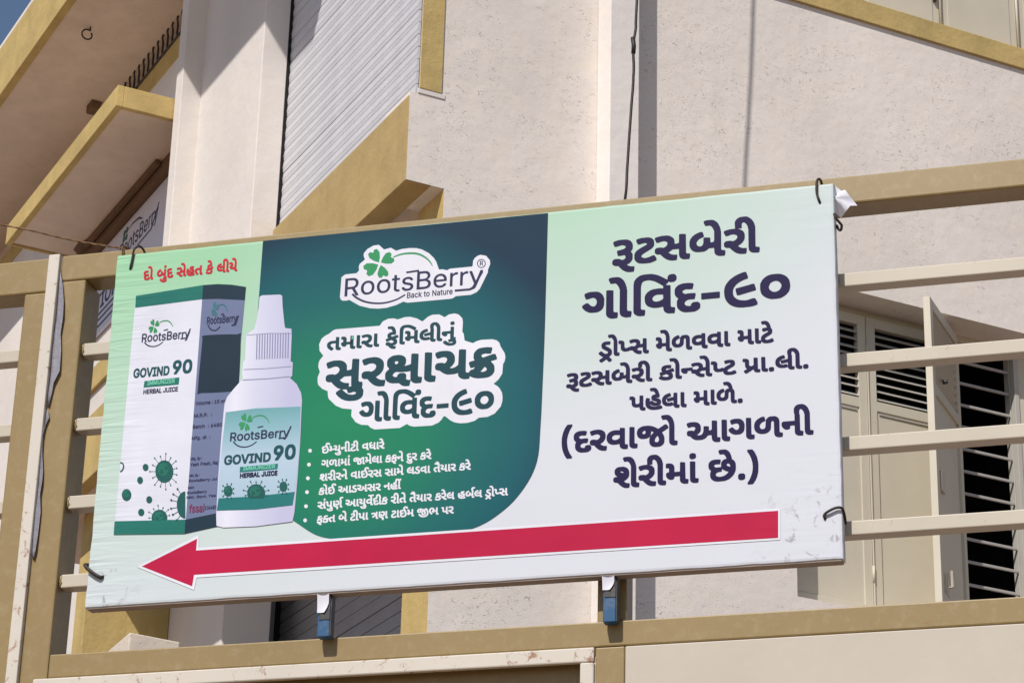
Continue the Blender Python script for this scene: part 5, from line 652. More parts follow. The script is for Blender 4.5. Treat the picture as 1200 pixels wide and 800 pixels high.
'b0': (648, '*C)T*4)Z*))c)y)o)r)|)l*2)h*H)g*^)h*r)k+*)p+:)v+G*%+U*1+_*?+e*L+h*Z+h*h+e*x+]+)+R+2+E+:+3+>*{+@*`+?*H+;*2+5)|+.)o+$)d*t)Z*d)T*S)S *J)u*S)t*Z)u*b)x*j*#*o*-*s*6*w*O*v*r*q+1*l+:*f+@*_+E*U+G*H+E*A+A*=+<*7+3*4+**0*m*0*O*4*6*8*-*=*#*C)y'),
'b1': (648, ')t)V)q)])r)q)t)t)x)v*G)v*H)x*H+<*G+=*$+#)z*})v+$)u+()v+E*G+f*h+f*k+c*l+_*l)x*n)v+8)u+;)q+;)Y+:)W+6)U)x)U'),
'b4': (648, '*d)W*a)]*a)z)i){)g)|)e*&)e*;*T+c*Z+f*q+f*v+c*w+a*v+[*3*B*a*B*b*w*f*z+$*z+(*y+)*t+**B+=*A+A*@+B*;+B*&+@)|+=){++){+*)z+))]+&)V*h)U'),
'b5': (648, '*?)U*-)]*#)c)w)k)q)u)m*#)l*0)m*4)r*6*1*5*4*2*8*&*>)z*H)u*U)t*a)x*k*&*q*2*q*B*o*K*i*T*d*Y*Z*^*Q*`*E*_*;*Z*1*U)u*X)p*Z)o*`)y+a){+d*%+f+.+f+2+a+2+I+0+F+++D*?+D*:*{*L+%*a+$*s*y+(*m+3*^+9*K+:*6+7*#+1)s++)j*|)b*p)Y*d)U*W)S*J)S'),
'b6': (648, '*B)T*7)X*,)`)|)j)v)s)q*#)n*4)m*B)p*O)v*`*$*r*W+c*[+f*w+f*|+b*{+[*R*{*R*y*c*x*p*t*|*n+-*c+4*V+8*K+:*;+8*)+4)x+-)l+#)b*u)[*j)V*^)S*N)S *H)u*T)t*a)v*j)}*p*-*r*;*o*H*g*S*^*Y*P*Z*E*W*<*O*7*F*5*9*8*+*>)|'),
'b8': (648, '*@)T*0)Y)|)c)r)o)k)})i*-)i*6)l*F)u*V*(*b)x*m)r*y)o+,)p+:)s+E)x+N*%+W*.+_*9+d*G+g*R+h*a+g*n+d*|+[+-+P+5+C+8+3+6*}+/*n+#*b+1*V+:*H+>*;+>*)+:)x+5)o++)c*|)]*n)V*a)S*N)S *F)u*P)t*^)u*j)y*p*#*u*-*u*6*s*@*l*H*a*N*P*P*B*M*7*D*2*9*3*+*9){ *I*r*T*q*^*r*f*v*l*}*o+,*o+5*l+<*e+C*Y+G*K+G*A+C*;+<*8+1*9+$*@*v'),
'b9': (648, '*.)V*+)Y*,)_*U*B*E*C*5*H***N){*W)s*e)n*t)m+,)p+:)t+E){+P**+Y*3+`*>+e*I+h*Y+h*e+f*p+b*z+[+++Q+2+G+6+<+9+,+9*y+7*k+1*Z+&*H*N)W*I)U *I*b*T*a*a*c*j*j*p*t*r+(*o+5*g+@*^+F*R+G*G+E*>+>*7+3*5+$*8*r*>*i'),
'b:': (268, ')u)U)n)Z)i)b)h)k)i)t)n){)u*%*#*&*-*%*4){*9)t*;)k*9)b*4)Z*-)U*#)S )|*^)s*a)l*g)i*n)h*w)k+%)q+-)w+0*%+1*/+.*6+(*9*|*:*s*8*j*2*c*+*_'),
'bA': (689, ')_)V)])Y)])_*E+c*J+f*i+e*l+a+T)_+T)X+P)U+7)U+3)W*{*.*x*/*8*/*6*,*%)W)|)U)c)U *C*O*n*O*n*R*X+7'),
'bB': (654, ')n)V)l)])l+_)m+c)s+f*_+f*q+c*}+^+,+W+4+N+:+C+=+7+=+*+:*w+4*k+**b+2*[+9*U+?*K+C*B+D*6+D*)+=)q+7)h+.)a*})Z*q)W*Z)U)s)U *5)x*8)w*Z)w*f)w*o)z*v*#*{*+*|*4*z*=*v*D*q*H*f*M*Z*O*6*N *5*p*Z*o*h*s*p*y*t+(*u+1*r+:*k+A*b+D*6+D'),
'bC': (730, '*N)U*<)[*/)d){)q)p*()j*9)f*K)e*`)g*y)m+1)t+@*$+N*3+Z*C+c*Q+g*d+h*v+f+)+b+2+^+<+W+E+N+L+E+R+:+W+,+W*}+U*{+R*z+9*z+5*}+2+.+++8*|+?*q+D*h+F*]+F*S+D*J+@*A+:*9+1*2*}*/*r*.*d*.*O*0*D*4*9*=*+*H)|*S)w*a)u*q)w+%*#+/*-+5*=+9*A+T*A+X*=+W*6+R*&+K)t+@)h+4)_+$)W*q)T*a)S'),
'bD': (721, ')n)V)l)])l+_)m+c)s+f*]+f*v+a+,+X+7+P+E+A+M+1+R*y+T*`+S*K+M*2+F)|+;)o+0)f*})^*m)X*Q)U)s)U *5)x*8)w*U)w*h)z*q*#*y*)+$*0++*9+/*D+1*R+2*e+0*r+,+&+%+1*x+9*o+?*d+C*X+D*8+D*5+C'),
'bE': (601, ')n)V)l)])l+_)m+c)s+f+0+e+3+c+4+_+4+I+0+E*8+D*5+C*6*o+&*o+,*m+.*i+-*R+)*N*5*M*5)x*8)w+0)v+2)u+5)q+5)]+4)W+.)U)s)U'),
'bF': (590, ')n)V)l)])l+_)m+c)s+f+,+f+0+e+3+a+3+L+2+G+/+E*8+D*5+C*6*l+&*l++*g+**O+)*M+$*K*6*J*5)Y*4)W*/)U)s)U'),
'bG': (746, '*N)U*<)[*/)d){)q)p*()j*9)f*K)e*`)g*y)l+1)t+@*#+M*/+W*:+_*J+e*Z+h*q+g+$+d+0+_+;+W+D+O+L+E+S+:+W+,+X*}+T*z+8*{+5*}+/+1+)+9*z+@*q+D*h+F*]+F*S+D*J+@*A+:*9+1*3+$*0*t*.*g*.*V*/*H*5*9*:*/*C*%*L)z*U)w*a)u*m)v*x)y+&*#+-*++2*2+7*B+4*C*h*C*d*E*b*H*b*`*d*b*h*d+V*d+Y*b+Z*^+Y*;+V*-+O)y+F)m+9)a++)Y*s)T*d)S'),
'bH': (743, ')n)V)l)])l+_)m+c)s+f*/+f*4+c*5+_*6*q+.*p+0*r+0+b+5+f+P+e+R+c+S+_+S)]+Q)W+M)U+5)U+1)W+0)Y+0*M+.*O*8*O*5*M*5)Y*4)W*/)U)s)U'),
'bI': (440, ')c)V)a)])a)q)c)u)h)w*#)w*()x*(+C*#+D)h+D)c+F)a+I)a+_)b+c)h+f*i+e*l+a*k+G*g+D*M+D*K+C*K)z*K)x*M)w*i)v*l)q*k)X*i)V*d)U)h)U'),
'bJ': (570, '*3)U*%)Y)y)_)o)h)j)o)d*&)b*B)d*D)i*F*$*F***D*+*B*,*2*-*)*3)z*:)v*C)t*L)u*R)x*W){*[*)*^*4*_+a*a+e*c+f+#+e+&+c+(+_+(*6+&*++#)x*u)h*l)`*c)Y*U)T*L)S*<)S'),
'bL': (565, ')n)V)l)])l+a)p+f*/+f*4+d*5+_*5)x*8)w+,)v+.)u+0)q+0)Y+.)V+))U)s)U'),
'bM': (903, ')n)V)l)])l+_)n+e)s+f*8+f*>+c*t*2+O+c+T+f+u+f+y+e+|+_+|)]+z)W+w)U+^)U+Y)W+X)Y+X*p+V*t+*)Y+&)V*})U*h)U*e)W*6*s*4*m*4)Y*/)U)s)U'),
'bN': (753, ')n)V)l)])l+_)m+c)s+f*4+f*8+c+0*<+2*@+2+a+5+e+7+f+R+e+T+c+U+_+U)]+T)W+R)V+M)U+2)U+/)W*6+(*5+$*5)Y*4)W*/)U)s)U'),
'bO': (764, '*N)U*<)[*/)d)|)q)p*()j*9)f*K)e*`)g*y)m+1)u+@*#+M*/+W*<+`*Q+g*d+h*s+g+.+`+<+W+G+L+T+:+[+(+_*p+`*T+^*B+W*0+O)z+C)j+7)a+&)X*s)T*a)S *^)u*h)u*s)x*|)|++*)+2*2+8*=+;*H+<*V+;*r+8*}+2+.+++7*|+?*s+C*h+F*]+E*Q+C*H+?*?+7*8+.*2*}*.*g*.*V*/*H*3*=*8*2*?*)*H)|*S)w'),
'bP': (638, ')n)V)l)])l+_)m+c)s+f*]+f*m+d*}+^+,+W+4+N+:+E+?+7+A+*+A*t+>*i+9*^+3*T+,*L*}*F*q*A*_*>*6*>*5)]*4)W*/)U)s)U *5*`*]*`*h*b*o*g*u*p*x*}*w+1*q+;*j+A*_+D*6+D'),
'bR': (643, ')n)V)l)])l+_)m+c)s+f*_+f*q+c+$+]+0+S+9+G+?+7+A+$+?*p+9*`+0*T+#*K*}*H+H)_+H)Y+G)W+B)U+$)V*{)Y*W*B*6*C*5)Y*4)W*/)U)s)U *6*e*]*e*h*g*o*k*u*r*x*}*w+1*s+:*k+A*b+D*6+D'),
'bS': (641, '*>)T*))[)y)c)r)j)k)r)g){)d*1)f*6)k*8***7*.*3*1*(*7){*E)u*T)t*e)v*q*#*u*(*x*/*x*:*s*A*l*E*5*V*&*^)x*e)p*o)k*z)i+.)j+9)n+D)t+N)}+W*.+`*<+e*G+g*Y+h*g+f*|+_+2+R+8+I+<+@+?+2+>+.+8++*y+,*w+.*s+:*l+A*a+E*P+G*B+D*8+=*3+4*3+)*7*}*@*w*u*g+%*a+1*X+:*N+?*C+A*8+@*(+;)u+6)l+-)c*y)Y*n)U*a)S*K)R'),
'bT': (645, '*E)V*B)W*A)]*A+C*>+D)e+E)b+I)b+_)c+c)i+f+A+e+C+c+D+_+D+I+A+E*g+D*e+C*e)Y*a)U'),
'bU': (744, '*J)T*7)[*&)g)v)u)n*-)l*A)m+c)o+e)s+f*/+f*5+c*5*A*7*6*<*+*F){*S)v*b)u*o)w*z)|+)*++.*6+0*A+1+c+5+f+P+e+S+`+S*?+Q*-+M)|+F)p+>)g+5)`+))Y*v)T*h)R*X)R'),
'bV': (689, '*H)V*E)Y)]+[)[+a)]+c)c+f)|+f*%+c*X*,*Z*/+2+c+7+f+R+e+U+a+T+]*m)Y*k)V*f)U'),
'bY': (678, '*H)V*E)]*E*K)]+[)[+a)]+c)c+f*%+e*V*q*X*p+.+e+3+f+K+f+P+e+R+a+Q+[*j*K*i)X*d)U'),
'bZ': (628, ')i)V)f)Y)f)o*h+C*f+E)i+E)g+F)e+I)e+_)f+c)l+f+9+e+<+a+<+L*9)x*<)v+9)v+;)u+=)q+=)]+<)W+7)U'),
'ba': (561, '*+)T)|)W)r)^)k)e)e)n)b)y)a*()b*3)e*<)n*H*#*Q*4*U*X*Z*`*]*_*f*]*m*V*q*O*s*D*t*=*r*6*o*0*j***a*%*`)h*h)e*j)e*o)k*z)s+))|+0*-+5*;+8*H+9*V+8*b+5*m+0*v+(*}*x+&*m+(*]+()Y*})U*f)U*b)W*`)_*S)W*H)S*;)R *=)r*M)t*X)|*_*-*`*=*;*7*2*4*-*1*)***+)z*2)u'),
'bc': (571, '*<)T*/)Y*#)a)t)j)l)w)f*+)d*8)c*L)e*Z)i*h)n*t)v+$*(+/*3+5*A+8*N+9*]+8*o+1*|+&+-*t+1*f+.*b*o*[*j*_*d*k*Z*q*S*s*J*s*<*o*7*k*2*d*,*S*+*?*0*-*3*%*:)x*A)u*J)s*U)t*_)w*f)}*l*/*o*2+.*,+1*(+1*#+-)s+&)j*x)a*o)Z*d)U*W)S*H)R'),
'bd': (612, '*8)T*,)Y)y)c)p)n)h*#)d*6)c*H)e*])j*m)p*y)y+)*,+2*8+7*H+9*U+8*a+4*m+,*m+c*p+e*s+f+2+e+5+`+4)Y+0)U*s)U*p)W*n)Y*m)a*a)W*U)S*H)R *@)u*N)s*U)t*])w*f*&*k*6*m*J*i*_*f*f*`*m*Z*q*S*s*E*s*:*n*1*d*-*U*+*A*/*/*6)}'),
'be': (583, '*<)T*/)Y*#)a)s)l)k)w)f*+)c*8)c*L)e*Z)i*h)n*t)x+&*(+/*3+5*?+8*L+9*]+7*h+4*s+.*|+%+**v+/*k+3*]+4*O+4*=+2*:+.*9*-*9*,*6*/*-*2*%*8)z*?)v*H)s*S)s*_)v*g)|*m*,*q*.+.*(+2*#+2){+.)p+()g*z)`*o)Y*d)U*W)S*H)R *,*X*k*X*g*d*a*m*W*r*L*t*A*r*8*m*0*d'),
'bf': (370, ')v)V)s)])s*r)]*s)Y*t)W*y)X+3)]+7)r+7)s+:)t+I)w+U)|+_*++g*4+k*@+n*M+n*X+l*^+j*b+f*Z+N*W+L*T+K*K+M*B+L*=+H*<+C*;+:*=+7*V+7*Y+5*[+1*[*y*Y*t*V*s*;*r*;)Y*7)U)z)U'),
'bg': (613, '*8({*()&)v)/)i)>)h)A)i)D*%)R**)Q*3)F*<)A*J)>*Z)@*e)E*j)L*m)U*m)d*m)e*d)^*Z)Y*Q)X*C)W*8)Y*-)^*#)d)v)j)o)s)j)|)f*+)d*9)c*T)i*k)p*y)y+)*-+3*8+7*H+9*U+8*a+4*m+,*n+3*q+7+2+7+5+1+5)W+4)L+1)A+,)8+$)/*v))*m)#*_({*S(y*C(y *K)x*W)y*_)}*d*&*k*4*m*F*k*X*f*g*a*l*Z*q*L*t*?*q*5*i*.*[*+*I*-*7*3*)*<){'),
'bh': (591, ')l)V)i)])i+a)n+f*-+f*/+e*1+a*2+/*?+5*J+8*U+9*d+8*m+5*w+/+#+(+)*y+-*m+/*`+/)Y+.)W+))U*m)U*h)Y*g*`*d*i*_*n*U*s*L*s*C*r*;*m*6*g*2*^*1)Y*-)U)p)U'),
'bi': (242, ')l)V)i)])i+3)n+7*-+7*0+5*1+1*1)Y*-)U)p)U )u+B)n+F)h+L)f+S)f+[)j+d)p+i)w+l*%+k*-+h*3+a*6+Y*5+P*1+I*++D*#+B'),
'bj': (242, ')T(})R)))S)?)V)B)`)C)e)D)h)H)i)M)j+4)n+7*-+7*/+6*1+1*1)Q*/)A*,)8*()2)w)()g(})Y(| )r+C)k+H)g+O)e+U)g+_)l+f)r+j){+l**+i*1+d*4+_*6+U*4+O*/+H*(+C)y+B'),
'bk': (548, ')l)V)i)])i+a)n+f*-+f*/+e*1+a*2*^*3*]*f+6*j+7+++7+0+4+0+1+.+,*S*O+2)a+4)^+5)Y+0)U*j)U*:*8*8*8*2*2*1)]*0)W**)U)p)U'),
'bl': (275, '*%)V)w)Z)p)b)k)l)j)u)i+`)k+e)p+f*-+f*1+b*2)y*3)u*6)u*?)v*C)t*E)q*J)^*H)W*A)U*3)T'),
'bm': (875, ')l)V)i)])i+1)l+6)p+7*-+7*0+3*1+.*:+4*C+8*N+:*W+9*a+7*i+3*v+%+$+/+0+6+=+9+K+:+V+7+`+4+g+/+n+(+u*t+x*e+x)]+w)W+t)V+[)U+V)W+U)Y+T*e+R*k+M*p+F*s+@*t+7*s+0*o++*i+(*b+&)]+&)X+$)V*f)U*a)W*`)Y*_*e*]*k*W*p*Q*s*J*t*A*r*:*n*5*i*2*`*1)Y*-)U)p)U'),
'bo': (599, '*<)T*/)Y*#)a)t)j)l)w)f*+)d*8)c*L)e*Z)i*h)n*t)v+$*%+-*3+5*?+8*L+9*Z+8*g+5*s+.+$+$+-*t+4*d+7*S+8*?+6*1+2*#++)p*|)e*q)[*f)V*Z)S*L)R *A)u*H)s*Q)s*_)w*h*&*n*6*p*J*k*_*h*f*b*m*U*s*H*s*<*o*2*d*-*U*+*A*/*/*6)}'),
'br': (376, ')l)V)i)])i+3)n+7**+7*/+5*1+.*:+4*E+8*S+9*_+8*b+3*a*w*_*r*Z*q*J*r*A*p*8*j*2*`*1*V*1)Y*-)U)p)U'),
'bs': (527, '*2)T)|)Z)n)e)h)n)e)w)c*#)e*()|*.*%*.***+*-)|*2)w*;)s*D)r*O)t*X)x*]*#*]*+*Y*/*S*2*+*=)u*F)o*L)j*U)h*b)h*o)l*y)r+&)y+.*)+3*3+7*?+9*J+9*X+7*i+0*s+&*}*q+#*m*|*h*f*b*b*b*_*d*Y*m*S*r*M*t*D*t*;*s*4*o*0*k*0*d*3*_*8*[*`*Q*i*M*r*H*z*?+#*6+%*++%)y*})p*v)g*o)`*d)X*X)T*M)S*?)R'),
'bt': (327, '*0)U*&)X)x)`)r)i)n)r)m*$)m*s)]*s)X*w)X+4)]+7)m+8)m+S)q+X*.+X*2+W*5+S*5+8*M+7*O+5*Q+1*Q*y*O*u*K*s*7*s*5*p*5*$*6)x*9)u*@)t*K)u*N)t*P)o*U)Z*R)W*F)T*9)T'),
'bu': (591, '*3)U*()Z)y)b)r)k)l)x)i*3)j+4)l+6)p+7*-+7*1+4*1*7*2*,*6*#*;)x*C)u*L)t*U)v*])z*b*$*f*.*g*9*h+4*m+7+++7+.+6+0+1+0)]+/)X+))U*m)U*i)X*h)a*])Y*N)T*?)S'),
'bv': (562, '*9)W)]+/)]+3)^+5)c+7)z+7*$+5*H*-*l+5*p+7+1+7+5+3+4+/*X)W*T)U*=)U'),
'by': (562, ')o(})i)$)g)*)n)@)s)C*&)A*+)C*1)L*6)[)]+.)]+3)^+5)c+7)|+7*$+5*H*-*l+5*r+7+.+7+3+6+5+3+4+.*R)E*K)7*B),*4)#*&({'),
}
TEXT = [
('heading', 'રૂટસબેરી', 'g', 1.108, 1.4143, 0.6635, 0.0548, 'navy', 1, 0.0),
('heading', 'ગોવિંદ-૯૦', 'g', 1.046, 1.4748, 0.5464, 0.0606, 'navy', 1, 0.0),
('address', 'ડ્રોપ્સ મેળવવા માટે', 'g', 1.0818, 1.44, 0.4619, 0.0318, 'navy', 1, 0.0),
('address', 'રૂટસબેરી કોન્સેપ્ટ પ્રા.લી.', 'g', 1.0151, 1.5079, 0.4004, 0.0304, 'navy', 1, 0.0),
('address', 'પહેલા માળે.', 'g', 1.1463, 1.3758, 0.3387, 0.0311, 'navy', 1, 0.0),
('address', '(દરવાજો આગળની', 'g', 1.008, 1.5151, 0.2603, 0.0435, 'navy', 1, 0.0),
('address', 'શેરીમાં છે.)', 'g', 1.1148, 1.4055, 0.178, 0.0432, 'navy', 1, 0.0),
('slogan', 'તમારા ફેમિલીનું', 'g', 0.4976, 0.7801, 0.5284, 0.0291, 'petrol', 2, 0.0),
('slogan', 'સુરક્ષાચક્ર', 'g', 0.4987, 0.8683, 0.4404, 0.064, 'petrol', 2, 0.0),
('slogan', 'ગોવિંદ-૯૦', 'g', 0.5764, 0.8648, 0.3615, 0.0447, 'petrol', 2, 0.0),
('bullet_line', 'ઈમ્યુનીટી વધારે', 'g', 0.4992, 0.635, 0.2994, 0.0154, 'white', 2, 0.0),
('bullet_line', 'ગળામાં જામેલા કફને દુર કરે', 'g', 0.4996, 0.7362, 0.269, 0.0154, 'white', 2, 0.0),
('bullet_line', 'શરીરને વાઈરસ સામે લડવા તૈયાર કરે', 'g', 0.4979, 0.8203, 0.2393, 0.0153, 'white', 2, 0.0),
('bullet_line', 'કોઈ આડઅસર નહીં', 'g', 0.4974, 0.6739, 0.2093, 0.0152, 'white', 2, 0.0),
('bullet_line', 'સંપુર્ણ આયુર્વેદીક રીતે તૈયાર કરેલ હર્બલ ડ્રોપ્સ', 'g', 0.4968, 0.8994, 0.1789, 0.0152, 'white', 2, 0.0),
('bullet_line', 'ફક્ત બે ટીપા ત્રણ ટાઈમ જીભ પર', 'g', 0.4972, 0.7876, 0.1486, 0.0151, 'white', 2, 0.0),
('tagline', 'દો બુંદ સેહત કે લીયે', 'g', 0.067, 0.2839, 0.734, 0.0215, 'red', 1, 0.0),
('brand_name', 'RootsBerry', 'l', 0.5303, 0.8332, 0.6493, 0.0406, 'ink', 2, 0.0),
('brand_tagline', 'Back to Nature', 'b', 0.6688, 0.7682, 0.6315, 0.0124, 'ink', 2, 0.0),
('registered_mark', 'R', 'b', 0.8252, 0.8326, 0.6901, 0.0102, 'ink', 2, 0.0),
('brand_name', 'RootsBerry', 'b', 0.0762, 0.1867, 0.5865, 0.019, 'ink', 2, 0.0),
('product_name', 'GOVIND', 'h', 0.064, 0.1463, 0.5056, 0.0194, 'teal_ink', 2, 0.0),
('product_name', '90', 'h', 0.1532, 0.1977, 0.5066, 0.0286, 'teal_ink', 2, 0.0),
('product_note', 'IMMUNIZER', 'h', 0.0976, 0.1607, 0.4857, 0.0091, 'pale', 3, 0.0),
('product_note', 'HERBAL JUICE', 'h', 0.0905, 0.1692, 0.4658, 0.0098, 'navy', 2, 0.0),
('brand_name', 'RootsBerry', 'b', 0.2229, 0.2911, 0.6145, 0.0164, 'ink', 3, 0.0),
('fine_print', 'Volume : 15 ml', 'b', 0.2113, 0.2793, 0.4304, 0.0077, 'dim', 3, 0.0),
('fine_print', 'M.R.P.  :', 'b', 0.2106, 0.2508, 0.4025, 0.0077, 'dim', 3, 0.0),
('fine_print', 'Batch  : 6480', 'b', 0.2097, 0.2755, 0.3776, 0.0076, 'dim', 3, 0.0),
('fine_print', 'Mfg. dt  :', 'b', 0.2093, 0.2507, 0.3527, 0.0069, 'dim', 3, 0.0),
('fine_print', 'Mfg. By :', 'b', 0.2104, 0.236, 0.307, 0.0059, 'dim', 3, 0.0),
('fine_print', 'Yash Fresh, Raj', 'b', 0.2105, 0.2721, 0.2937, 0.0069, 'dim', 3, 0.0),
('fine_print', 'Mkt. By :', 'b', 0.2104, 0.2332, 0.27, 0.0056, 'dim', 3, 0.0),
('fine_print', 'RootsBerry Jui', 'b', 0.2103, 0.2728, 0.2587, 0.0055, 'dim', 3, 0.0),
('fine_print', 'Batch', 'b', 0.2096, 0.2229, 0.2437, 0.0052, 'dim', 3, 0.0),
('fine_print', 'RootsBerry', 'b', 0.2086, 0.2521, 0.2325, 0.0052, 'dim', 3, 0.0),
('fine_print', 'Mkt. Govt. Yes', 'b', 0.2081, 0.2726, 0.2222, 0.0055, 'dim', 3, 0.0),
('fine_print', 'fssai', 'b', 0.2157, 0.2496, 0.1909, 0.0169, 'maroon', 3, 0.0),
('fine_print', '106480', 'b', 0.2502, 0.2765, 0.1952, 0.0075, 'dim', 3, 0.0),
('brand_name', 'RootsBerry', 'b', 0.2957, 0.4268, 0.3419, 0.0187, 'ink', 6, 0.0),
('product_name', 'GOVIND', 'h', 0.2861, 0.3889, 0.2907, 0.019, 'teal_ink', 6, 0.0),
('product_name', '90', 'h', 0.3944, 0.4429, 0.2929, 0.0293, 'teal_ink', 6, 0.0),
('product_note', 'IMMUNIZER', 'h', 0.3291, 0.4002, 0.2746, 0.0079, 'pale', 7, 0.0),
('product_note', 'HERBAL JUICE', 'h', 0.3236, 0.4059, 0.2589, 0.0094, 'navy', 8, 0.0),
]
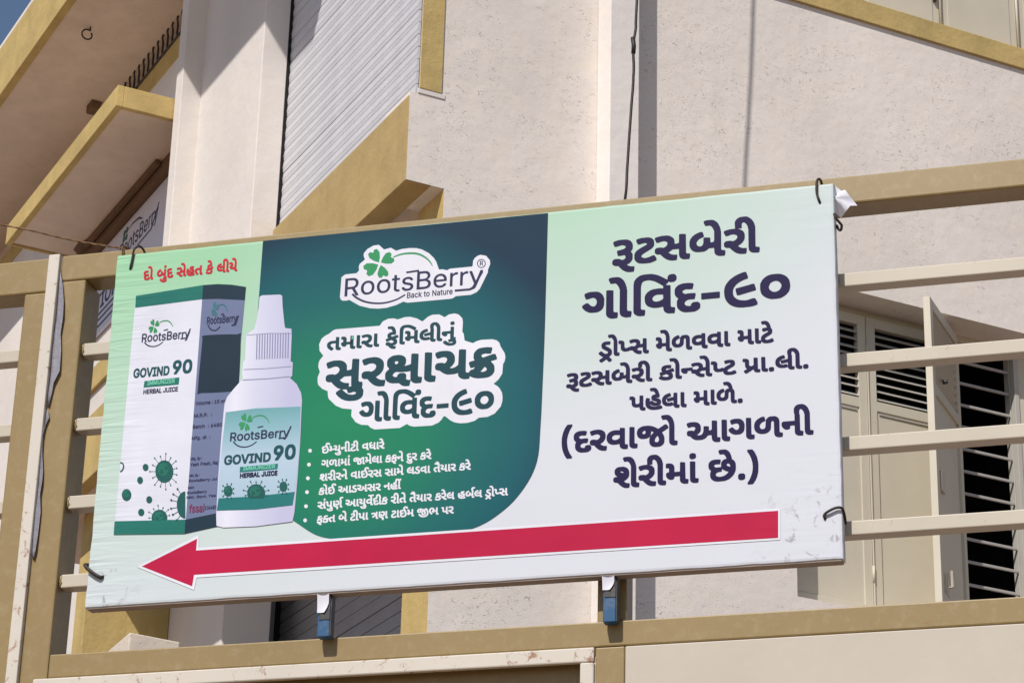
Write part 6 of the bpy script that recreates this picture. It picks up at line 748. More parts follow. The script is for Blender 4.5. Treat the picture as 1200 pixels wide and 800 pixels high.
ART = [
('green_panel', 'panel', 1, '3383,7985 9697,7964 9696,7688 9694,7412 9693,7137 9691,6864 9690,6592 9688,6315 9686,6033 9685,5755 9683,5491 9680,5249 9678,5039 9675,4853 9672,4678 9668,4501 9664,4308 9659,4090 9654,3856 9649,3620 9643,3395 9635,3195 9629,3022 9624,2867 9617,2726 9603,2594 9580,2466 9546,2346 9504,2235 9456,2131 9399,2030 9336,1931 9265,1832 9188,1734 9103,1640 9009,1550 8906,1466 8797,1386 8683,1310 8558,1239 8416,1177 8253,1126 8061,1090 7844,1065 7611,1048 7374,1037 7144,1029 6912,1024 6670,1025 6432,1029 6210,1036 6019,1044 5864,1053 5737,1063 5628,1076 5528,1091 5426,1108 5325,1127 5232,1146 5143,1168 5054,1197 4962,1236 4868,1288 4773,1351 4677,1420 4581,1491 4484,1559 4292,1692 3953,2069 3585,2562 3363,3333'),
('logo_backing', 'white', 1.5, '5893,6163 5653,6244 5413,6403 5353,6389 5263,6399 5222,6435 5203,6495 5215,6945 5293,7001 5547,7005 5599,7065 5588,7155 5606,7215 5718,7305 5683,7395 5686,7455 5760,7545 5893,7613 6013,7616 6133,7495 6283,7521 6403,7437 6523,7465 6703,7470 6853,7451 6973,7409 7131,7305 7243,7185 7297,7095 7363,6907 7453,6901 7543,6869 7603,6900 8083,6900 8097,6915 8104,7035 8141,7095 8203,7139 8263,7151 8383,7117 8468,7005 8477,6915 8432,6795 8433,6735 8269,6375 8203,6305 8083,6257 7753,6258 7693,6217 7633,6209 6703,6211 6613,6245 6463,6184 6253,6140 6073,6137'),
('slogan_backing', 'white', 1.5, '6118,3427 6028,3473 5968,3535 5818,3555 5698,3621 5593,3766 5597,3916 5398,3951 5248,4024 5086,4186 5061,4246 5049,4366 4931,4426 4840,4516 4817,4576 4809,4696 4852,4816 4810,4936 4815,5026 4835,5086 4908,5176 4818,5296 4800,5446 4848,5566 4918,5626 5008,5666 5098,5737 5158,5753 6118,5743 6181,5836 6298,5885 6418,5883 6508,5850 6658,5887 6778,5884 6928,5831 7048,5751 7168,5849 7258,5884 7408,5878 7528,5802 7618,5856 7738,5868 7828,5836 7909,5746 7928,5656 7921,5446 7954,5386 7978,5235 8158,5161 8248,5202 8338,5218 8578,5209 8668,5175 8725,5116 8754,5026 8843,4876 8861,4786 8848,4696 8815,4636 8804,4426 8731,4306 8626,4216 8714,4156 8764,4096 8809,4006 8823,3916 8823,3826 8791,3706 8668,3564 8518,3503 8338,3502 8248,3440 8098,3409 7948,3411 7828,3439 7738,3489 7618,3595 7579,3586 7547,3526 7484,3466 7348,3412 6958,3419 6868,3448 6808,3491 6658,3416'),
('arrow_outline', 'white', 2, '1095,808 2412,1411 2433,1130 14469,1106 14458,465 2436,490 2400,228'),
('arrow', 'crimson', 3, '1208,812 2384,1329 2381,1075 14430,1058 14421,507 2377,554 2354,311'),
('logo_swoosh', 'ink', 2, '5459,6517 5478,6498 5495,6479 5514,6459 5536,6438 5564,6416 5595,6394 5631,6372 5670,6349 5711,6327 5754,6308 5800,6292 5848,6277 5898,6264 5948,6254 5997,6246 6046,6240 6093,6236 6141,6235 6189,6236 6237,6239 6285,6245 6333,6254 6381,6265 6428,6278 6472,6292 6512,6308 6550,6326 6585,6345 6620,6365 6656,6384 6639,6414 6602,6396 6567,6377 6532,6358 6496,6341 6457,6326 6414,6313 6369,6302 6322,6291 6275,6283 6228,6278 6182,6275 6136,6275 6090,6277 6044,6281 5998,6288 5950,6296 5902,6307 5854,6320 5807,6334 5765,6350 5725,6368 5686,6389 5650,6411 5616,6434 5587,6455 5563,6474 5545,6492 5528,6511 5511,6530 5492,6550'),
('logo_bar', 'ink', 2, '6653,6887 6933,6903 6925,6947 6645,6931'),
('logo_tail', 'ink', 2, '7729,6359 8068,6355 8142,6403 8335,6755 8292,6785 8101,6435 8058,6406 7723,6410'),
('logo_arc', 'leaf', 2, '6350,7283 6384,7292 6418,7301 6451,7310 6484,7318 6518,7324 6553,7327 6590,7329 6628,7329 6665,7328 6702,7326 6740,7322 6778,7318 6815,7311 6851,7303 6885,7292 6919,7278 6953,7260 6987,7239 7019,7218 7048,7197 7074,7175 7099,7152 7121,7129 7142,7105 7160,7084 7174,7065 7185,7048 7194,7031 7204,7014 7214,6996 7227,7001 7219,7020 7212,7038 7205,7057 7194,7078 7181,7100 7164,7124 7144,7150 7121,7176 7096,7203 7068,7228 7038,7251 7005,7275 6969,7298 6932,7318 6895,7335 6856,7348 6817,7357 6777,7363 6738,7367 6699,7370 6661,7372 6622,7372 6583,7370 6545,7367 6508,7362 6472,7354 6438,7343 6405,7332 6373,7320 6340,7308'),
('clover_leaf', 'leaf', 2, '6033,7204 6049,7322 6035,7448 5974,7525 5911,7515 5896,7451 5886,7445 5821,7466 5780,7419 5816,7329 5920,7252'),
('clover_leaf', 'leaf', 2, '6076,7199 6190,7159 6309,7148 6376,7198 6361,7266 6299,7295 6293,7307 6307,7372 6259,7424 6176,7405 6112,7309'),
('clover_leaf', 'leaf', 2, '6079,7140 6033,7044 6012,6933 6049,6851 6110,6841 6141,6890 6152,6892 6207,6856 6257,6883 6248,6970 6171,7066'),
('clover_leaf', 'leaf', 2, '6022,7155 5895,7201 5762,7213 5688,7157 5704,7082 5774,7050 5781,7036 5766,6965 5819,6906 5911,6928 5982,7033'),
('registered_mark', 'ink', 2, '8380,6939 8377,6912 8368,6888 8354,6868 8335,6854 8313,6846 8288,6845 8264,6851 8241,6863 8221,6882 8205,6905 8195,6931 8191,6958 8193,6985 8202,7009 8216,7029 8235,7044 8258,7052 8282,7053 8307,7047 8330,7034 8350,7015 8365,6992 8376,6966|8358,6963 8350,6984 8337,7003 8321,7018 8302,7028 8283,7033 8263,7032 8245,7026 8230,7014 8218,6998 8211,6978 8209,6956 8212,6934 8221,6913 8233,6894 8249,6879 8268,6869 8288,6864 8307,6865 8325,6872 8341,6883 8352,6900 8359,6919 8361,6941'),
('logo_swoosh', 'ink', 2, '818,5853 825,5844 832,5835 839,5825 848,5815 859,5804 871,5794 885,5783 900,5772 916,5762 933,5753 950,5746 969,5740 988,5735 1007,5731 1025,5729 1043,5727 1061,5727 1079,5728 1097,5730 1115,5734 1133,5738 1151,5745 1168,5752 1185,5760 1201,5769 1216,5779 1229,5790 1242,5801 1254,5812 1267,5823 1252,5840 1239,5829 1226,5818 1214,5808 1201,5798 1187,5789 1172,5781 1156,5774 1139,5767 1122,5762 1106,5758 1090,5755 1073,5753 1057,5753 1040,5754 1024,5755 1007,5758 989,5762 972,5767 956,5773 941,5779 927,5787 913,5796 900,5805 888,5816 877,5825 869,5834 862,5842 856,5851 849,5860 842,5870'),
('logo_bar', 'ink', 2, '1255,6079 1358,6097 1349,6124 1247,6106'),
('logo_tail', 'ink', 2, '1660,5844 1786,5854 1816,5883 1880,6071 1850,6086 1786,5899 1775,5885 1652,5876'),
('logo_arc', 'leaf', 2, '1138,6273 1151,6278 1163,6284 1175,6290 1187,6295 1199,6299 1211,6301 1225,6303 1238,6305 1251,6305 1264,6305 1278,6305 1291,6304 1304,6302 1317,6299 1328,6295 1340,6289 1352,6282 1365,6273 1376,6263 1387,6254 1397,6244 1407,6233 1415,6222 1424,6211 1431,6201 1437,6192 1441,6183 1445,6175 1450,6166 1454,6157 1463,6159 1460,6169 1458,6178 1455,6187 1451,6197 1446,6208 1439,6220 1432,6233 1423,6245 1414,6258 1403,6270 1391,6282 1379,6293 1365,6304 1350,6313 1335,6321 1320,6327 1304,6330 1289,6332 1274,6333 1260,6333 1245,6333 1231,6331 1216,6329 1202,6326 1188,6321 1175,6316 1163,6309 1151,6302 1140,6295 1129,6288'),
('clover_leaf', 'leaf', 2, '1022,6223 1025,6283 1018,6347 994,6384 972,6377 968,6344 964,6340 940,6349 926,6324 940,6279 980,6243'),
('clover_leaf', 'leaf', 2, '1037,6222 1079,6205 1123,6204 1146,6231 1140,6266 1117,6278 1114,6284 1118,6318 1100,6343 1070,6330 1048,6279'),
('clover_leaf', 'leaf', 2, '1039,6191 1024,6141 1019,6084 1033,6043 1056,6040 1066,6066 1070,6068 1091,6051 1108,6066 1104,6110 1074,6157'),
('clover_leaf', 'leaf', 2, '1018,6197 971,6216 923,6218 897,6187 904,6149 930,6135 933,6129 928,6092 949,6064 982,6078 1006,6134'),
('logo_swoosh', 'ink', 3, '2252,6124 2257,6114 2261,6104 2266,6093 2271,6081 2278,6070 2286,6058 2294,6046 2304,6033 2314,6021 2325,6011 2337,6002 2350,5994 2362,5987 2375,5981 2388,5977 2400,5974 2413,5972 2425,5972 2438,5973 2450,5975 2462,5979 2474,5984 2486,5991 2497,5999 2508,6007 2518,6016 2527,6027 2535,6037 2544,6048 2552,6058 2535,6073 2527,6063 2518,6053 2510,6043 2501,6033 2492,6026 2483,6018 2472,6012 2461,6006 2451,6002 2441,5999 2431,5997 2421,5997 2411,5998 2401,5999 2391,6002 2381,6006 2371,6011 2361,6017 2351,6024 2342,6031 2333,6039 2325,6050 2317,6061 2309,6072 2302,6082 2297,6092 2293,6101 2289,6111 2285,6121 2281,6132'),
('logo_bar', 'ink', 3, '2548,6326 2614,6337 2606,6364 2539,6353'),
('logo_tail', 'ink', 3, '2803,6052 2887,6053 2911,6083 2956,6274 2926,6287 2880,6096 2876,6084 2798,6084'),
('logo_arc', 'dimleaf', 3, '2477,6536 2486,6541 2494,6546 2502,6552 2510,6556 2517,6559 2525,6560 2533,6561 2541,6562 2549,6562 2557,6561 2565,6559 2573,6557 2580,6555 2587,6552 2593,6548 2600,6541 2608,6533 2616,6523 2623,6512 2630,6501 2637,6490 2643,6478 2649,6465 2654,6453 2659,6441 2663,6431 2666,6421 2669,6412 2672,6402 2675,6393 2684,6393 2683,6403 2682,6412 2680,6422 2679,6433 2676,6444 2672,6457 2668,6470 2663,6484 2657,6497 2651,6511 2644,6523 2636,6536 2627,6548 2618,6559 2608,6569 2597,6576 2586,6582 2575,6585 2565,6587 2555,6589 2545,6589 2535,6589 2525,6587 2515,6585 2506,6581 2497,6576 2488,6570 2481,6563 2474,6556 2466,6550'),
('clover_leaf', 'dimleaf', 3, '2398,6491 2402,6554 2399,6621 2384,6661 2369,6655 2366,6621 2363,6618 2348,6628 2339,6603 2347,6555 2372,6515'),
('clover_leaf', 'dimleaf', 3, '2408,6489 2435,6468 2463,6464 2479,6491 2476,6527 2461,6542 2459,6548 2463,6583 2451,6611 2432,6599 2417,6548'),
('clover_leaf', 'dimleaf', 3, '2409,6457 2398,6406 2393,6346 2402,6302 2416,6298 2424,6325 2426,6326 2439,6307 2451,6322 2449,6368 2431,6418'),
('clover_leaf', 'dimleaf', 3, '2395,6465 2366,6488 2334,6493 2317,6462 2321,6422 2337,6406 2339,6399 2335,6361 2348,6330 2369,6342 2386,6399'),
('logo_swoosh', 'ink', 6, '3023,3402 3031,3392 3038,3381 3047,3369 3057,3356 3069,3344 3084,3332 3100,3319 3117,3306 3136,3294 3156,3283 3177,3275 3198,3267 3221,3261 3243,3256 3266,3253 3287,3251 3309,3250 3330,3251 3352,3253 3373,3256 3395,3262 3416,3269 3438,3277 3459,3286 3478,3297 3496,3308 3513,3320 3529,3333 3544,3346 3560,3358 3545,3376 3529,3363 3514,3351 3498,3338 3482,3327 3465,3317 3446,3308 3426,3299 3406,3292 3385,3285 3365,3281 3345,3278 3325,3276 3305,3276 3285,3277 3265,3279 3245,3283 3224,3288 3203,3294 3183,3301 3165,3309 3148,3318 3131,3329 3116,3341 3101,3353 3088,3365 3079,3375 3071,3385 3063,3396 3056,3407 3048,3419'),
('logo_bar', 'ink', 6, '3556,3663 3680,3682 3672,3709 3548,3690'),
('logo_tail', 'ink', 6, '4035,3378 4187,3387 4223,3419 4308,3640 4278,3655 4193,3436 4177,3418 4028,3410'),
('logo_arc', 'leaf', 6, '3422,3892 3437,3899 3452,3906 3467,3912 3481,3918 3496,3922 3512,3926 3528,3928 3544,3929 3560,3930 3576,3929 3593,3929 3609,3927 3625,3925 3640,3921 3654,3916 3668,3909 3683,3900 3698,3889 3712,3877 3725,3865 3736,3853 3747,3840 3757,3827 3767,3814 3775,3801 3782,3790 3787,3780 3791,3770 3796,3759 3801,3749 3810,3751 3807,3762 3804,3772 3801,3784 3796,3796 3791,3808 3783,3822 3774,3837 3764,3852 3753,3868 3741,3882 3727,3895 3713,3909 3697,3922 3680,3933 3662,3942 3644,3949 3626,3953 3608,3956 3590,3957 3573,3958 3555,3957 3538,3956 3520,3954 3503,3950 3487,3945 3471,3939 3456,3932 3441,3924 3427,3915 3413,3907'),
('clover_leaf', 'leaf', 6, '3280,3834 3287,3906 3281,3981 3254,4025 3226,4017 3219,3978 3215,3974 3186,3985 3168,3955 3184,3902 3230,3859'),
('clover_leaf', 'leaf', 6, '3299,3833 3349,3812 3402,3810 3431,3842 3425,3882 3397,3898 3394,3905 3400,3944 3379,3974 3343,3960 3315,3900'),
('clover_leaf', 'leaf', 6, '3300,3797 3280,3737 3271,3670 3288,3621 3314,3617 3328,3648 3333,3650 3357,3629 3379,3648 3375,3700 3341,3755'),
('clover_leaf', 'leaf', 6, '3275,3804 3219,3827 3161,3830 3128,3794 3135,3749 3166,3732 3169,3724 3162,3681 3186,3647 3226,3663 3258,3729'),
('carton_front', 'carton', 1, '537,6974 2081,7075 2100,1455 513,1548'),
('carton_side', 'carton_side', 1, '2081,7075 2408,7066 2743,7017 3067,6933 2943,1567 2776,1557 2100,1455'),
('carton_band', 'teal', 2, '537,6974 2081,7075 2081,6744 544,6691'),
('carton_band', 'slate', 2, '2081,7075 2408,7066 2743,7017 3067,6933 3061,6626 2434,6720 2081,6744'),
('carton_band', 'teal', 3, '509,1842 2094,1766 2100,1455 513,1548'),
('carton_band', 'slate', 2, '2094,1766 2921,1875 2943,1567 2776,1557 2100,1455'),
('carton_panel', 'slate_panel', 2, '2161,5817 2150,5846 2138,5875 2204,5892 2423,5886 2719,5868 2942,5846 3021,5866 3028,5882 3029,5775 3047,5423 3059,4950 3059,4603 3071,4499 3072,4517 2995,4545 2766,4545 2459,4554 2227,4569 2145,4550 2139,4536 2145,4644 2143,4952 2152,5383'),
('carton_label', 'teal', 2, '910,4957 1704,4971 1700,4807 900,4807'),
('virus_highlight', 'virus_lit', 4, '1634,2902 1627,2838 1596,2788 1548,2763 1491,2767 1438,2800 1399,2855 1381,2922 1388,2987 1419,3037 1467,3062 1523,3058 1577,3024 1616,2969'),
('virus_highlight', 'virus', 5, '1516,2861 1507,2827 1479,2814 1449,2831 1434,2868 1443,2903 1471,2915 1501,2898'),
('virus_highlight', 'virus', 5, '1607,2935 1599,2903 1574,2892 1547,2907 1534,2940 1542,2972 1566,2983 1594,2967'),
('virus', 'virus', 3, '1739,2849 1737,2779 1718,2716 1685,2665 1639,2630 1585,2614 1527,2618 1470,2643 1418,2685 1375,2742 1346,2809 1332,2881 1334,2951 1353,3015 1386,3066 1432,3101 1486,3117 1544,3113 1602,3088 1654,3045 1696,2988 1725,2921'),
('virus_spike', 'virus', 3, '1728,2797 1820,2766 1821,2774 1730,2805'),
('virus_spike', 'virus', 4, '1836,2769 1832,2757 1822,2752 1811,2758 1805,2771 1809,2784 1819,2788 1830,2782'),
('virus_spike', 'virus', 3, '1701,2709 1814,2607 1819,2613 1706,2715'),
('virus_spike', 'virus', 4, '1832,2609 1828,2596 1818,2592 1807,2598 1801,2611 1805,2624 1815,2628 1826,2622'),
('virus_spike', 'virus', 3, '1646,2649 1699,2548 1707,2551 1653,2652'),
('virus_spike', 'virus', 4, '1718,2548 1715,2536 1705,2531 1693,2537 1688,2551 1691,2563 1702,2567 1713,2561'),
('virus_spike', 'virus', 3, '1571,2626 1598,2465 1606,2465 1580,2626'),
('virus_spike', 'virus', 4, '1618,2464 1614,2452 1604,2447 1592,2453 1587,2466 1590,2479 1601,2483 1612,2477'),
('virus_spike', 'virus', 3, '1490,2644 1471,2538 1479,2536 1499,2641'),
('virus_spike', 'virus', 4, '1491,2536 1487,2523 1477,2519 1465,2525 1460,2538 1463,2551 1474,2555 1485,2549'),
('virus_spike', 'virus', 3, '1417,2700 1340,2587 1347,2582 1424,2694'),
('virus_spike', 'virus', 4, '1359,2583 1355,2571 1345,2566 1334,2572 1328,2586 1332,2598 1342,2602 1353,2596'),
('virus_spike', 'virus', 3, '1364,2785 1284,2746 1289,2738 1369,2777'),
('virus_spike', 'virus', 4, '1302,2740 1299,2728 1288,2724 1277,2730 1271,2743 1275,2755 1285,2760 1296,2754'),
('virus_spike', 'virus', 3, '1341,2884 1210,2894 1211,2886 1342,2876'),
('virus_spike', 'virus', 4, '1226,2889 1223,2876 1212,2872 1201,2878 1195,2891 1199,2904 1209,2908 1221,2902'),
('virus_spike', 'virus', 3, '1352,2980 1264,3033 1261,3025 1349,2973'),
('virus_spike', 'virus', 4, '1278,3028 1274,3015 1264,3011 1252,3017 1247,3030 1250,3043 1261,3047 1272,3041'),
('virus_spike', 'virus', 3, '1394,3055 1297,3183 1290,3178 1388,3051'),
('virus_spike', 'virus', 4, '1309,3179 1305,3167 1295,3162 1283,3168 1278,3182 1281,3194 1292,3199 1303,3193'),
('virus_spike', 'virus', 3, '1461,3098 1424,3209 1415,3208 1453,3097'),
('virus_spike', 'virus', 4, '1435,3207 1431,3195 1421,3190 1410,3196 1404,3210 1407,3222 1418,3227 1429,3220'),
('virus_spike', 'virus', 3, '1541,3101 1541,3261 1532,3263 1532,3103'),
('virus_spike', 'virus', 4, '1552,3261 1549,3248 1538,3244 1527,3250 1521,3263 1525,3276 1535,3280 1547,3274'),
('virus_spike', 'virus', 3, '1620,3063 1657,3158 1649,3162 1611,3067'),
('virus_spike', 'virus', 4, '1669,3159 1665,3146 1655,3142 1644,3148 1638,3161 1641,3174 1652,3178 1663,3172'),
('virus_spike', 'virus', 3, '1684,2990 1782,3077 1776,3084 1678,2997'),
('virus_spike', 'virus', 4, '1794,3079 1791,3066 1780,3062 1769,3068 1763,3081 1767,3094 1777,3098 1789,3092'),
('virus_spike', 'virus', 3, '1722,2896 1810,2912 1807,2921 1719,2904'),
('virus_spike', 'virus', 4, '1824,2915 1821,2903 1810,2898 1799,2905 1793,2918 1797,2930 1807,2935 1818,2929'),
('virus', 'virus', 3, '1169,2985 1168,2962 1162,2942 1152,2926 1137,2915 1120,2910 1101,2911 1082,2919 1066,2933 1052,2951 1042,2972 1038,2995 1038,3018 1044,3038 1055,3054 1070,3065 1087,3070 1106,3069 1124,3061 1141,3047 1155,3029 1165,3008'),
('virus', 'virus', 3, '1069,2705 1068,2682 1062,2662 1052,2645 1037,2634 1020,2628 1001,2630 983,2638 966,2651 952,2670 942,2692 938,2715 938,2738 944,2759 955,2776 970,2787 987,2792 1006,2791 1024,2783 1041,2769 1055,2750 1064,2729'),
('virus_highlight', 'virus_lit', 4, '778,2426 775,2391 759,2365 733,2352 703,2354 675,2371 654,2400 644,2436 648,2470 664,2496 689,2510 719,2507 748,2490 769,2461'),
('virus_highlight', 'virus', 5, '716,2404 711,2385 697,2379 681,2388 673,2407 677,2425 692,2432 708,2423'),
('virus_highlight', 'virus', 5, '764,2443 760,2426 747,2420 732,2428 725,2445 729,2462 742,2468 757,2460'),
('virus', 'virus', 3, '835,2398 834,2360 824,2327 806,2300 782,2281 754,2273 723,2275 692,2288 665,2310 642,2340 626,2376 618,2414 619,2451 629,2485 647,2512 671,2530 699,2539 730,2536 761,2524 788,2501 811,2471 827,2435'),
('virus', 'virus', 3, '1314,2258 1314,2236 1307,2216 1296,2200 1281,2189 1263,2184 1244,2185 1225,2193 1208,2206 1194,2224 1185,2245 1180,2268 1181,2290 1187,2310 1198,2326 1213,2338 1231,2343 1250,2341 1269,2333 1286,2320 1300,2302 1310,2281'),
('virus', 'virus', 3, '1161,1990 1160,1968 1153,1947 1142,1931 1127,1919 1108,1914 1089,1916 1069,1924 1052,1937 1037,1956 1027,1977 1022,2000 1023,2023 1030,2043 1041,2060 1056,2071 1075,2076 1094,2075 1114,2067 1132,2053 1146,2035 1156,2013'),
('virus_highlight', 'virus_lit', 3, '1596,1871 1589,1823 1562,1787 1519,1781 1470,1784 1425,1797 1391,1838 1376,1887 1383,1934 1410,1970 1453,1988 1502,1985 1548,1960 1581,1919'),
('virus_highlight', 'virus', 4, '1493,1842 1485,1816 1460,1807 1434,1820 1422,1847 1430,1872 1454,1881 1480,1868'),
('virus_highlight', 'virus', 4, '1573,1894 1566,1872 1544,1863 1521,1875 1509,1899 1517,1922 1538,1930 1562,1918'),
('virus', 'virus', 2, '1688,1831 1685,1780 1666,1752 1633,1754 1591,1757 1542,1760 1492,1764 1443,1768 1401,1771 1368,1773 1344,1804 1332,1857 1335,1908 1352,1954 1382,1992 1422,2017 1470,2028 1520,2025 1570,2006 1615,1975 1651,1933 1676,1884'),
('virus_spike', 'virus', 2, '1677,1786 1738,1767 1740,1775 1678,1794'),
('virus_spike', 'virus', 3, '1754,1769 1751,1757 1740,1753 1729,1759 1724,1772 1727,1784 1737,1788 1749,1782'),
('virus_spike', 'virus', 2, '1341,1860 1279,1865 1279,1856 1342,1852'),
('virus_spike', 'virus', 3, '1294,1859 1291,1847 1281,1843 1269,1849 1264,1862 1267,1874 1277,1878 1289,1872'),
('virus_spike', 'virus', 2, '1356,1940 1266,1992 1263,1985 1352,1933'),
('virus_spike', 'virus', 3, '1280,1988 1277,1975 1266,1971 1255,1977 1249,1990 1253,2002 1263,2007 1274,2001'),
('virus_spike', 'virus', 2, '1406,1997 1366,2053 1359,2049 1399,1993'),
('virus_spike', 'virus', 3, '1378,2050 1374,2037 1364,2033 1353,2039 1347,2052 1350,2064 1361,2069 1372,2063'),
('virus_spike', 'virus', 2, '1480,2020 1460,2120 1451,2119 1471,2019'),
('virus_spike', 'virus', 3, '1471,2118 1467,2106 1457,2101 1446,2107 1440,2121 1444,2133 1454,2137 1465,2131'),
('virus_spike', 'virus', 2, '1561,2002 1578,2061 1569,2064 1552,2005'),
('virus_spike', 'virus', 3, '1589,2061 1585,2049 1575,2044 1564,2050 1558,2063 1562,2076 1572,2080 1583,2074'),
('virus_spike', 'virus', 2, '1630,1948 1696,2008 1690,2015 1624,1954'),
('virus_spike', 'virus', 3, '1709,2011 1705,1998 1695,1994 1683,2000 1678,2013 1681,2025 1692,2030 1703,2024'),
('virus_spike', 'virus', 2, '1672,1870 1731,1881 1728,1889 1669,1878'),
('virus_spike', 'virus', 3, '1745,1884 1741,1872 1731,1867 1720,1873 1714,1886 1718,1898 1728,1903 1739,1897'),
('virus', 'virus', 3, '2089,1786 2035,1802 1983,1841 1937,1900 1902,1974 1880,2057 1873,2143 1882,2225 1906,2295 1942,2348 1989,2380 2041,2388'),
('virus_spike', 'virus', 3, '1919,1957 1802,1899 1808,1888 1925,1947'),
('virus_spike', 'virus', 4, '1828,1892 1823,1875 1807,1869 1790,1877 1782,1895 1787,1912 1803,1918 1820,1910'),
('virus_spike', 'virus', 3, '1891,2051 1752,2037 1755,2025 1893,2040'),
('virus_spike', 'virus', 4, '1777,2029 1771,2012 1756,2006 1739,2015 1731,2033 1736,2049 1752,2055 1768,2047'),
('virus_spike', 'virus', 3, '1886,2177 1744,2221 1742,2210 1884,2166'),
('virus_spike', 'virus', 4, '1766,2214 1761,2197 1745,2191 1729,2199 1720,2217 1726,2234 1741,2240 1758,2232'),
('virus_spike', 'virus', 3, '1907,2264 1783,2348 1778,2339 1901,2255'),
('virus_spike', 'virus', 4, '1803,2342 1798,2325 1782,2319 1765,2327 1757,2345 1763,2362 1778,2368 1795,2360'),
('virus_spike', 'virus', 3, '1954,2336 1869,2454 1860,2448 1945,2330'),
('virus_spike', 'virus', 4, '1887,2449 1882,2432 1866,2426 1850,2435 1842,2452 1847,2469 1862,2475 1879,2467'),
('virus_spike', 'virus', 3, '1972,1870 1897,1770 1906,1762 1982,1862'),
('virus_spike', 'virus', 4, '1924,1765 1919,1748 1904,1742 1887,1750 1879,1768 1884,1785 1900,1791 1916,1782'),
('virus', 'virus', 3, '514,3126 529,3123 543,3121 553,3119 559,3114 568,3102 577,3083 585,3062 588,3044 587,3026 581,3007 573,2989 565,2976 558,2967 548,2962 537,2957 525,2951 542,2923 553,2929 566,2934 580,2942 592,2955 602,2972 611,2993 617,3016 619,3040 615,3065 606,3090 594,3114 580,3133 562,3146 544,3151 529,3153 516,3156'),
('bottle_shape', 'bottle', 4, '3147,4824 3133,4865 3123,4927 3123,5053 3128,5199 3166,5230 3152,5813 3226,5865 3323,5928 3362,6086 3391,6412 3397,6671 3456,6697 3862,6674 3908,6639 3933,6394 3998,5991 4022,5886 4163,5856 4179,5717 4192,5110 4241,5082 4246,4777 4199,4737 4357,4582 4468,4371 4498,4201 4498,4000 4513,3241 4502,2492 4480,1752 4448,1552 3656,1506 2946,1530 2793,1578 2769,1802 2753,2626 2755,3382 2768,4146 2777,4298 2824,4429 2962,4603 3086,4744'),
('bottle_label', 'label', 5, '2818,4080 3481,4111 4475,4068 4502,2772 4430,1907 3631,1870 2776,1910 2771,2907'),
('label_band', 'label_band', 6, '2798,2173 3612,2159 4461,2192 4430,1907 3631,1870 2776,1910'),
('label_plate', 'label_band', 6, '3225,2831 4058,2837 4051,2717 3222,2710'),
('cap_ridge', 'ridge', 5, '3388,5798 3412,5796 3437,5222 3413,5225'),
('cap_ridge', 'ridge', 5, '3447,5796 3471,5794 3495,5220 3472,5222'),
('cap_ridge', 'ridge', 5, '3506,5794 3530,5792 3554,5217 3531,5219'),
('cap_ridge', 'ridge', 5, '3565,5792 3588,5790 3613,5215 3589,5217'),
('cap_ridge', 'ridge', 5, '3623,5790 3647,5788 3671,5212 3648,5214'),
('cap_ridge', 'ridge', 5, '3682,5788 3706,5785 3729,5209 3706,5212'),
('cap_ridge', 'ridge', 5, '3741,5786 3764,5783 3788,5207 3764,5209'),
('cap_ridge', 'ridge', 5, '3799,5784 3823,5781 3846,5204 3823,5206'),
('cap_ridge', 'ridge', 5, '3858,5781 3881,5779 3905,5202 3881,5204'),
('cap_ridge', 'ridge', 5, '3916,5779 3940,5777 3963,5199 3940,5201'),
('cap_ridge', 'ridge', 5, '3975,5777 3998,5775 4021,5197 3998,5199'),
('cap_ridge', 'ridge', 5, '4033,5775 4057,5773 4079,5194 4056,5196'),
('cap_ridge', 'ridge', 5, '4092,5773 4115,5771 4138,5191 4114,5194'),
('cap_ring', 'ridge', 5, '3151,5010 3669,4987 4217,4986 4215,4999 3668,5001 3149,5024'),
('cap_ring', 'ridge', 5, '3144,4771 3685,4750 4198,4756 4196,4773 3683,4768 3142,4789'),
('cap_ring', 'ridge', 5, '3164,5797 3684,5793 4170,5740 4170,5750 3683,5803 3162,5807'),
('virus_highlight', 'virus_lit', 8, '3046,2337 3042,2306 3027,2282 3003,2270 2976,2272 2951,2288 2932,2314 2924,2346 2928,2377 2943,2401 2966,2413 2993,2411 3019,2395 3037,2369'),
('virus_highlight', 'virus', 9, '2988,2317 2984,2301 2971,2295 2956,2303 2949,2320 2954,2337 2967,2343 2981,2335'),
('virus_highlight', 'virus', 9, '3033,2352 3029,2337 3017,2332 3004,2339 2997,2355 3002,2370 3014,2375 3027,2368'),
('virus', 'virus', 7, '3096,2312 3095,2278 3085,2248 3069,2223 3047,2207 3021,2199 2993,2201 2965,2213 2940,2233 2920,2260 2906,2292 2900,2326 2901,2360 2911,2390 2927,2415 2949,2432 2976,2439 3004,2437 3031,2426 3056,2405 3076,2378 3090,2346'),
('virus_spike', 'virus', 7, '3087,2270 3120,2253 3123,2260 3090,2277'),
('virus_spike', 'virus', 8, '3137,2255 3133,2243 3123,2239 3112,2245 3107,2258 3110,2270 3121,2274 3132,2268'),
('virus_spike', 'virus', 7, '3048,2215 3079,2157 3086,2160 3055,2218'),
('virus_spike', 'virus', 8, '3097,2157 3094,2145 3084,2141 3072,2147 3067,2160 3071,2172 3081,2176 3092,2170'),
('virus_spike', 'virus', 7, '2986,2209 2983,2168 2991,2166 2994,2207'),
('virus_spike', 'virus', 8, '3002,2166 2999,2153 2988,2149 2977,2155 2972,2168 2975,2180 2986,2185 2997,2179'),
('virus_spike', 'virus', 7, '2929,2254 2891,2215 2898,2209 2935,2248'),
('virus_spike', 'virus', 8, '2909,2211 2906,2199 2896,2194 2884,2200 2879,2213 2883,2226 2893,2230 2904,2224'),
('virus_spike', 'virus', 7, '2904,2330 2870,2333 2871,2324 2905,2322'),
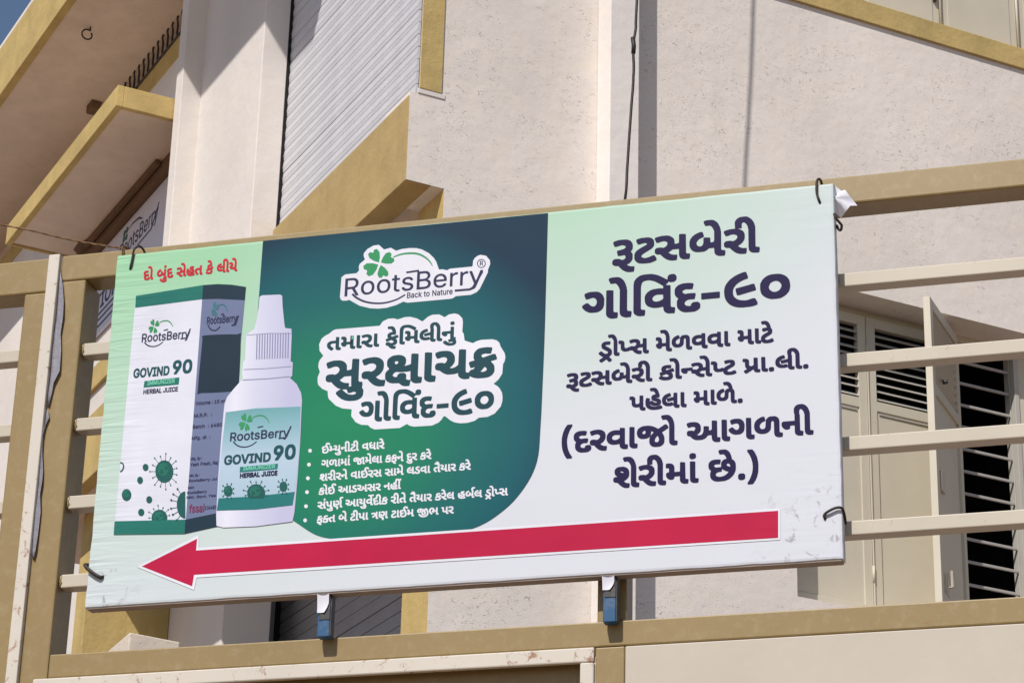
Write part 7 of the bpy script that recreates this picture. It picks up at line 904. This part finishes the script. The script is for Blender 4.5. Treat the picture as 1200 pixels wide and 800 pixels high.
('virus_spike', 'virus', 8, '2885,2328 2882,2315 2872,2311 2861,2317 2855,2330 2859,2342 2869,2347 2880,2341'),
('virus_spike', 'virus', 7, '2924,2401 2880,2446 2875,2440 2918,2395'),
('virus_spike', 'virus', 8, '2893,2442 2889,2429 2879,2425 2868,2431 2862,2444 2866,2456 2876,2461 2887,2455'),
('virus_spike', 'virus', 7, '2978,2433 2969,2475 2961,2475 2970,2433'),
('virus_spike', 'virus', 8, '2980,2474 2976,2462 2966,2457 2955,2463 2950,2476 2953,2489 2964,2493 2975,2487'),
('virus_spike', 'virus', 7, '3042,2413 3064,2467 3056,2471 3034,2417'),
('virus_spike', 'virus', 8, '3075,2468 3072,2456 3061,2451 3050,2457 3045,2470 3049,2482 3059,2487 3070,2481'),
('virus_spike', 'virus', 7, '3085,2348 3116,2360 3112,2368 3081,2356'),
('virus_spike', 'virus', 8, '3129,2362 3126,2350 3115,2346 3104,2352 3099,2365 3103,2377 3113,2381 3124,2375'),
('virus', 'virus', 7, '4292,2316 4291,2285 4282,2256 4268,2233 4248,2218 4225,2211 4201,2212 4177,2223 4155,2242 4138,2267 4126,2297 4120,2329 4122,2360 4130,2389 4145,2412 4164,2427 4187,2434 4212,2433 4236,2422 4257,2403 4275,2378 4287,2348'),
('virus_spike', 'virus', 7, '4284,2277 4321,2257 4324,2264 4287,2284'),
('virus_spike', 'virus', 8, '4337,2259 4334,2247 4324,2242 4313,2248 4308,2261 4311,2274 4321,2278 4332,2272'),
('virus_spike', 'virus', 7, '4249,2226 4280,2162 4288,2164 4256,2229'),
('virus_spike', 'virus', 8, '4299,2162 4295,2150 4285,2145 4274,2151 4269,2164 4273,2176 4283,2181 4294,2175'),
('virus_spike', 'virus', 7, '4194,2219 4191,2170 4199,2169 4203,2218'),
('virus_spike', 'virus', 8, '4210,2168 4206,2156 4196,2152 4185,2158 4180,2171 4184,2183 4194,2187 4205,2181'),
('virus_spike', 'virus', 7, '4145,2262 4106,2219 4112,2213 4151,2256'),
('virus_spike', 'virus', 8, '4124,2215 4120,2202 4110,2198 4099,2204 4094,2217 4098,2229 4108,2233 4119,2227'),
('virus_spike', 'virus', 7, '4124,2333 4086,2336 4086,2327 4125,2324'),
('virus_spike', 'virus', 8, '4101,2330 4097,2318 4087,2314 4076,2320 4071,2333 4075,2345 4085,2349 4096,2343'),
('virus_spike', 'virus', 7, '4142,2398 4097,2448 4091,2443 4137,2393'),
('virus_spike', 'virus', 8, '4109,2444 4106,2432 4096,2427 4085,2433 4079,2446 4083,2459 4093,2463 4104,2457'),
('virus_spike', 'virus', 7, '4190,2429 4180,2479 4172,2479 4181,2428'),
('virus_spike', 'virus', 8, '4191,2478 4187,2465 4177,2461 4166,2467 4161,2480 4164,2492 4175,2497 4185,2491'),
('virus_spike', 'virus', 7, '4245,2410 4269,2470 4261,2474 4237,2414'),
('virus_spike', 'virus', 8, '4280,2471 4276,2458 4266,2454 4255,2460 4250,2473 4254,2485 4264,2490 4275,2484'),
('virus_spike', 'virus', 7, '4283,2349 4318,2364 4314,2372 4279,2357'),
('virus_spike', 'virus', 8, '4331,2366 4327,2354 4317,2350 4306,2356 4301,2369 4304,2381 4315,2385 4326,2379'),
('virus_highlight', 'virus_lit', 8, '3716,2255 3707,2205 3676,2166 3628,2147 3573,2151 3522,2178 3485,2221 3469,2273 3478,2324 3509,2362 3557,2381 3612,2377 3663,2351 3700,2307'),
('virus_highlight', 'virus', 9, '3599,2225 3590,2198 3562,2188 3533,2202 3520,2231 3529,2257 3557,2267 3586,2253'),
('virus_highlight', 'virus', 9, '3691,2280 3682,2256 3657,2248 3631,2260 3619,2286 3628,2310 3652,2318 3678,2306'),
('virus', 'virus', 7, '3818,2212 3813,2157 3793,2108 3757,2102 3709,2105 3655,2109 3598,2113 3544,2117 3496,2121 3459,2133 3432,2186 3420,2242 3424,2297 3444,2346 3478,2386 3524,2412 3578,2424 3634,2420 3690,2400 3739,2366 3779,2321 3806,2268'),
('virus_spike', 'virus', 7, '3805,2168 3860,2151 3861,2159 3806,2176'),
('virus_spike', 'virus', 8, '3876,2154 3872,2142 3862,2138 3851,2144 3846,2157 3849,2169 3859,2173 3870,2167'),
('virus_spike', 'virus', 7, '3436,2203 3383,2195 3385,2187 3439,2195'),
('virus_spike', 'virus', 8, '3399,2190 3395,2178 3385,2173 3374,2179 3369,2192 3372,2204 3383,2209 3394,2203'),
('virus_spike', 'virus', 7, '3432,2286 3340,2314 3338,2306 3431,2278'),
('virus_spike', 'virus', 8, '3354,2309 3350,2296 3340,2292 3329,2298 3324,2311 3327,2323 3338,2328 3349,2322'),
('virus_spike', 'virus', 7, '3466,2358 3420,2396 3415,2389 3461,2352'),
('virus_spike', 'virus', 8, '3432,2391 3429,2379 3418,2375 3407,2381 3402,2394 3406,2406 3416,2410 3427,2404'),
('virus_spike', 'virus', 7, '3529,2403 3483,2490 3476,2487 3522,2400'),
('virus_spike', 'virus', 8, '3494,2487 3491,2475 3480,2470 3469,2477 3464,2490 3468,2502 3478,2506 3489,2500'),
('virus_spike', 'virus', 7, '3611,2414 3607,2469 3598,2470 3602,2414'),
('virus_spike', 'virus', 8, '3618,2468 3614,2456 3604,2451 3593,2457 3588,2470 3591,2483 3601,2487 3612,2481'),
('virus_spike', 'virus', 7, '3694,2387 3729,2468 3721,2472 3686,2391'),
('virus_spike', 'virus', 8, '3740,2468 3736,2456 3726,2452 3715,2458 3710,2471 3713,2483 3724,2487 3735,2481'),
('virus_spike', 'virus', 7, '3762,2329 3803,2360 3797,2367 3756,2336'),
('virus_spike', 'virus', 8, '3815,2362 3811,2350 3801,2346 3790,2352 3785,2365 3789,2377 3799,2381 3810,2375'),
('virus_spike', 'virus', 7, '3801,2251 3891,2264 3889,2273 3799,2259'),
('virus_spike', 'virus', 8, '3905,2267 3901,2255 3891,2251 3880,2257 3875,2270 3878,2282 3889,2286 3900,2280'),
('bullet_dot', 'white', 2, '4778,3069 4774,3048 4760,3033 4739,3029 4719,3036 4703,3053 4696,3075 4700,3097 4714,3111 4734,3116 4755,3108 4771,3091'),
('bullet_dot', 'white', 2, '4772,2765 4768,2744 4754,2729 4734,2725 4713,2732 4697,2749 4690,2771 4695,2793 4709,2807 4729,2811 4750,2804 4766,2787'),
('bullet_dot', 'white', 2, '4766,2467 4762,2446 4748,2431 4728,2427 4707,2435 4691,2451 4685,2473 4689,2494 4703,2509 4723,2513 4744,2506 4760,2489'),
('bullet_dot', 'white', 2, '4766,2165 4761,2145 4747,2130 4727,2126 4707,2133 4691,2150 4684,2172 4688,2193 4702,2207 4722,2211 4743,2204 4759,2187'),
('bullet_dot', 'white', 2, '4760,1861 4756,1840 4742,1826 4722,1821 4701,1829 4686,1845 4679,1867 4683,1888 4697,1902 4717,1907 4738,1899 4754,1883'),
('bullet_dot', 'white', 2, '4760,1557 4755,1537 4741,1522 4721,1518 4701,1525 4685,1542 4678,1563 4683,1584 4697,1598 4716,1603 4737,1596 4753,1579'),
]
ALPHA = [chr(c) for c in range(35, 126) if c not in (39, 92)]
def decode(s):
    """glyph outline string -> closed contours in 1/1000 em"""
    idx = {c: i for i, c in enumerate(ALPHA)}
    out = []
    for t in s.split(' '):
        v = [idx[t[i]] * 89 + idx[t[i + 1]] for i in range(0, len(t), 2)]
        out.append([(v[i] * 4 - 2000, v[i + 1] * 4 - 2000) for i in range(0, len(v), 2)])
    return out
def clusters(t):
    dep = set('ાિીુૂેૈોૌંઁ'); out = []; i = 0
    while i < len(t):
        c = t[i]; i += 1
        while i < len(t) and (t[i] in dep or t[i] == '્' or c[-1] == '્'):
            c += t[i]; i += 1
        out.append(c)
    return out
def layout(line):
    """line of print -> one list of contours (metres, banner plane) per letter cluster"""
    name, s, pre, xl, xr, base, body, col, layer, rise = line
    x = 0; items = []
    for c in (clusters(s) if pre == 'g' else s):
        if c == ' ':
            x += 270 if pre == 'g' else 300; continue
        adv, data = GLYPHS[pre + c]
        items.append((x, decode(data))); x += adv
    lo = min(p[0] + ox for ox, cs in items for c in cs for p in c)
    hi = max(p[0] + ox for ox, cs in items for c in cs for p in c)
    sx = (xr - xl) / (hi - lo); sy = body / (635.0 if pre == 'g' else 727.0)
    return [[[(xl + (p[0] + ox - lo) * sx, base + p[1] * sy + (p[0] + ox - lo) * sx * rise) for p in c] for c in cs]
            for ox, cs in items]

# ================================================================== the banner
GB = 4.765; BX, BZ = -2.281, 3.237
banner = thing('banner', 'large printed banner in green, white and navy with a red arrow, on the gate', 'banner', YG, (BX, GB, BZ))
BW, BH = 1.567, 0.800
def dist2(m, s, cx, cz, sx=1.0, sz=1.0):
    dx = m.math('MULTIPLY', m.math('SUBTRACT', s.outputs[0], cx), sx); dz = m.math('MULTIPLY', m.math('SUBTRACT', s.outputs[2], cz), sz)
    return m.math('SQRT', m.math('ADD', m.math('MULTIPLY', dx, dx), m.math('MULTIPLY', dz, dz)))
def wrinkle(m, k=1.0):
    """creases of the stretched vinyl, the same for sheet and print"""
    s = m.n('ShaderNodeSeparateXYZ'); m.l(m.tc.outputs['Object'], s.inputs[0])
    edge = m.ramp(m.math('MULTIPLY', s.outputs[0], 1 / BW), [(0.0, 1.0), (0.07, 0.16), (0.16, 0.03), (0.985, 0.02), (1.0, 0.12)])
    pull = m.noise(1.0, 3, 0.5, m.coord((5, 1, 55), (0, 0.18, 0)), 0.8)
    soft = m.noise(2.6, 2, 0.5)
    fine = m.noise(1.0, 3, 0.6, m.coord((3, 1, 130)))
    h = m.math('ADD', m.math('MULTIPLY', m.math('MULTIPLY', pull, edge), 0.55), m.math('MULTIPLY', soft, 0.8))
    h = m.math('ADD', h, m.math('MULTIPLY', fine, 0.008))
    for cx_, cz_, rot in ((0.03, 0.76, 0.75), (1.54, 0.76, -0.75), (0.03, 0.06, -0.6), (1.54, 0.09, 0.6)):
        near = m.ramp(dist2(m, s, cx_, cz_), [(0.0, 1.0), (0.11, 0.35), (0.24, 0.0)])
        cr_ = m.noise(1.0, 2, 0.5, m.coord((5, 1, 42), (0, rot, 0)), 0.5)
        h = m.math('ADD', h, m.math('MULTIPLY', m.math('MULTIPLY', cr_, near), 0.16))
    m.bump(h, 0.60 * k, 0.011); return s
def ink(name, c, rough=0.55, fade=0.06):
    m = Mat('print_' + name, rough, 0.16); b = lin(c)
    a = m.mix(m.ramp(m.noise(7, 4, 0.6), [(0.3, 0.0), (0.7, 1.0)]), tuple(v * (1 - fade) for v in b), tuple(min(1, v * (1 + fade)) for v in b))
    m.color(a); wrinkle(m); return m.m
# sheet: mint fading to a cool white
m = Mat('print_background', 0.55, 0.16); s = wrinkle(m)
mint, cool = lin((148, 195, 158)), lin((200, 203, 211))
fr_ = m.math('SUBTRACT', 1.0, m.math('MULTIPLY', dist2(m, s, 0.96, 0.90, 0.85, 1.15), 1.45), clamp=True)
fl_ = m.math('MULTIPLY_ADD', s.outputs[2], 1.15, 0.12, clamp=True)
isl = m.ramp(m.math('MULTIPLY', s.outputs[0], 1 / BW), [(0.16, 1.0), (0.52, 0.0)])
f = m.mix(isl, m.math('MULTIPLY', fr_, 0.85), fl_)
smudge = m.ramp(m.noise(38, 5, 0.7, dist=1.0), [(0.57, 0.0), (0.68, 1.0)])
corner = m.ramp(dist2(m, s, 1.53, 0.05), [(0.03, 1.0), (0.16, 0.0)])
corner2 = m.ramp(dist2(m, s, 0.02, 0.02), [(0.02, 0.7), (0.12, 0.0)])
dirt = m.math('MULTIPLY', smudge, m.math('MAXIMUM', corner, corner2))
m.color(m.mix(m.math('ADD', m.math('MULTIPLY', dirt, 0.8), 0.0, clamp=True), m.mix(f, cool, mint), lin((88, 82, 82)))); M['background'] = m.m
m = Mat('print_panel', 0.55, 0.16); s = wrinkle(m)
d = dist2(m, s, 0.53, 0.34, 0.92, 0.98)
M['p_panel'] = m.m
m.color(m.ramp(d, [(0.05, lin((18, 122, 84))), (0.17, lin((14, 114, 86))), (0.27, lin((14, 96, 92))), (0.37, lin((6, 82, 92))), (0.48, lin((4, 44, 66)))]))
PAL = {'white': (212, 212, 221), 'navy': (22, 12, 62), 'petrol': (20, 62, 72), 'ink': (40, 45, 75), 'leaf': (49, 137, 88), 'crimson': (174, 12, 60), 'red': (183, 32, 52),
       'teal': (26, 105, 95), 'slate': (22, 46, 62), 'slate_panel': (22, 42, 58), 'carton': (206, 208, 219), 'carton_side': (104, 114, 146), 'teal_ink': (21, 73, 81), 'pale': (103, 180, 155),
       'dim': (44, 43, 81), 'dimleaf': (52, 112, 120), 'maroon': (112, 45, 79), 'virus': (23, 84, 81), 'bottle': (198, 200, 219), 'label': (129, 176, 181), 'label_band': (28, 110, 109), 'ridge': (129, 131, 164)}
PAL['virus_lit'] = (30, 104, 90)
for k, c in PAL.items(): M['p_' + k] = ink(k, c)
# bottle shading is printed: pale centre, lavender flanks
m = Mat('print_bottle', 0.55, 0.16); s = wrinkle(m)
f = m.ramp(m.math('MULTIPLY', s.outputs[0], 1.0), [(0.232, lin((185, 187, 210))), (0.262, lin((193, 195, 215))), (0.30, lin((214, 214, 227))), (0.345, lin((196, 198, 217))), (0.42, lin((179, 179, 206)))])
m.color(f); M['p_bottle'] = m.m
m = Mat('print_label', 0.55, 0.16); s = wrinkle(m)
m.color(m.ramp(s.outputs[2], [(0.22, lin((160, 184, 200))), (0.30, lin((170, 190, 208))), (0.36, lin((132, 172, 184))), (0.42, lin((96, 152, 156)))])); M['p_label'] = m.m

# the tube frame behind, then the sheet folded round it
part('banner_frame', MB().box(0.012, BW - 0.012, 0.0285, 0.0325, 0.012, 0.034).box(0.012, BW - 0.012, 0.0285, 0.0325, BH - 0.034, BH - 0.012).box(0.012, 0.034, 0.0285, 0.0325, 0.035, BH - 0.035).box(BW - 0.034, BW - 0.012, 0.0285, 0.0325, 0.035, BH - 0.035), 'steel_dark', banner)
mb = MB(); NX, NZ = 120, 62
def wob(x, z):
    ex = min(x, BW - x); ez = min(z, BH - z)
    l = max(0.0, 1 - x / 0.10); r = max(0.0, 1 - ez / 0.03)
    return 0.0
ring = []                                  # closed section round the front, four sides rolled back
def rim(i):                                # outline point i of the rectangle, with puckers pulled in a little
    pass
P_ = []
def edge_pts():
    pts = []
    n1, n2 = 90, 46
    for i in range(n1): pts.append((BW * i / n1, 0.0))
    for i in range(n2): pts.append((BW, BH * i / n2))
    for i in range(n1): pts.append((BW * (1 - i / n1), BH))
    for i in range(n2): pts.append((0.0, BH * (1 - i / n2)))
    return pts
from mathutils import noise as nz
base = edge_pts(); n = len(base); cx, cz = BW / 2, BH / 2
for (ins, y) in ((0.006, 0.0), (0.0016, 0.0008), (0.0, 0.004), (0.0, 0.026), (0.003, 0.030), (0.022, 0.031)):
    for (x, z) in base:
        nx = -1 if x < 1e-6 else (1 if x > BW - 1e-6 else 0); nzz = -1 if z < 1e-6 else (1 if z > BH - 1e-6 else 0)
        amp = 0.0026 if (nx == -1) else 0.0011
        w = amp * nz.noise(Vector((x * 14, z * 22, 3.1))) + 0.0006 * nz.noise(Vector((x * 60, z * 60, y * 90)))
        if ins >= 0.006: w *= 0.3
        mb.v.append((x - nx * ins + nx * w, y, z - nzz * ins + nzz * w))
for r in range(5):
    for i in range(n):
        j = (i + 1) % n; mb.f.append((r * n + i, r * n + j, (r + 1) * n + j, (r + 1) * n + i))
mb.f.append(tuple(range(n))); 
me = mb.mesh('banner_sheet'); link('banner_sheet', me, M['background'], banner)
part('hem', MB().box(0.004, BW - 0.004, 0.003, 0.0295, -0.0022, 0.0012), 'hem', banner)
# print
def nest(loops):
    """outer loops, each with the holes that lie in it"""
    def inside(p, c):
        r = False
        for i in range(len(c)):
            (x0, y0), (x1, y1) = c[i - 1], c[i]
            if (y0 > p[1]) != (y1 > p[1]) and p[0] < (x1 - x0) * (p[1] - y0) / (y1 - y0) + x0: r = not r
        return r
    depth = [sum(inside(c[0], d) for d in loops if d is not c) for c in loops]
    out = []
    for c, k in zip(loops, depth):
        if k % 2 == 0: out.append([c] + [h for h, q in zip(loops, depth) if q == k + 1 and inside(h[0], c)])
    return out
def area2(c): return sum(c[i - 1][0] * c[i][1] - c[i][0] * c[i - 1][1] for i in range(len(c)))
def fill_outline(grp):
    """triangles of an outline with holes; turned a little and tried again when the filler slips"""
    want = abs(area2(grp[0])) - sum(abs(area2(h)) for h in grp[1:]); flat = [p for c in grp for p in c]; best = None
    ox, oy = grp[0][0]
    for ang in (0.0, 0.37, 0.83, 1.31, 2.1, 2.9, 4.0):
        ca, sa = math.cos(ang) * 1000, math.sin(ang) * 1000
        tri = tessellate_polygon([[Vector(((x - ox) * ca - (y - oy) * sa, (x - ox) * sa + (y - oy) * ca, 0)) for x, y in c] for c in grp])
        err = abs(sum(abs(area2([flat[i] for i in t])) for t in tri) - want)
        if best is None or err < best[0]: best = (err, tri)
        if err < 0.004 * want: break
    return best[1]
def print_part(name, colour, items, parent, conv, label=None, mat=None):
    vs, fs = [], []; k = 0
    for loops, y in items:
        loops = [[p for i, p in enumerate(c) if i == 0 or (abs(p[0] - c[i - 1][0]) + abs(p[1] - c[i - 1][1])) > 1e-6] for c in loops]
        loops = [c for c in loops if len(c) >= 3]
        if not loops: continue
        b = len(vs); flat = []; tri = []
        for grp in nest(loops):
            o_ = len(flat); flat += [p for c in grp for p in c]
            tri += [tuple(o_ + i for i in t) for t in fill_outline(grp)]
        vs += [conv(p[0], p[1], y + 2e-5 * (k + 0.5)) for p in flat]; k = (k + 1) % 6
        for t in tri:
            a, q, c = (flat[i] for i in t)
            if abs((q[0] - a[0]) * (c[1] - a[1]) - (q[1] - a[1]) * (c[0] - a[0])) < 1e-12: continue
            ar = (q[0] - a[0]) * (c[1] - a[1]) - (q[1] - a[1]) * (c[0] - a[0])
            fs.append(tuple(b + i for i in (t if ar > 0 else t[::-1])))
    me = bpy.data.meshes.new(name); me.from_pydata(vs, [], fs)
    o = link(name, me, mat or M['p_' + colour], parent, label=label)
    return o
conv_b = lambda x, z, y: (x, -0.0002 - 0.00028 * y if False else -y, z)
LY = lambda l: 0.0004 + 0.0003 * l
groups = {}
for name, col, lay, data in ART:
    loops = [[tuple(float(v) / 10000 for v in p.split(',')) for p in c.split(' ')] for c in data.split('|')]
    key = (name, col, lay) if name in ('virus_spike',) else (name, col, lay, len(groups))       # the hair-fine spikes stay joined
    groups.setdefault(key, []).append((loops, LY(lay)))
for key, items in groups.items():
    o = print_part(key[0], key[1], items, banner, conv_b)
    if key[0] == 'virus_spike': o['kind'] = 'stuff'
for line in TEXT:
    print_part(line[0], line[7], [(c, LY(line[8])) for c in layout(line)], banner, conv_b, label=None)

# legs of the banner frame: blue paint, with a tongue of vinyl over each
for x0, x1, zt, zb, tz in ((0.5065, 0.5325, -0.0005, -0.0885, -0.040), (1.094, 1.1195, -0.0005, -0.0935, -0.030)):
    lg = part('frame_leg', MB().box(x0, x1, 0.010, 0.0335, zb, 0.004), 'blue', banner, 0.0015)
    part('leg_side', MB().box(x1 + 0.0003, x1 + 0.0020, 0.0115, 0.0325, zb + 0.001, 0.002), 'steel_dark', lg)
    part('leg_upper', MB().box(x0 + 0.003, x1, 0.0085, 0.0097, tz - 0.014, 0.002), 'steel_dark', lg, 0.0004)
    tg = MB(); nn = 9
    for i in range(nn):
        t = i / (nn - 1); z = 0.001 + (tz - 0.001) * t
        wl = x0 - 0.001 + 0.001 * t; wr = x1 - 0.002 - 0.011 * max(0, t - 0.45) ** 1.6 * 2.2
        for j in range(5):
            q = j / 4; tg.v.append((wl + (wr - wl) * q, 0.0025 + 0.003 * math.sin(t * 2.2) + 0.0018 * math.sin(q * 3.1), z))
    for i in range(nn - 1):
        for j in range(4): a = i * 5 + j; tg.f.append((a, a + 1, a + 6, a + 5))
    part('vinyl_tongue', tg, 'p_white', banner, smooth=True)
# loose corner flap at the top right
fl = MB()
tip = [(1.5665, 0.806), (1.577, 0.799), (1.589, 0.789), (1.602, 0.777), (1.611, 0.762), (1.599, 0.752), (1.586, 0.744), (1.575, 0.737), (1.5665, 0.740)]
cn = (1.5668, 0.772)
for i, p in enumerate(tip):
    for t in (0.0, 0.5, 1.0):
        fl.v.append((cn[0] + (p[0] - cn[0]) * t * (0.86 if i == 3 else 0.95), 0.010 + 0.016 * t + 0.013 * t * math.sin(i * 2.1), cn[1] + (p[1] - cn[1]) * t))
for i in range(len(tip) - 1):
    for k in range(2): a = i * 3 + k; fl.f.append((a, a + 3, a + 4, a + 1))
part('corner_flap', fl, 'p_white', banner, smooth=True, label='crumpled white vinyl corner sticking out past the top right')
# small tear under the logo
part('puncture', MB().box(0.549, 0.5525, -0.0016, -0.0012, 0.540, 0.547), 'black', banner)
part('puncture', MB().box(0.5515, 0.5545, -0.0016, -0.0012, 0.549, 0.556), 'p_pale', banner)

# wire ties
def tie(label, pts, r=0.0025):
    P = [Vector(p) for p in smooth_path(pts, 6)]; o0 = P[0].copy()
    t = part('wire_tie', MB().tube([tuple(p - o0) for p in P], r, 7), 'wire', None, smooth=True)
    t.location = to_world(YG, o0); t.rotation_euler = (0, 0, YG); t['label'] = label; t['category'] = 'wire tie'; t['group'] = 'wire ties that hold the banner'
f_ = GB - 0.004
tie('dark wire tie hooked over the rail at the top left corner of the banner', [(-2.2475, GB + 0.001, 4.000), (-2.2445, f_, 4.006), (-2.2423, f_, 4.023), (-2.2401, f_, 4.0433), (-2.232, GB, 4.054), (-2.2245, GB + 0.01, 4.049), (-2.2225, GB + 0.02, 4.036), (-2.222, GB + 0.034, 4.02)])
tie('dark wire tie looped over the rail at the top right corner of the banner', [(-0.742, GB + 0.002, 3.994), (-0.7440, f_, 4.000), (-0.7478, f_, 4.014), (-0.7480, f_, 4.034), (-0.7462, f_ + 0.002, 4.046), (-0.7435, GB + 0.010, 4.053), (-0.7425, GB + 0.030, 4.052), (-0.742, GB + 0.041, 4.03)], 0.0027)
tie('small dark wire curl below the loose corner flap on the right edge', [(-0.7138, GB - 0.003, 3.9662), (-0.7105, GB - 0.003, 3.955), (-0.7046, GB + 0.002, 3.9478), (-0.7008, GB + 0.006, 3.942), (-0.7035, GB + 0.01, 3.9345), (-0.7085, GB + 0.012, 3.938), (-0.7125, GB + 0.02, 3.95)], 0.0028)
tie('thick dark wire tie piercing the lower left corner of the banner', [(-2.2895, GB + 0.030, 3.338), (-2.2905, GB + 0.008, 3.3335), (-2.286, f_, 3.327), (-2.2772, f_ - 0.002, 3.318), (-2.2608, f_ - 0.002, 3.3058), (-2.2490, f_, 3.2995), (-2.246, GB + 0.002, 3.302)], 0.0040)
tie('bent dark wire tie at the lower right corner of the banner', [(-0.7467, GB + 0.001, 3.3196), (-0.7485, f_, 3.3230), (-0.7478, f_, 3.3275), (-0.7400, f_ - 0.002, 3.3325), (-0.7260, f_ - 0.002, 3.3385), (-0.7145, f_, 3.3380), (-0.7115, GB + 0.010, 3.3290), (-0.7125, GB + 0.030, 3.318)], 0.0027)

# dark print on the far wall sign
conv_s = lambda x, z, y: (-0.0125 - y, -x, z)
ms2 = Mat('print_sign_dark', 0.5, 0.3); ms2.color(lin((54, 58, 92)))
ms3 = Mat('print_sign_green', 0.5, 0.3); ms3.color(lin((60, 100, 96)))
for nm, s_, pre, xl, xr, base_, body in (('sign_lettering', 'RootsBerry', 'l', 0.40, 0.98, 0.318, 0.085), ('sign_lettering', 'TIONS', 'b', 0.055, 0.52, 0.150, 0.085)):
    print_part(nm, None, [(c, 0.0006) for c in layout((nm, s_, pre, xl, xr, base_, body, '', 0, 0.0))], signb, conv_s, mat=ms2.m)
st_ = [[(0.44, 0.305), (0.50, 0.280), (0.62, 0.268), (0.72, 0.284), (0.90, 0.290), (0.99, 0.405), (0.975, 0.405), (0.885, 0.300), (0.72, 0.294), (0.62, 0.278), (0.50, 0.292)]]
print_part('sign_swoosh', None, [(st_, 0.0006), ([[(0.50, 0.445), (0.58, 0.462), (0.68, 0.452), (0.74, 0.42), (0.73, 0.418), (0.67, 0.442), (0.58, 0.452)]], 0.0006)], signb, conv_s, mat=ms2.m)
for cx_, cz_ in ((0.455, 0.452), (0.495, 0.455), (0.452, 0.418), (0.492, 0.416)):
    print_part('sign_clover', None, [([[(cx_ + 0.019 * math.cos(a), cz_ + 0.019 * math.sin(a)) for a in [2 * math.pi * k / 10 for k in range(10)]]], 0.0006)], signb, conv_s, mat=ms3.m)
for k, (a, b, z_) in enumerate(((0.075, 0.44, 0.112), (0.06, 0.52, 0.078), (0.06, 0.50, 0.040))):
    print_part('sign_rule', None, [([[(a, z_), (b, z_ + 0.006), (b, z_ + 0.017), (a, z_ + 0.012)]], 0.0006)], signb, conv_s, mat=ms2.m)
